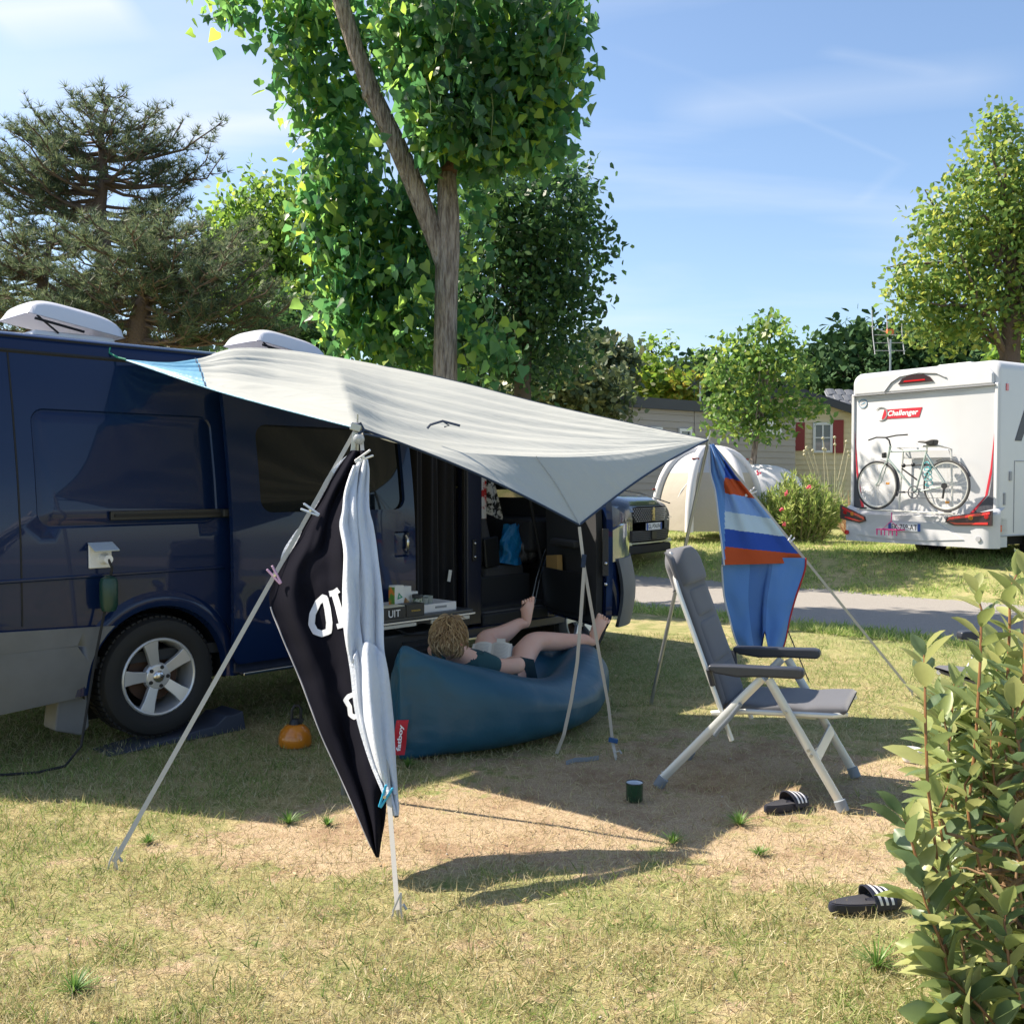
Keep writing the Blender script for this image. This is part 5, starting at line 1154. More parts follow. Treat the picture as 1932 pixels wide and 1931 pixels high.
hl = mb.build('hair_locks', hairm, hd, world=True); hl['kind'] = 'stuff'
# t-shirt: a looser shell on the torso with short sleeves
SN = {}; SE = []
def sn(k, p, r): SN[k] = (V(p), r)
sn('a', (-.03, 6.29, .255), (.145, .112)); sn('b', (-.10, 6.18, .275), (.14, .105)); sn('c', (-.20, 6.03, .34), (.155, .108)); sn('d', (-.27, 5.93, .41), (.125, .092)); sn('e', (-.305, 5.885, .46), (.075, .068))
sn('s1', (-.195, 5.885, .427), .070); sn('s2', (-.125, 5.93, .405), .070); sn('s3', (-.075, 5.955, .378), .066)
sn('t1', (-.42, 6.03, .475), .070); sn('t2', (-.46, 6.13, .46), .062)
SE = [('a', 'b'), ('b', 'c'), ('c', 'd'), ('d', 'e'), ('d', 's1'), ('s1', 's2'), ('s2', 's3'), ('d', 't1'), ('t1', 't2')]
skinned('t_shirt', SN, SE, shirt, pr)
SN = {}
sn('a', (-.02, 6.30, .245), (.135, .108)); sn('h', (.01, 6.325, .255), .08); sn('k', (.012, 6.33, .256), .08); sn('g', (-.13, 6.42, .285), .10); sn('l', (-.14, 6.46, .30), .092)
skinned('shorts', SN, [('a', 'h'), ('h', 'k'), ('a', 'g'), ('g', 'l')], shorts, pr)
# open paperback
paper = mat('book paper', (.66, .64, .58), .8); pbk = mat('printed page', (.62, .60, .55), .8, var=((.45, .44, .40), 60, .1), stretch=(1, 9, 9))
bc = at(926, 1237, 6.36)
bk = thing('paperback_book', 'open paperback book held by the reader on the lounger', 'book', tuple(bc), R(-8))
Rb = Euler((R(38), 0, 0)).to_matrix()
for s in (-1, 1):
    mb = MB()
    def page(u, v, s=s):
        x = s * (.002 + .125 * u); c = .020 * math.sin(math.pi * min(1, u * 1.15)) ** .7 + .006 * (1 - u); p = Rb @ V((x, (v - .5) * .19, c + .010 * (s > 0) * u)); return tuple(p)
    mb.grid(page, 14, 8); mb.build('page_block', paper, bk, solid=.012, soff=0)
    for k in range(13):
        mb = MB(); v0 = .12 + .06 * k
        mb.grid(lambda u, v, s=s, v0=v0: (lambda q: (q[0], q[1] - .004, q[2] + .0075))(page(.12 + .74 * u, 1 - v0 - .012 * v)), 8, 1); mb.build('printed_line', mat('book print', (.34, .34, .33), .9) if 'book print' not in MATS else MATS['book print'], bk)
mb = MB(); mb.grid(lambda u, v: tuple(Rb @ V(((u - .5) * .262, (v - .5) * .198, -.008))), 2, 2); mb.build('cover', mat('book cover', (.3, .35, .4), .5), bk, solid=.002)
mb = MB(); mb.grid(lambda u, v: tuple(Rb @ V((.03 + .055 * u, .085 + .03 * v, .028 + .012 * v))), 4, 3); mb.build('turned_leaf', paper, bk, solid=.001)
# ---------------------------------------------------------------- trees and plants
barkm = mat('furrowed grey bark', (.42, .36, .31), .95, var=((.15, .115, .095), 34, .25), bump=(40, 1.0, .10), stretch=(1, 1, .13))
barkp = mat('reddish pine bark', (.14, .10, .08), .95, bump=(30, .8, .03)); barkd = mat('dark bark', (.11, .09, .07), .95, bump=(30, .8, .02))
# leaf template: heart-shaped poplar leaf, slightly folded
heart = [(0, .06, 0), (.34, .0, .07), (.50, .20, .10), (.36, .44, .05), (.20, .72, -.02), (0, 1.02, -.14), (-.17, .74, -.05), (-.40, .46, .02), (-.46, .22, .12), (-.28, -.02, .09), (0, .45, -.05)]
heartf = [(10, 0, 1, 2), (10, 2, 3, 4), (10, 4, 5), (10, 5, 6), (10, 6, 7, 8), (10, 8, 9, 0)]
oval = [(0, 0, 0), (.20, .25, .03), (.26, .55, .03), (.0, 1.0, -.06), (-.26, .55, .03), (-.20, .25, .03)]
ovalf = [(0, 1, 2, 3), (0, 3, 4, 5)]
quad = [(-.28, .1, 0), (0, 0, 0), (.28, .45, .05), (0, 1, -.05), (-.30, .5, .05)]
quadf = [(0, 1, 2, 3, 4)]
lance = [(0, 0, 0), (.09, .4, .01), (0, 1, -.05), (-.09, .4, .01)]
lancef = [(0, 1, 2, 3)]
def pxm(Y): return F / Y
def blobs_to_points(blobs, n, r, shell=.55, clump=None, cl_n=0):
    """blobs: (px, py, Y, rx_px, rz_px, ry_m, weight) in picture terms -> world points"""
    w = np.array([b[6] if len(b) > 6 else b[3] * b[4] for b in blobs], float); w /= w.sum(); out = []
    cnt = r.multinomial(n, w)
    for b, k in zip(blobs, cnt):
        if not k: continue
        c = at(b[0], b[1], b[2]); s = np.array([b[3] / pxm(b[2]), b[5], b[4] / pxm(b[2])])
        def samp(k_):
            d = unit(r.normal(size=(k_, 3))); rad = (shell ** 3 + (1 - shell ** 3) * r.random(k_)) ** (1 / 3); return d * rad[:, None]
        if clump:
            m_ = max(3, int(k / clump)); cc = samp(m_); idx = r.integers(0, m_, k); p = cc[idx] + r.normal(size=(k, 3)) * cl_n / s[None, :]
        else: p = samp(k)
        out.append(np.array(c)[None, :] + p * s[None, :])
    return np.concatenate(out)
def branch(mb, a, b, r0, r1, seed=0, n=8, wob=.06):
    a, b = V(a), V(b); L = (b - a).length; pts = []
    for i in range(n + 1):
        t = i / n; w = math.sin(math.pi * t) * L * wob
        pts.append(a.lerp(b, t) + V((mnoise.noise(V((t * 3, seed, 0))), mnoise.noise(V((t * 3, seed, 5))), mnoise.noise(V((t * 3, seed, 9))))) * w * 2)
    mb.tube(pts, [r0 + (r1 - r0) * i / n for i in range(n + 1)], 8)
def leaf_mat(name, cols, trans=.35, rough=.45, spec=.4, tval=1.9): return mat(name, cols[1], rough, spec=spec, island=cols, trans=trans, tval=tval)
def gtree(label, cat, blobs, n, size, lm, trunk, bm=barkd, name='tree', group=None, seed=0, clump=22, cl_n=.16, shell=.5, tm=quad, tf=quadf, twigs=18, jit=.5, up=.5, limb_to=None):
    r = np.random.default_rng(seed + 100)
    base = V(trunk[0]); t = thing(name, label, cat, (base.x, base.y, base.z), 0, group)
    mb = MB(); pts = [V(p) for p in trunk[:-1]]; r0 = trunk[-1]
    mb.tube(pts, [r0 * (1.15 - .55 * i / max(1, len(pts) - 1)) for i in range(len(pts))], 12); mb.build('trunk', bm, t, world=True)
    P = blobs_to_points(blobs, n, r, shell, clump, cl_n)
    lb = MB()
    for i in range(twigs):
        q = V(P[r.integers(0, len(P))]); k = r.integers(max(0, len(pts) // 2), len(pts)); s = pts[k].lerp(pts[max(0, k - 1)], r.random() * .8); branch(lb, s, q, r0 * .28, r0 * .05, seed + i, 6, .08)
    if twigs: o = lb.build('limbs', bm, t, world=True); o['kind'] = 'stuff'
    x, y, z = rnd_frames(len(P), .25, up); o = scatter('crown', lm, t, tm, tf, P, x, y, z, size * (1 - jit / 2 + jit * r.random(len(P)))); o['kind'] = 'stuff'
    return t
# ---- the big poplar behind the van
lp = leaf_mat('poplar leaf', [(.026, .08, .034), (.036, .105, .040), (.046, .125, .042), (.065, .155, .044), (.095, .19, .044), (.19, .27, .035)], .5, .38, .5, 3.4)
PY = 12.2
pop = thing('poplar_tree', 'forked poplar with big heart shaped leaves rising behind the van', 'tree', tuple(ground(845, 1170)), 0)
pop.location = (at(838, 660, PY).x, PY, 0)
mb = MB(); fk = at(833, 470, PY)
mb.tube([V((at(838, 660, PY).x, PY, -.1)), at(840, 660, PY), at(841, 600, PY), at(842, 540, PY), at(845, 470, PY), at(846, 400, PY), at(842, 330, PY + .05)], [.18, .144, .138, .14, .144, .132, .115], 20); mb.build('trunk', barkm, pop, world=True)
mb = MB(); mb.tube([at(838, 520, PY - .02), at(826, 465, PY - .03), at(806, 410, PY - .03), at(780, 345, PY - .05), at(745, 265, PY - .1), at(706, 185, PY - .15), at(672, 95, PY - .2), at(648, 20, PY - .25), at(625, -60, PY - .3), at(590, -200, PY - .4)], [.07, .11, .12, .12, .115, .11, .10, .095, .09, .07], 16)
mb.ball(at(700, 180, PY - .16), (.11, .1, .09)); mb.build('limb', barkm, pop, world=True)
mb = MB(); mb.tube([at(842, 335, PY + .05), at(862, 270, PY + .1), at(885, 190, PY + .15), at(905, 100, PY + .2), at(930, 0, PY + .2), at(950, -120, PY + .2)], [.115, .086, .075, .063, .05, .035], 12); mb.build('limb', mat('peeled reddish bark', (.30, .15, .09), .9, var=((.14, .08, .05), 6, .4), bump=(22, .8, .04)), pop, world=True)
rp_ = np.random.default_rng(21)
# drooping twigs: leaves are strung along them
regions = [  # px, py, Y, rx, rz, ry(m), weight
    (700, 30, 11.2, 170, 110, .7, 2.6), (500, 25, 11.0, 100, 45, .5, .9), (560, 130, 11.0, 70, 60, .4, .45), (640, 120, 11.3, 90, 110, .5, 1.5), (910, 60, 10.2, 170, 130, .8, 6.6), (870, 200, 10.1, 140, 110, .7, 5.0), (1000, 180, 10.4, 85, 115, .6, 3.8), (1055, 80, 10.4, 40, 110, .4, 1.0), (780, -60, 10.5, 290, 120, 1.3, 2.6),
    (760, 130, 10.3, 60, 110, .3, .9), (840, 290, 10.2, 110, 55, .4, 1.4), (970, 250, 10.3, 80, 45, .4, .9),
    (640, 260, 11.3, 80, 90, .5, 1.7), (660, 400, 11.2, 85, 90, .5, 2.2), (720, 500, 11.1, 110, 100, .5, 3.0), (690, 600, 11.0, 90, 80, .5, 2.2), (770, 640, 10.9, 90, 50, .5, 1.2), (620, 430, 11.2, 45, 80, .4, .9), (790, 420, 11.2, 50, 120, .3, 1.2),
    (890, 390, 11.0, 26, 100, .3, .4), (882, 560, 11.0, 26, 100, .3, .35), (920, 665, 10.9, 60, 30, .4, .5), (790, 560, 10.35, 28, 90, .1, .25)]
regions = [(a_, b_, c_ + 1.6, d_, e_, f_ * 1.1, w_) for a_, b_, c_, d_, e_, f_, w_ in regions]
P = blobs_to_points(regions, 13500, rp_, .22, 9, .15)
def keep(p):
    # leave the trunk and the left limb in view
    k = F / p[:, 1]; X = CX + p[:, 0] * k; Yp = HZ - (p[:, 2] - CH) * k
    limb = np.interp(Yp, [-200, 20, 95, 185, 265, 345, 410, 465], [590, 648, 672, 706, 745, 780, 806, 826]); front = p[:, 1] < PY + .15
    bad = front & ((np.abs(X - limb - 6) < 30) & (Yp < 480)) | front & ((np.abs(X - 842) < 34) & (Yp > 345)) | ((np.abs(X - 850) < 16) & (Yp > 300) & (Yp < 350) & front)
    return ~bad
P = P[keep(P)]
n = len(P); y = unit(rp_.normal(size=(n, 3)) * .75 + np.array([0, 0, -.95])); z = rp_.normal(size=(n, 3)) * .8 + np.array([-.45, -.15, .35]); z = unit(z - (z * y).sum(1, keepdims=True) * y); x = np.cross(y, z)
S = .080 + .105 * rp_.random(n)
# the three hundred nearest leaves are single parts, sharing three meshes
order = np.argsort(P[:, 1]); sel = order[:280]; rest = order[280:]
o = scatter('leaves', lp, pop, heart, heartf, P[rest], x[rest], y[rest], z[rest], S[rest]); o['kind'] = 'stuff'
lfm = []
for k, c in enumerate([(.022, .065, .022), (.032, .085, .028), (.05, .12, .04)]):
    me = bpy.data.meshes.new('leaf'); me.from_pydata(heart, [], heartf); me.materials.append(mat('poplar leaf shade', c, .4, spec=.5, trans=.4, trcol=tuple(min(1, q * 2) for q in c))); lfm.append(me)
ipop = wmat(pop).inverted()
def leafobj(me, parent, inv, p, x_, y_, z_, s):
    o = bpy.data.objects.new('leaf', me); COL.objects.link(o); o.parent = parent
    m_ = Matrix(((x_[0] * s, y_[0] * s, z_[0] * s, p[0]), (x_[1] * s, y_[1] * s, z_[1] * s, p[1]), (x_[2] * s, y_[2] * s, z_[2] * s, p[2]), (0, 0, 0, 1)))
    o.matrix_basis = inv @ m_; return o
for i in sel: leafobj(lfm[i % 3], pop, ipop, P[i], x[i], y[i], z[i], float(S[i]))
mb = MB()
for i in range(110):
    q = V(P[rp_.integers(0, n)]); top = q + V((rp_.normal() * .15, .1, rp_.uniform(.3, .9))); mb.tube([top, top.lerp(q, .5) + V((.03, 0, .02)), q], [.008, .006, .003], 5)
o = mb.build('twigs', mat('green twig', (.16, .19, .06), .7), pop, world=True); o['kind'] = 'stuff'
# ---- pines on the left
pinem = leaf_mat('pine needle', [(.05, .085, .055), (.08, .12, .07), (.12, .16, .08), (.19, .22, .11)], .3, .6, .3)
needle = []; needf = []
rq = random.Random(3)
for k in range(13):
    a = rq.uniform(0, 6.28); e = rq.uniform(.1, 1.45); d = V((math.cos(a) * math.cos(e), math.sin(a) * math.cos(e), math.sin(e))); s_ = d.orthogonal().normalized() * .045; b = len(needle)
    needle += [tuple(-s_), tuple(s_), tuple(d)]; needf.append((b, b + 1, b + 2))
def pine(label, trunk, r0, layers, n, size, seed, dead=0, group='pines on the left'):
    r = np.random.default_rng(seed); base = V(trunk[0]); t = thing('pine_tree', label, 'tree', tuple(base), 0, group)
    mb = MB(); pts = [V(p) for p in trunk]; mb.tube(pts, [r0 * (1 - .8 * i / (len(pts) - 1)) for i in range(len(pts))], 10); mb.build('trunk', barkp, t, world=True)
    lb = MB(); P = []; tot = sum(l[6] for l in layers)
    for li, (x_, y_, Y, rx, rz, ry, w) in enumerate(layers):
        c = at(x_, y_, Y); k = int(n * w / tot); m_ = max(4, k // 8); sx, sz = rx / pxm(Y), rz / pxm(Y)
        d = unit(r.normal(size=(m_, 3))) * (r.random((m_, 1)) ** .4) * np.array([sx, ry, sz * 1.35]); d[:, 2] -= .12 * (d[:, 0] / max(.2, sx)) ** 2
        cc = np.array(c) + d
        idx = r.integers(0, m_, k); P.append(cc[idx] + r.normal(size=(k, 3)) * np.array([.12, .12, .10]))
        # each foliage cluster sits on a bough coming out of the trunk
        for q in cc[:min(len(cc), 14)]:
            zs = [p.z for p in pts]; zz = min(max(q[2] - .25 * abs(q[0] - c.x), zs[0]), zs[-1]); j = max(i for i in range(len(pts)) if pts[i].z <= zz + 1e-6); j = min(j, len(pts) - 2); f = (zz - pts[j].z) / max(1e-6, pts[j + 1].z - pts[j].z)
            branch(lb, pts[j].lerp(pts[j + 1], f), q, r0 * .24, r0 * .05, seed + li, 6, .10)
    o = lb.build('boughs', barkp, t, world=True); o['kind'] = 'stuff'
    P = np.concatenate(P); y = unit(r.normal(size=(len(P), 3)) * .4); z = unit(r.normal(size=(len(P), 3)) * .45 + np.array([0, 0, 1.0])); x = unit(np.cross(y, z)); y = np.cross(z, x)
    o = scatter('needles', pinem, t, needle, needf, P, x, y, z, size * (.7 + .6 * r.random(len(P)))); o['kind'] = 'stuff'; return t
def pine2(label, trunk, r0, whorls, seed, size=.14, dens=1.0, rise=.22, extra=(), group='pines on the left'):
    """whorls: [(py, radius_m, branches)]; extra: single long boughs [(py0, px1, py1)]"""
    r = np.random.default_rng(seed); base = V(trunk[0]); Yd = trunk[-1].y; t = thing('pine_tree', label, 'tree', tuple(base), 0, group)
    mb = MB(); pts = [V(p) for p in trunk]; mb.tube(pts, [r0 * (1 - .82 * i / (len(pts) - 1)) for i in range(len(pts))], 10); mb.build('trunk', barkp, t, world=True)
    def tk(z):
        for i in range(len(pts) - 1):
            if pts[i].z <= z <= pts[i + 1].z: return pts[i].lerp(pts[i + 1], (z - pts[i].z) / (pts[i + 1].z - pts[i].z))
        return pts[-1].copy() if z > pts[-1].z else pts[0].copy()
    lb = MB(); P = []; D = []
    def bough(a, b, th):
        L = (b - a).length; n_ = 7; path = []
        for i in range(n_ + 1):
            q = i / n_; path.append(a.lerp(b, q) + V((0, 0, -.10 * L * math.sin(math.pi * q) + .10 * L * q ** 3)) + V(r.normal(size=3)) * .03 * L * q)
        lb.tube(path, [th * (1 - .8 * i / n_) for i in range(n_ + 1)], 6)
        side = (b - a).cross(V((0, 0, 1))).normalized(); nt = max(3, int(L * 5.5 * dens))
        for k in range(nt):
            q = .22 + .78 * (k + r.random()) / nt; j = min(int(q * n_), n_ - 1); p = path[j].lerp(path[j + 1], q * n_ - j); l = (.16 + .34 * L * (1 - q * .75) * .7) * (.6 + .8 * r.random())
            d = ((b - a).normalized() * (.55 + .5 * r.random()) + side * (1 if k % 2 else -1) * (.9 * r.random() + .15) + V((0, 0, .25 + .35 * r.random()))).normalized(); e = p + d * l
            lb.tube([p, p.lerp(e, .5) + V((0, 0, -.02)), e], [.011, .008, .005], 4)
            m_ = max(3, int(l * 15))
            for i in range(m_):
                g = .3 + .7 * i / max(1, m_ - 1); P.append(list(p.lerp(e, g) + V(r.normal(size=3)) * .035)); D.append(list((d * .8 + V((0, 0, .75)) + V(r.normal(size=3)) * .28).normalized()))
    for (py_, rad, nb_) in whorls:
        for k in range(nb_):
            a0_ = r.random() * 6.28; z0 = at(CX, py_ + r.normal() * 7, Yd).z; a = tk(z0); R_ = rad * (.55 + .6 * r.random()); b = a + V((math.cos(a0_) * R_, math.sin(a0_) * R_ * .8, R_ * (rise + .12 * r.normal()))); bough(a, b, .012 + .014 * R_)
    for (y0_, x1_, y1_) in extra: a = tk(at(CX, y0_, Yd).z); bough(a, at(x1_, y1_, Yd - .2), .04)
    o = lb.build('boughs', barkp, t, world=True); o['kind'] = 'stuff'
    P = np.array(P); z = np.array(D); y = unit(np.cross(z, r.normal(size=z.shape))); x = np.cross(y, z)
    o = scatter('needles', pinem, t, needle, needf, P, x, y, z, size * (.75 + .5 * r.random(len(P)))); o['kind'] = 'stuff'; return t
PA = 17.0
pine2('tall open crowned pine against the sky on the far left', [at(150, 905, PA), at(185, 640, PA), at(197, 470, PA), at(188, 400, PA), at(196, 330, PA), at(190, 250, PA), at(206, 178, PA)], .17,
      [(200, .30, 5), (222, .55, 6), (245, .85, 7), (268, 1.05, 8), (292, 1.25, 8), (315, 1.4, 8), (340, 1.55, 9), (365, 1.75, 9), (392, 1.85, 9), (420, 1.9, 9), (450, 1.6, 8)], 3,
      extra=[(285, 300, 215), (290, 415, 262), (300, 345, 255), (330, 412, 340), (345, 400, 318), (320, 60, 215), (340, 20, 255), (365, -30, 300), (350, 330, 375), (380, -20, 395), (310, 95, 225)])
PB = 15.0
pine2('dense low pine with twisted trunk behind the van roof', [at(250, 905, PB), at(262, 620, PB), at(268, 580, PB), at(285, 545, PB), at(300, 490, PB), at(312, 445, PB)], .20,
      [(450, .9, 9), (475, 1.3, 11), (505, 1.6, 12), (535, 1.8, 13), (570, 1.9, 14), (605, 1.9, 13), (640, 1.7, 12)], 5, dens=1.25, rise=.1, extra=[(500, 440, 470), (540, 520, 570), (560, 560, 600), (590, 570, 645), (520, 470, 515)])
pine2('broad pine at the left edge of the view', [at(20, 905, 16), at(60, 640, 16), at(80, 540, 16), at(95, 455, 16)], .18,
      [(462, .8, 9), (490, 1.2, 11), (520, 1.4, 12), (555, 1.6, 12), (590, 1.7, 12), (625, 1.7, 10)], 9, dens=1.25, rise=.1)
# ---- broadleaf trees
lg1 = leaf_mat('sycamore leaf', [(.04, .09, .02), (.08, .16, .03), (.13, .22, .035), (.20, .28, .045)], .5, tval=2.6)
lg2 = leaf_mat('dark maple leaf', [(.022, .06, .026), (.035, .09, .034), (.055, .125, .04), (.10, .19, .045)], .35, tval=2.2)
gtree('light green leafy tree between the pine and the poplar', 'tree', [(520, 400, 21, 75, 55, 1.1), (580, 470, 21, 90, 90, 1.4), (470, 500, 21, 90, 90, 1.3), (540, 600, 21, 110, 90, 1.4), (440, 420, 21, 45, 40, .6), (610, 360, 21, 45, 40, .6), (600, 600, 20, 60, 90, 1)], 9500, .16, lg1, [ground(530, 1040), at(530, 700, 21), at(535, 560, 21), at(530, 430, 21), .16], seed=1, clump=16, cl_n=.2)
gtree('dark shrub mass under the light green tree', 'tree', [(560, 620, 18, 80, 60, .8), (500, 650, 18, 70, 40, .8), (600, 680, 18, 60, 40, .8)], 3500, .13, lg2, [ground(560, 1060), at(560, 700, 18), at(560, 600, 18), .1], seed=2)
gtree('dense dark green maple right of the poplar trunk', 'tree', [(1010, 400, 16, 120, 90, 1.2), (1040, 480, 16, 105, 100, 1.2), (960, 560, 16, 120, 120, 1.2), (1050, 590, 16, 75, 70, 1), (930, 450, 16, 90, 120, 1.1), (1000, 680, 16, 100, 50, 1), (900, 640, 16, 90, 80, 1), (1070, 350, 16, 50, 45, .6), (820, 600, 16, 60, 100, .8)], 15000, .12, lg2, [ground(985, 1080), at(985, 760, 16), at(990, 620, 16), at(1000, 450, 16), .15], seed=3, clump=14, cl_n=.17, shell=.6)
gtree('tall yellowing tree at the right edge behind the motorhome', 'tree', [(1880, 330, 23, 75, 70, 1.0), (1800, 420, 23, 80, 60, 1.0), (1900, 470, 23, 110, 90, 1.2), (1760, 510, 23, 75, 45, 1), (1750, 590, 23, 60, 30, .7), (1840, 580, 23, 110, 55, 1.2), (1790, 630, 23, 70, 25, .8), (1890, 250, 23, 35, 35, .5), (1970, 400, 23, 80, 150, 1.2), (1700, 545, 23, 30, 22, .4), (1960, 600, 23, 60, 50, 1)], 13000, .15, leaf_mat('yellowing lime leaf', [(.06, .12, .035), (.10, .18, .045), (.15, .23, .05), (.26, .28, .055), (.11, .20, .05)], .45, tval=2.4), [ground(1905, 1010), at(1903, 720, 23), at(1907, 640, 23), at(1912, 560, 23), at(1900, 420, 23), .24], bm=barkp, seed=4, clump=16, cl_n=.20, twigs=34)
gtree('young spreading maple in front of the cream cabin', 'tree', [(1440, 650, 19.5, 75, 40, .7), (1400, 690, 19.5, 80, 40, .8), (1470, 700, 19.5, 65, 40, .8), (1390, 750, 19.5, 65, 40, .8), (1470, 770, 19.5, 75, 30, .7), (1445, 620, 19.5, 35, 20, .4), (1360, 800, 19.5, 40, 22, .5), (1440, 810, 19.5, 55, 25, .5), (1545, 770, 19.5, 24, 16, .3)], 3900, .125, leaf_mat('maple leaf', [(.05, .11, .03), (.08, .16, .04), (.12, .21, .045), (.22, .27, .055)], .45, tval=2.4), [ground(1418, 1010), at(1420, 880, 19.5), at(1426, 830, 19.5), at(1440, 760, 19.5), at(1450, 690, 19.5), .06], bm=barkm, seed=6, clump=14, cl_n=.12, twigs=26, shell=.35)
evg = leaf_mat('cypress sprays', [(.02, .055, .02), (.035, .085, .028), (.06, .12, .035)], .08, .7, .2)
gtree('rounded dark evergreen behind the tiled cabin roof', 'tree', [(1630, 700, 38, 100, 72, 3), (1740, 700, 38, 110, 66, 3), (1560, 730, 38, 45, 55, 2), (1830, 720, 38, 90, 50, 3)], 12000, .34, evg, [ground(1680, 965), at(1680, 760, 38), at(1680, 690, 38), .3], seed=8, clump=10, cl_n=.35, shell=.86, up=1.2)
gtree('dark shrub at the right edge behind the motorhome', 'tree', [(1925, 660, 28, 40, 50, 1.2), (1960, 700, 28, 50, 40, 1.2)], 2500, .2, lg1, [ground(1930, 990), at(1930, 760, 28), at(1930, 700, 28), .15], seed=30)
gtree('flat topped dark pine far behind the bright bushes', 'tree', [(1320, 690, 70, 60, 20, 4), (1350, 710, 70, 60, 25, 4)], 2600, .5, evg, [ground(1320, 935), at(1320, 760, 70), at(1320, 700, 70), .3], seed=12, shell=.7)
gtree('bright yellow green laurel bush behind the grey cabin', 'bush', [(1210, 720, 33, 38, 36, 1.5), (1185, 745, 33, 30, 20, 1.2), (1235, 740, 33, 30, 30, 1.2)], 2800, .26, leaf_mat('bright laurel leaf', [(.06, .12, .02), (.12, .22, .03), (.22, .32, .04), (.30, .34, .05)], .45), [ground(1210, 960), at(1210, 800, 33), at(1210, 740, 33), .1], seed=13, twigs=4)
gtree('bright bush with orange tips beside the laurel', 'bush', [(1280, 735, 33, 36, 26, 1.4), (1262, 745, 33, 20, 20, 1)], 1700, .26, leaf_mat('orange tipped leaf', [(.08, .15, .02), (.16, .24, .03), (.32, .24, .04)], .4), [ground(1280, 960), at(1280, 800, 33), at(1280, 750, 33), .1], seed=14, twigs=4)
gtree('wispy bare sapling above the laurel bush', 'sapling', [(1230, 665, 34, 14, 26, .3), (1255, 648, 34, 18, 10, .3), (1195, 690, 34, 14, 14, .3), (1300, 690, 34, 12, 10, .3)], 320, .2, lg1, [ground(1238, 958), at(1236, 740, 34), at(1232, 680, 34), at(1226, 640, 34), .05], seed=15, clump=4, cl_n=.25, twigs=16, shell=.1)
dk2 = leaf_mat('grey green foliage', [(.045, .075, .035), (.08, .115, .05), (.12, .155, .06), (.18, .19, .08)], .25)
gtree('grey green pine behind the tarp with pointed top', 'tree', [(1130, 690, 30, 30, 30, 1), (1160, 690, 30, 26, 26, 1), (1150, 665, 30, 14, 16, .6), (1100, 690, 30, 30, 35, 1)], 2800, .26, dk2, [ground(1150, 965), at(1152, 740, 30), at(1152, 670, 30), at(1152, 650, 30), .12], seed=16, clump=10, cl_n=.3)
gtree('mixed olive green shrubs right of the dark maple', 'bush', [(1060, 720, 24, 60, 45, 1.4), (1110, 745, 24, 50, 40, 1.2), (1010, 740, 24, 60, 40, 1.2), (1150, 760, 24, 30, 30, 1)], 5600, .19, dk2, [ground(1080, 990), at(1080, 850, 24), at(1080, 740, 24), .12], seed=17, clump=12, cl_n=.25)
# one far wood closes the horizon
r = np.random.default_rng(77); fb2 = []
for xx in range(-900, 3000, 60):
    if 1150 < xx < 1560: h_ = 705 + 15 * math.sin(xx * .03)
    else: h_ = 700 + 60 * math.sin(xx * .013) * .6
    fb2.append((xx, h_ + 70, 58, 52, 75, 4))
Pw = blobs_to_points(fb2, 26000, r, .6, 10, .6); xx_, yy_, zz_ = rnd_frames(len(Pw), .2, 1)
wood = scatter('far_wood', leaf_mat('far wood foliage', [(.02, .045, .02), (.04, .075, .03), (.07, .105, .04)], .1), None, quad, quadf, Pw, xx_, yy_, zz_, .75 * (.7 + .6 * r.random(len(Pw)))); wood['kind'] = 'stuff'
mb = MB(); mb.grid(lambda u, v: (-75 + 150 * u, 61, .3 + (3.6 + .8 * math.sin(u * 40)) * v), 60, 4); o = mb.build('far_hedge_bank', mat('dark undergrowth', (.02, .035, .018), .9, var=((.05, .07, .03), 1.5, .5)), None); o['kind'] = 'structure'
# ---- oleander, pampas, tall grass by the motorhome
olm = leaf_mat('oleander leaf', [(.11, .19, .05), (.19, .28, .07), (.29, .36, .10), (.38, .42, .16)], .4)
ob = ground(1505, 1050); r = np.random.default_rng(31)
ol = thing('oleander_bush', 'yellow green oleander bush with a few pink flowers beside the path', 'bush', tuple(ob), 0)
mb = MB(); tips = []
for k in range(230):
    a = r.random() * 6.28; rad = r.random() ** .6; top = V((ob.x + .86 * rad * math.cos(a), ob.y + .6 * rad * math.sin(a), ob.z + 1.5 * (1 - .45 * rad ** 2) * (.72 + .3 * r.random()))); b0_ = V((ob.x + .2 * math.cos(a) * rad, ob.y + .2 * math.sin(a) * rad, ob.z)); mid = b0_.lerp(top, .5) + V((.06 * math.cos(a), .06 * math.sin(a), .1)); mb.tube([b0_, mid, top], [.010, .007, .004], 5); tips.append((b0_, mid, top))
o = mb.build('stems', mat('oleander stem', (.18, .17, .08), .8), ol, world=True); o['kind'] = 'stuff'
PP = []; YY = []
for b0_, mid, top in tips:
    for j in range(48):
        t = .15 + .85 * r.random() ** .8; p = b0_.lerp(mid, t * 2) if t < .5 else mid.lerp(top, t * 2 - 1); d = (top - mid).normalized(); rdv = V(r.normal(size=3)); PP.append(p); YY.append((d * .9 + rdv.normalized() * .8))
PP = np.array([list(p) for p in PP]); YY = unit(np.array([list(p) for p in YY])); zz_ = r.normal(size=PP.shape); zz_ = unit(zz_ - (zz_ * YY).sum(1, keepdims=True) * YY); o = scatter('leaves', olm, ol, lance, lancef, PP, np.cross(YY, zz_), YY, zz_, .09 + .06 * r.random(len(PP))); o['kind'] = 'stuff'
fm = mat('pink petals', (.72, .10, .16), .6)
for (fx_, fy_) in ((1575, 962), (1612, 1045 - 22), (1570, 1043 - 2), (1652 - 40, 993), (1548, 985)):
    pass
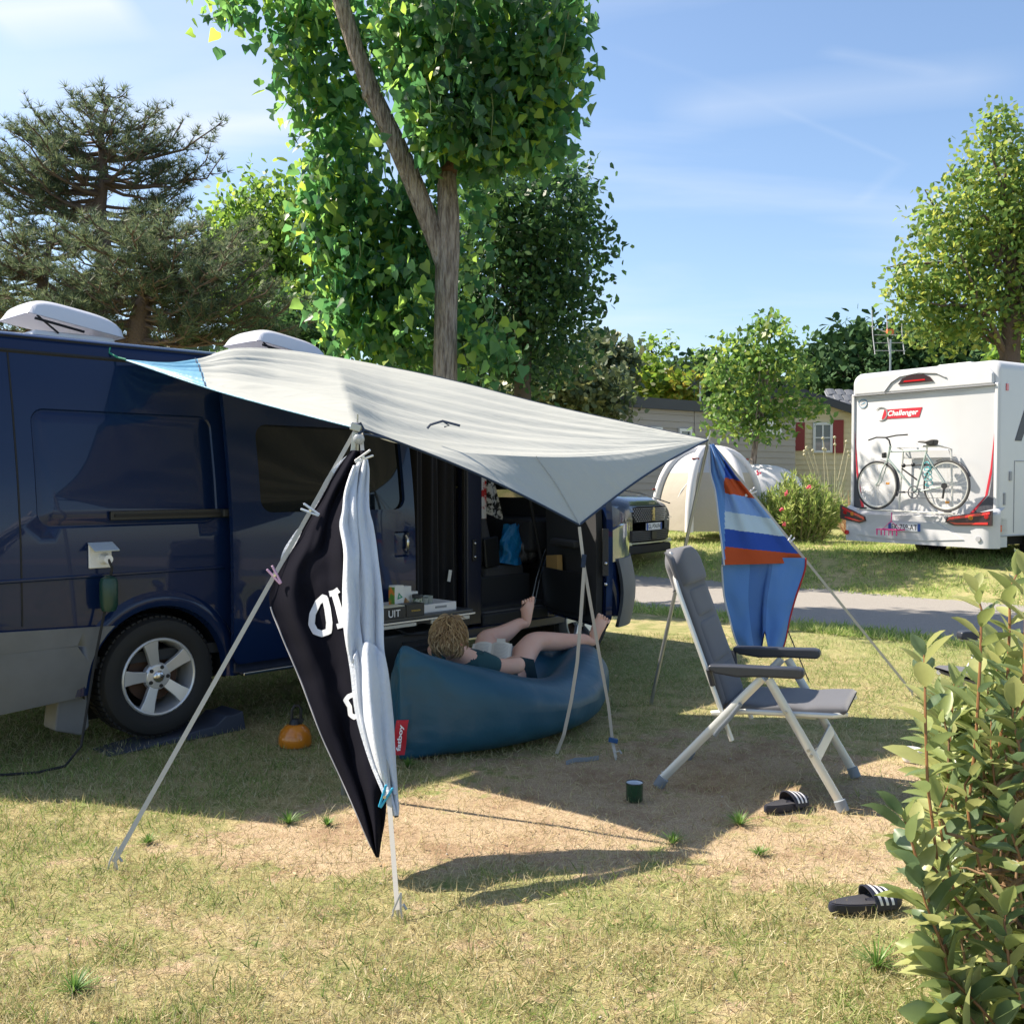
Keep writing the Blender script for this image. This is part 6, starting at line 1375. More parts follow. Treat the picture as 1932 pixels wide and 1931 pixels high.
for (zx, zy) in ((1480, 1262), (1325, 1305), (1300, 1522), (1290, 1420), (1120, 1000 + 160)):
    q = at(1133.5 + .2649 * zx, 585 + .2649 * zy, ob.y - .55); mb = MB()
    for k in range(7): mb.ball(q + V(r.normal(size=3)) * .018, (.018, .014, .018), 8, 6)
    mb.build('flower', fm, ol, world=True, smooth=True)
def tuft(label, base, n, L, sp, m, name='tall_grass', w=.02, cat='grass clump', group=None, curl=.5, flat=1):
    r = np.random.default_rng(int(abs(base.x) * 100) % 997); t = thing(name, label, cat, tuple(base), 0, group); mb = MB()
    for k in range(n):
        a = r.random() * 6.28; l = L * (.55 + .5 * r.random()); lean = sp * r.random(); d = V((math.cos(a), math.sin(a), 0)); s_ = V((-d.y, d.x, 0)) * w * .5; b0_ = V(base) + d * .12 * r.random() * L; b = len(mb.v)
        for i in range(5):
            q = i / 4; p = b0_ + d * (lean * l * q + curl * l * lean * q * q) + V((0, 0, l * q * (1 - .35 * lean * q))); mb.v += [p - s_ * (1 - q * .9), p + s_ * (1 - q * .9)]
        for i in range(4): mb.f.append((b + 2 * i, b + 2 * i + 1, b + 2 * i + 3, b + 2 * i + 2)); mb.mi.append(0)
    o = mb.build('blades', m, t, world=True); o['kind'] = 'stuff'; return t
yel = leaf_mat('yellowed grass blade', [(.22, .21, .06), (.34, .31, .10), (.44, .38, .17), (.16, .2, .05)], .3); brn = leaf_mat('rusty reed blade', [(.30, .16, .09), (.42, .25, .14), (.2, .15, .06)], .3); grb = leaf_mat('agapanthus blade', [(.05, .10, .03), (.10, .15, .05), (.18, .2, .08)], .3)
ag = tuft('clump of strap leaves and pale flower stalks by the cabin', ground(1560, 1000) + V((.3, .8, 0)), 240, 1.35, .75, grb, 'ornamental_grass', .022, 'plant')
mb = MB(); r = np.random.default_rng(8)
for k in range(14):
    b0_ = ground(1560 + 40 * r.random(), 1000) + V((.2, .7, 0)); tp = b0_ + V((r.normal() * .35, 0, 1.6 + .5 * r.random())); mb.tube([b0_, tp], .007, 5); mb.ball(tp, .035, 8, 6)
o = mb.build('flower_stalks', mat('pale flower head', (.45, .42, .28), .8), ag, world=True); o['kind'] = 'stuff'
tuft('rust coloured reeds leaning beside the motorhome', ground(1590, 1010) + V((.25, .35, 0)), 130, 1.05, 1.1, brn, 'reeds', .016, 'reeds')
for i, (a, b, n_, L_2) in enumerate(((1560, 1062, 260, .42), (1600, 1066, 260, .36), (1640, 1062, 240, .30), (1690, 1060, 200, .22), (1730, 1060, 160, .17), (1780, 1062, 200, .15), (1500, 1072, 160, .2))): tuft(('long yellow grass at the foot of the oleander', 'long yellow grass between the oleander and the motorhome', 'yellow grass tuft at the left bumper corner of the motorhome', 'yellow grass in front of the motorhome bumper', 'low grass under the number plate of the motorhome', 'low grass near the rear wheel of the motorhome', 'short dry grass left of the oleander foot')[i], ground(a, b), n_, L_2, 1.3, yel, 'tall_grass', .012, 'grass clump', curl=.3)
# weeds on the pitch
wm = leaf_mat('weed leaf', [(.06, .14, .03), (.10, .21, .04), (.16, .27, .06)], .3)
for i, (a, b, L_2, lab) in enumerate(((545, 1552, .085, 'low green weed on the sand below the shadow edge'), (618, 1556, .065, 'smaller green weed right of the low weed on sand'), (770, 1447, .085, 'green weed sprouting at the lounger corner'), (1432, 1612, .06, 'small weed left of the tarp shadow tip on the right'), (497, 1668, .0, ''), (1655, 1822, .12, 'bushy green weed on the grass near the hedge foot'), (1395, 1555, .09, 'grass weed in the shade left of the slide under the chair'), (280, 1590, .06, 'tiny upright weed near the left guy peg'), (140, 1870, .09, 'green weed tuft at the bottom left of the lawn'), (1270, 1590, .08, 'green tuft on the dark shadow of the towel'), (660, 1905, .0, ''))):
    if L_2: tuft(lab, ground(a, b), 80, L_2 * .75, 1.5, wm, 'weed', .006, 'weed', curl=.2)

# ---- foreground hedge at the right edge
hb = V((1.42, 2.25, 0)); hg = thing('hedge', 'big leaved green hedge filling the right edge of the foreground', 'hedge', tuple(hb), 0); r = np.random.default_rng(5)
stem_m = mat('hedge stem', (.20, .12, .06), .8, bump=(60, .5, .003)); young = mat('reddish young shoot', (.24, .11, .04), .6)
hl = [(.0, 0, 0), (.11, .12, .05), (.19, .33, .085), (.19, .58, .075), (.11, .82, .02), (0, 1.0, -.06), (-.11, .82, .02), (-.19, .58, .075), (-.19, .33, .085), (-.11, .12, .05), (0, .5, -.02), (0, .2, -.01), (0, .8, -.03)]
hlf = [(0, 1, 11), (1, 2, 11), (2, 10, 11), (2, 3, 10), (3, 12, 10), (3, 4, 12), (4, 5, 12), (12, 5, 6), (12, 6, 7), (10, 12, 7), (10, 7, 8), (11, 10, 8), (11, 8, 9), (11, 9, 0)]
shoots = []   # picture-space shoot lines: base -> tip at distance
def shoot(pts, Y, nl, size, tilt=0): shoots.append(([at(x_, y_, Y + k * .02) for k, (x_, y_) in enumerate(pts)], int(nl * 1.15), size))
shoot([(1768, 1620), (1750, 1480), (1746, 1360), (1745, 1260), (1742, 1225)], 2.15, 17, .075)
shoot([(1830, 1500), (1842, 1380), (1850, 1240), (1852, 1150), (1838, 1100)], 2.25, 17, .07)
shoot([(1880, 1450), (1900, 1300), (1905, 1180), (1905, 1110), (1930, 1060)], 2.3, 18, .07)
shoot([(1925, 1400), (1932, 1280), (1935, 1150), (1940, 1075)], 2.2, 16, .075)
shoot([(1800, 1560), (1790, 1440), (1796, 1350), (1800, 1290)], 2.35, 14, .065)
shoot([(1790, 1800), (1765, 1740), (1735, 1640), (1715, 1570), (1700, 1530)], 2.05, 16, .085)
shoot([(1850, 1750), (1800, 1690), (1765, 1640), (1735, 1610), (1720, 1590)], 2.1, 12, .08)
shoot([(1840, 1932), (1800, 1880), (1780, 1790), (1745, 1700), (1730, 1640)], 2.0, 18, .095)
shoot([(1900, 1960), (1850, 1900), (1810, 1860), (1780, 1830), (1750, 1800)], 1.98, 14, .10)
shoot([(1890, 2010), (1840, 1960), (1800, 1930), (1770, 1920)], 1.95, 14, .10)
shoot([(1930, 1900), (1905, 1830), (1895, 1740), (1900, 1700)], 2.0, 14, .085)
shoot([(1960, 1700), (1925, 1620), (1905, 1560), (1900, 1500)], 2.1, 14, .08)
shoot([(1850, 1640), (1830, 1560), (1820, 1480), (1850, 1430)], 2.2, 14, .075); shoot([(1900, 1600), (1880, 1500), (1870, 1420), (1870, 1360)], 2.2, 15, .075); shoot([(1950, 1500), (1925, 1420), (1910, 1350), (1918, 1290)], 2.15, 15, .075); shoot([(1800, 1680), (1780, 1600), (1770, 1530), (1790, 1480)], 2.2, 12, .075)
inner = []
for k in range(400):      # the body of the hedge behind the front shoots
    x_ = r.uniform(1775, 2130); y_ = r.uniform(1190 + max(0, 1900 - x_) * .9, 1960); Y = r.uniform(2.3, 3.0); inner.append(([at(x_ + r.normal() * 25, y_ + 130, Y), at(x_ + r.normal() * 15, y_ + 60, Y), at(x_, y_, Y)], 15, .075))
mb = MB()
for pts, nl, s in shoots: mb.tube(pts, [.0032] * (len(pts) - 2) + [.0024, .0014], 6)
o = mb.build('shoots', young, hg, world=True)
mb = MB()
for pts, nl, s in inner: mb.tube(pts, [.004, .003, .002], 5)
for k in range(34):
    a = at(r.uniform(1850, 2150), 2500, r.uniform(2.2, 2.9)); b = at(r.uniform(1790, 2250), r.uniform(1380, 1700), r.uniform(2.2, 3.0)); a.z = max(0, a.z) if a.z > 0 else 0.0
    branch(mb, a, b, .012, .004, k, 9, .12)
for k in range(90):
    a = at(r.uniform(1840, 1980), r.uniform(1460, 1830), r.uniform(2.15, 2.7)); b = a + V((r.uniform(-.12, .16), r.uniform(-.05, .1), r.uniform(-.04, .14))); branch(mb, a, b, .005, .002, k + 50, 6, .3)
o = mb.build('branches', stem_m, hg, world=True); o['kind'] = 'stuff'
def thin(p):
    k_ = F / p.y; X_ = CX + p.x * k_; Y_ = HZ - (p.z - CH) * k_; return 1835 < X_ < 2000 and 1440 < Y_ < 1790
rec = []
for front, lst in ((True, shoots), (False, inner)):
    for pts, nl, s in lst:
        for j in range(nl):
            t = (j + .5 * r.random()) / nl; q = t * (len(pts) - 1); i = min(int(q), len(pts) - 2); p = pts[i].lerp(pts[i + 1], q - i); d = (pts[i + 1] - pts[i]).normalized(); a = j * 2.4 + r.normal() * .3; u = d.orthogonal().normalized(); w = d.cross(u)
            yv = ((u * math.cos(a) + w * math.sin(a)) * (1.0 - .45 * t) + d * (.35 + .55 * t) + V((0, 0, -.12))).normalized(); zv = (d + V((r.normal() * .25, r.normal() * .25, r.normal() * .25 + .15))); zv = (zv - yv * zv.dot(yv)).normalized(); xv = yv.cross(zv)
            sz = s * 1.2 * (.72 + .45 * r.random()) * (1 if t < .8 else .75)
            if not front and thin(p) and r.random() < .6: continue
            rec.append((front, p, xv, yv, zv, sz))
hcols = [(.15, .21, .09), (.20, .26, .10), (.27, .32, .11), (.38, .40, .16), (.11, .17, .085), (.17, .24, .14)]
hms = []
for k, c in enumerate(hcols):
    bend = [(-.12, .02), (.06, -.03), (.02, .03), (-.05, 0), (.0, -.05), (.05, .05)][k]
    me = bpy.data.meshes.new('leaf'); me.from_pydata([(x_ * (1 + .05 * k), y_, z_ * (1 + .3 * (k % 3)) + bend[0] * y_ * y_ + bend[1] * math.sin(y_ * 6)) for x_, y_, z_ in hl], [], hlf)
    for p_ in me.polygons: p_.use_smooth = True
    me.materials.append(mat('hedge leaf', c, .42, spec=.4, coat=.04, trans=.3, trcol=tuple(min(1, q * 1.5) for q in c), var=(tuple(q * .72 for q in c), 3, .5))); hms.append(me)
ih = wmat(hg).inverted(); fr = [q for q in rec if q[0]]; bk_ = [q for q in rec if not q[0]]
for i, (_, p, xv, yv, zv, s) in enumerate(fr[:290]): leafobj(hms[r.integers(0, 6) if i % 3 else 3], hg, ih, p, xv, yv, zv, s)
bk_ += fr[290:]
A4 = lambda k: np.array([list(q[k]) for q in bk_])
o = scatter('leaves', leaf_mat('inner hedge leaf', hcols[:4], .28, .35, .5), hg, hl, hlf, A4(1), A4(2), A4(3), A4(4), np.array([q[5] for q in bk_])); o['kind'] = 'stuff'
# ---------------------------------------------------------------- cabins, tent, car, motorhome
siding1 = mat('taupe grey siding', (.36, .33, .31), .7); siding2 = mat('cream siding', (.72, .62, .40), .7); fasc = mat('dark grey fascia', (.05, .055, .065), .6); whw = mat('white window frame', (.75, .76, .76), .5); redsh = mat('dark red shutter', (.26, .035, .035), .6); brsh = mat('brick red shutter', (.42, .11, .05), .6)
pane = mat('window pane', (.05, .07, .09), .05, coat=1)
GZ = .40
def wall_frame(pa, pb):
    a = V((pa.x, pa.y, GZ)); b = V((pb.x, pb.y, GZ)); return a, (b - a).normalized(), (b - a).length
def cab_window(parent, a, ux, s0, s1, z0, z1, out, mull=1, rows=1):
    c = a + ux * (s0 + s1) / 2 + V((0, 0, (z0 + z1) / 2)); rot = math.atan2(ux.y, ux.x); w = s1 - s0; h = z1 - z0
    mb = MB(); t = .07
    mb.box(c + out * .03 + V((0, 0, h / 2)), (w + t, .06, t), (0, 0, rot)); mb.box(c + out * .03 - V((0, 0, h / 2)), (w + t, .06, t), (0, 0, rot))
    for s_ in (-1, 1): mb.box(c + out * .03 + ux * s_ * w / 2, (t, .056, h - t), (0, 0, rot))
    for k in range(mull): mb.box(c + out * .025 + ux * (w * ((k + 1) / (mull + 1) - .5)), (.045, .045, h - t), (0, 0, rot))
    for k in range(rows): mb.box(c + out * .022 + V((0, 0, h * ((k + 1) / (rows + 1) - .5))), (w - t, .040, .035), (0, 0, rot))
    f = mb.build('window', whw, parent, world=True); mb = MB(); mb.box(c + out * .006, (w - .02, .012, h - .02), (0, 0, rot)); mb.build('pane', pane, f, world=True); return f
# grey flat roofed cabin
ga, gux, gl_ = wall_frame(at(1160, 800, 24), at(1500, 800, 28.4)); gout = V((gux.y, -gux.x, 0))
if gout.y > 0: gout = -gout
gc = thing('mobile_home', 'taupe grey flat roofed mobile home with dark fascia behind the tarp', 'mobile home', tuple(ga), 0); rotg = math.atan2(gux.y, gux.x)
ztop = at(1160, 762, 24).z
mb = MB(); mid = ga + gux * gl_ / 2 - gout * 2.0; mb.box(mid + V((0, 0, (ztop - GZ) / 2)), (gl_, 3.98, ztop - GZ), (0, 0, rotg)); mb.build('wall', siding1, gc, world=True)
nb = 17; bh = (ztop - GZ - .0) / nb; me = None
mb = MB(); mb.prism([(0, 0), (0, bh * .97), (-.006, bh * .97), (-.022, 0)], (0, 0, 0), (0, 1, 0), (0, 0, 1), (gl_ - .24, 0, 0)); b0 = mb.build('board', siding1, gc, smooth=False)
mrot = Matrix.Rotation(rotg, 4, 'Z')
for k in range(nb):
    o = b0 if k == 0 else b0.copy()
    if k: COL.objects.link(o); o.parent = gc
    o.matrix_basis = Matrix.Translation(V((0, 0, bh * k)) + gux * .24 + gout * .004) @ mrot
mb = MB(); mb.box(mid + gout * .03 + V((0, 0, ztop - GZ + .07 + 0)), (gl_ + .3, 4.2, .26), (0, 0, rotg)); mb.build('roof_fascia', fasc, gc, world=True)
mb = MB(); mb.box(ga + gux * .12 + gout * .02 + V((0, 0, (ztop - GZ) / 2 - .03)), (.22, .08, ztop - GZ - .1), (0, 0, rotg)); mb.build('corner_post', whw, gc, world=True)
mb = MB(); mb.box(ga + gux * (gl_ * .40) + gout * .028 + V((0, 0, (ztop - GZ) / 2 - .03)), (.05, .03, ztop - GZ - .08), (0, 0, rotg)); mb.build('joint_strip', siding1, gc, world=True)
def s_of(a, ux, px_, Y0, Y1):
    # distance along wall where the picture column falls
    k = (px_ - CX) / F; return (k * a.y - a.x) / (ux.x - k * ux.y)
sA = s_of(ga, gux, 1279, 0, 0); sB = s_of(ga, gux, 1299, 0, 0); cab_window(gc, ga + gout * .03, gux, sA, sB, at(1290, 840, 25.7).z - GZ, at(1290, 812, 25.7).z - GZ, gout, 0, 0)
sA = s_of(ga, gux, 1220, 0, 0); sB = s_of(ga, gux, 1243, 0, 0); cab_window(gc, ga + gout * .03, gux, sA, sB, at(1230, 840, 25).z - GZ, at(1230, 809, 25).z - GZ, gout, 0, 0)
# cream gabled cabin
ca, cux, cl_ = wall_frame(at(1372, 800, 30.4), at(1640, 800, 29.6)); cout = V((cux.y, -cux.x, 0)); rotc = math.atan2(cux.y, cux.x)
cc = thing('cabin', 'cream wooden holiday cabin with dark red shutters and tiled gable roof', 'cabin', tuple(ca), 0)
zpk = at(1486, 735, 30).z; zev = at(1608, 778, 30).z; sp_ = s_of(ca, cux, 1486, 0, 0); slope = (zpk - zev) / (s_of(ca, cux, 1608, 0, 0) - sp_)
def ztopc(s): return zpk - slope * abs(s - sp_)
mb = MB(); mb.prism([(0, 0), (cl_, 0), (cl_, ztopc(cl_) - GZ), (sp_, zpk - GZ), (0, ztopc(0) - GZ)], ca - cout * .02, cux, (0, 0, 1), -cout * 6); mb.build('wall', siding2, cc, world=True, smooth=False)
bh = .155
for k in range(32):
    z0 = GZ + bh * k; z1 = z0 + bh
    def span(z):
        d = (zpk - z) / slope; return max(0, sp_ - d), min(cl_, sp_ + d)
    s0, s1 = span(z1 - .01)
    if s1 - s0 < .2: break
    mb = MB(); mb.prism([(0, 0), (0, bh * .96), (.006, bh * .96), (.024, 0)], ca + cux * s0 + V((0, 0, z0 - GZ)), cout, (0, 0, 1), cux * (s1 - s0)); mb.build('board', siding2, cc, world=True, smooth=False)
for sg in (-1, 1):
    e = sp_ + sg * 2.55; n_ = V((0, 0, 1)); a_ = ca + cux * sp_ + V((0, 0, zpk - GZ + .10)); b_ = ca + cux * e + V((0, 0, zpk - GZ + .10 - slope * 2.55))
    mb = MB(); mb.prism([(0, 0), (0, -.20), (.10, -.20), (.10, 0)], a_ + cout * .28, cout, (0, 0, 1), (b_ - a_)); mb.build('barge_board', fasc, cc, world=True, smooth=False)
    mb = MB(); mb.prism([(0, 0), (0, .05), (6.2, .05), (6.2, 0)], a_ + cout * .3, -cout, (0, 0, 1), (b_ - a_)); rf = mb.build('roof', fasc, cc, world=True, smooth=False)
tilem = mat('grey concrete tile', (.17, .18, .20), .7)
# a second wing with tiles to the right
wa = at(1556, 745, 32); mb = MB(); 
wing2 = lambda u, v: wa + V((7.5 * u, 1.2 * u - 1.8 * (1 - v), -.25 * u - 1.35 * (1 - v) + .15))
mb.grid(wing2, 1, 1); mb.build('roof', tilem, cc, world=True, solid=.06)
mb = MB(); mb.prism([(-.14, 0), (.14, 0), (.13, .035), (0, .05), (-.13, .035)], (0, 0, 0), (1, 0, 0), (0, 0, 1), (0, -.26, -.05)); t0 = mb.build('tile', tilem, cc, smooth=False); first = True
icc = wmat(cc).inverted()
for j in range(7):
    for i in range(14):
        p = V(wing2((i + .5 + .5 * (j % 2)) / 24, 1 - (j + .0) / 7)) + V((0, 0, .02)); o = t0 if first else t0.copy()
        if not first: COL.objects.link(o); o.parent = cc
        first = False; o.matrix_basis = icc @ Matrix.Translation(p) @ Matrix.Rotation(R(9), 4, 'Z') @ Matrix.Rotation(R(33), 4, 'X')
S_ = lambda x_: s_of(ca, cux, x_, 0, 0); Zc = lambda y_: at(1500, y_, 30).z - GZ
cab_window(cc, ca + cout * .02, cux, S_(1535), S_(1567), Zc(852), Zc(800), cout, 1, 1)
def shut(x0, x1, y0, y1, m, nm='shutter', slats=0):
    c = ca + cux * (S_(x0) + S_(x1)) / 2 + V((0, 0, (Zc(y0) + Zc(y1)) / 2)) + cout * .05; w = S_(x1) - S_(x0); h = Zc(y0) - Zc(y1); mb = MB(); mb.box(c, (w, .04, h), (0, 0, rotc)); o = mb.build(nm, m, cc, world=True)
    for k in range(slats): mb = MB(); mb.box(c + cout * .03 + V((0, 0, h * ((k + .5) / slats - .5))), (w * .84, .03, h / slats * .5), (0, 0, rotc)); mb.build('slat', m, o, world=True, smooth=False)
shut(1570, 1590, 793, 855, redsh); shut(1497, 1517, 797, 850, redsh); shut(1402, 1421, 822, 878, brsh, 'louvred_shutter', 12)
cab_window(cc, ca + cout * .02, cux, S_(1428), S_(1484), Zc(872), Zc(855), cout, 1, 0)
mb = MB()
for k in range(1): mb.box(ca + cux * (S_(1426) + S_(1486)) / 2 + cout * .25 + V((0, 0, (Zc(812) + Zc(852)) / 2)), (S_(1486) - S_(1426), .05, Zc(812) - Zc(852)), (R(-8), 0, rotc))
bl3 = mb.build('awning_blind', whw, cc, world=True)
for k in range(9): mb = MB(); mb.box(ca + cux * (S_(1426) + S_(1486)) / 2 + cout * (.29 + .012 * (8 - k)) + V((0, 0, Zc(850) + (Zc(814) - Zc(850)) * k / 8)), (S_(1486) - S_(1426), .02, .05), (0, 0, rotc)); mb.build('slat', whw, bl3, world=True, smooth=False)
# veranda between the two cabins
mb = MB(); q0 = at(1333, 815, 27); mb.prism([(0, 0), (2.1, 0), (1.95, .42), (.1, .46)], q0 + V((0, 0, -.05)), (1, .1, 0), (0, 0, 1), (0, .08, 0)); o = thing('veranda', 'white veranda gable with timber posts between the two cabins', 'veranda', (q0.x, q0.y, GZ), 0)
mb.build('gable_board', whw, o, world=True, smooth=False)
for i, x_ in enumerate((1337, 1362, 1386, 1394)): mb = MB(); a = at(x_, 830, 27.2); mb.box((a.x, a.y, (a.z + GZ) / 2), (.10 if i < 2 else .06, .10, a.z - GZ)); mb.build('post', mat('tan timber', (.5, .34, .17), .7) if 'tan timber' not in MATS else MATS['tan timber'], o, world=True)
mb = MB(); a = at(1350, 850, 28); mb.grid(lambda u, v: (a.x - .6 + 1.5 * u, 28.2, GZ + 2.1 * v), 1, 1); mb.build('back_wall', mat('ochre wall', (.42, .30, .14), .8), o, world=True)
# antennas
def antenna(label, px_, y0, y1, Y, k=1.0):
    b = at(px_, y1, Y); t = at(px_, y0, Y); o = thing('tv_antenna', label, 'antenna', (b.x, b.y, GZ), 0, None); mb = MB(); mb.tube([(b.x, b.y, GZ), tuple(t)], .028 * k, 8); mb.build('mast', polem, o, world=True)
    mb = MB(); s = .30 * k
    for i in (-1, 0, 1):
        for j, zz in enumerate((-.15, .0, .15)): mb.tube([t + V((-s * 1.6, .05, zz * k * 1.6 - .1)), t + V((s * 1.6, .05, zz * k * 1.6 - .1))], .014 * k, 5)
        mb.tube([t + V((i * s * 1.5, .05, -.45 * k)), t + V((i * s * 1.5 - .08 * k, .05, .18 * k)), t + V((i * s * 1.5 - .2 * k, -.2, .85 * k))], .016 * k, 5)
    mb.tube([t + V((-.7 * k, -.3, .35 * k)), t + V((.2 * k, .1, .12 * k))], .014 * k, 5)
    o2 = mb.build('reflector_grid', whitep, o, world=True); mb = MB(); mb.box(t + V((-.05 * k, -.1, .22 * k)), (.2 * k, .12 * k, .14 * k)); mb.build('amplifier_box', mat('orange plastic', (.75, .2, .05), .5), o, world=True)
antenna('tv antenna on a tall mast above the motorhome roof', 1680, 640, 700, 31, 1.0)
b = at(1321, 800, 27); t = at(1321, 720, 27); o = thing('grid_antenna', 'dark grid antenna on a thin mast at the end of the grey cabin', 'antenna', (b.x, b.y, GZ), 0); mb = MB(); mb.tube([(b.x, b.y, GZ), tuple(t)], .025, 6); mb.build('mast', polem, o, world=True); mb = MB()
for i in range(8): mb.tube([t + V((-.15, 0, -.05)), t + V((-.15 - .30 * math.cos(i * .8), -.1, -.05 + .26 * math.sin(i * .8)))], .012, 4)
mb.build('elements', fasc, o, world=True)
# ---- inflatable tent
tnt = mat('light grey tent fly', (.50, .53, .58), .6, trans=.2, bump=(6, .3, .03)); tnb = mat('sand tent wall', (.48, .44, .37), .7, trans=.2, bump=(5, .35, .03)); tbm = mat('white tent beam', (.66, .66, .68), .55); redp = mat('red tab', (.28, .05, .04), .7)
tb_ = ground(1330, 1004); TY = 17.3; tb_ = V((at(1335, 1000, TY).x, TY, at(1335, 1003, TY).z)); gt = tb_.z
tn = thing('dome_tent', 'sand and grey inflatable dome tent pitched behind the car', 'tent', tuple(tb_), 0)
cxT = at(1338, 900, TY + .9).x; W_ = .95; D_ = .85; H_ = 1.42; cT = V((cxT, TY + 1.0, gt))
def dome2(a, e):     # a azimuth, e 0..1 from ground to top; polygonal plan with straight-ish panels
    k = math.cos(e * math.pi / 2) ** .72; z = H_ * math.sin(e * math.pi / 2) ** .95; m_ = a / (math.pi / 3); f = m_ - math.floor(m_); sag = 1 - .10 * math.sin(math.pi * f); return cT + V((W_ * k * math.cos(a) * sag, (D_ + .1) * k * math.sin(a) * sag, z))
for i in range(6):
    a0 = i * math.pi / 3 + .0
    mb = MB(); mb.grid(lambda u, v: dome2(a0 + u * math.pi / 3, v * .50), 10, 10); mb.build('wall_panel', tnb, tn, world=True)
    mb = MB(); mb.grid(lambda u, v: dome2(a0 + u * math.pi / 3, .50 + v * .50), 10, 10); mb.build('fly_panel', tnt, tn, world=True)
    mb = MB(); mb.tube([dome2(a0, e / 14) * 1.0 + (dome2(a0, e / 14) - cT - V((0, 0, .5))).normalized() * .03 for e in range(15)], .075, 10); bm_ = mb.build('air_beam', tbm, tn, world=True)
    for e in ((.30,) if i % 2 else (.62,)): p = dome2(a0, e); mb = MB(); mb.box(p + (p - cT).normalized() * .09, (.12, .06, .03)); mb.build('red_tab', redp, bm_, world=True)
mb = MB(); mb.tube([dome2(R(200), .05), dome2(R(225), .32), dome2(R(240), .45)], .014, 6); mb.build('seam', tbm, tn, world=True)
# pale second tent half visible behind the towel
c2 = V((at(1420, 900, 19.5).x, 19.6, gt)); t2 = thing('white_tent', 'low white tent behind the oleander and the striped towel', 'tent', tuple(c2), 0)
mb = MB(); mb.grid(lambda u, v: c2 + V((1.25 * math.cos(v * math.pi / 2) ** .7 * math.cos(2 * math.pi * u), .9 * math.cos(v * math.pi / 2) ** .7 * math.sin(2 * math.pi * u), 1.2 * math.sin(v * math.pi / 2))), 30, 12); mb.build('canopy', tbm, t2, world=True)
# ---- parked car behind the van
carp = mat('dark bluish grey car paint', (.05, .06, .072), .22, metal=.35, coat=1.0); carlow = mat('olive grey reflection paint', (.07, .072, .07), .25, metal=.3, coat=1)
hx = V((.82, -.57, 0)).normalized(); cp = at(1222, 985, 15.9); gcz = gz(cp.x, cp.y) + .17; crot = math.atan2(hx.y, hx.x)
car = thing('parked_car', 'dark grey family car with honeycomb grille parked beyond the path', 'car', (cp.x, cp.y, gcz), crot)
# local: +x forward (nose at x=0), y left
cs = [  # x, half width, z low, z belt, z top
    (.02, .55, .22, .62, .70), (.0, .78, .20, .66, .84), (-.10, .87, .19, .70, .93), (-.35, .91, .20, .80, 1.00), (-.8, .92, .22, .86, 1.06), (-1.25, .92, .22, .92, 1.12), (-1.45, .92, .22, .95, 1.28), (-1.9, .91, .22, .98, 1.55), (-2.4, .90, .22, 1.0, 1.62), (-3.2, .90, .22, 1.0, 1.60), (-3.9, .89, .24, 1.0, 1.50), (-4.3, .86, .26, 1.0, 1.20), (-4.45, .80, .30, .9, .98)]
cf = interp([(i / (len(cs) - 1), s) for i, s in enumerate(cs)])
def carf(u, v):
    x, w, z0, zb, z1 = cf(v); a = -math.pi * .5 + 2 * math.pi * u; c, s = math.cos(a), math.sin(a)
    # lower body box, roof tucked in above the belt
    y = w * math.copysign(abs(c) ** .35, c)
    if s <= 0: z = zb + (zb - z0) * (-(abs(s) ** .6)); y *= 1 - .06 * abs(s) ** 3
    else: z = zb + (z1 - zb) * s ** .75; y *= 1 - .26 * min(1, (z - zb) / .6) ** .9
    return (x, y, z)
mb = MB(); mb.grid(carf, 64, 60); mb.build('body', carp, car, angle=60)
mb = MB(); mb.grid(lambda u, v: (lambda p: (p[0] + .012, p[1] * .93, p[2] + .01))(carf(.26 + .48 * u * 0 + .24 * 0 + (u - .5) * .36 + .24, .50 + .10 * v)), 12, 4); mb.build('windscreen', glassd, car)
def nose(y, off=0.): return -(.16 * abs(y) ** 2.2) + .035 + off
mb = MB(); gr = [(-.62, .80), (-.50, .585), (.50, .585), (.62, .80), (.4, .83), (-.4, .83)]
mb2 = []; panel(mb, gr, [], lambda x, z, off=0: (nose(x, .03 - .10 * max(0, z - .70)), x, z), .08); mb.build('grille', black, car, solid=.01)
mb = MB()
for j in range(7):
    for i in range(-9, 10):
        y = i * .064 + .032 * (j % 2); z = .605 + .031 * j
        if abs(y) < .50 + .1 * j / 6: mb.box((nose(y, .045 - .10 * max(0, z - .70)), y, z), (.014, .036, .008), (0, 0, -.35 * y))
o = mb.build('grille_bars', alloy, car, smooth=False); o['kind'] = 'stuff'
goldm = mat('pale gold emblem', (.68, .55, .28), .3, metal=.8)
lion = [(-.02, .10), (.005, .115), (.03, .105), (.045, .08), (.035, .055), (.04, .02), (.03, -.01), (.045, -.04), (.03, -.06), (.045, -.095), (.02, -.10), (.005, -.06), (-.005, -.04), (-.02, -.06), (-.01, -.085), (-.04, -.10), (-.045, -.075), (-.03, -.03), (-.01, .0), (-.02, .015), (-.055, .0), (-.06, .015), (-.03, .035), (-.02, .05), (-.055, .05), (-.055, .07), (-.02, .075)]
mb = MB(); mb.prism(lion, (nose(0, .062), 0, .70), (0, 1, 0), (0, 0, 1), (.012, 0, 0)); mb.build('lion_emblem', goldm, car, smooth=False)
mb = MB(); mb.box((nose(0, .075), 0, .515), (.014, .52, .11)); pl = mb.build('number_plate', mat('white plate', (.72, .74, .76), .5), car)
mb = MB(); mb.box((nose(0, .0835), -.237, .515), (.003, .045, .108)); mb.build('blue_band', mat('plate blue', (.02, .08, .35), .5), pl); mb = MB(); mb.box((nose(0, .0835), .237, .515), (.003, .045, .108)); mb.build('blue_band', MATS['plate blue'], pl)
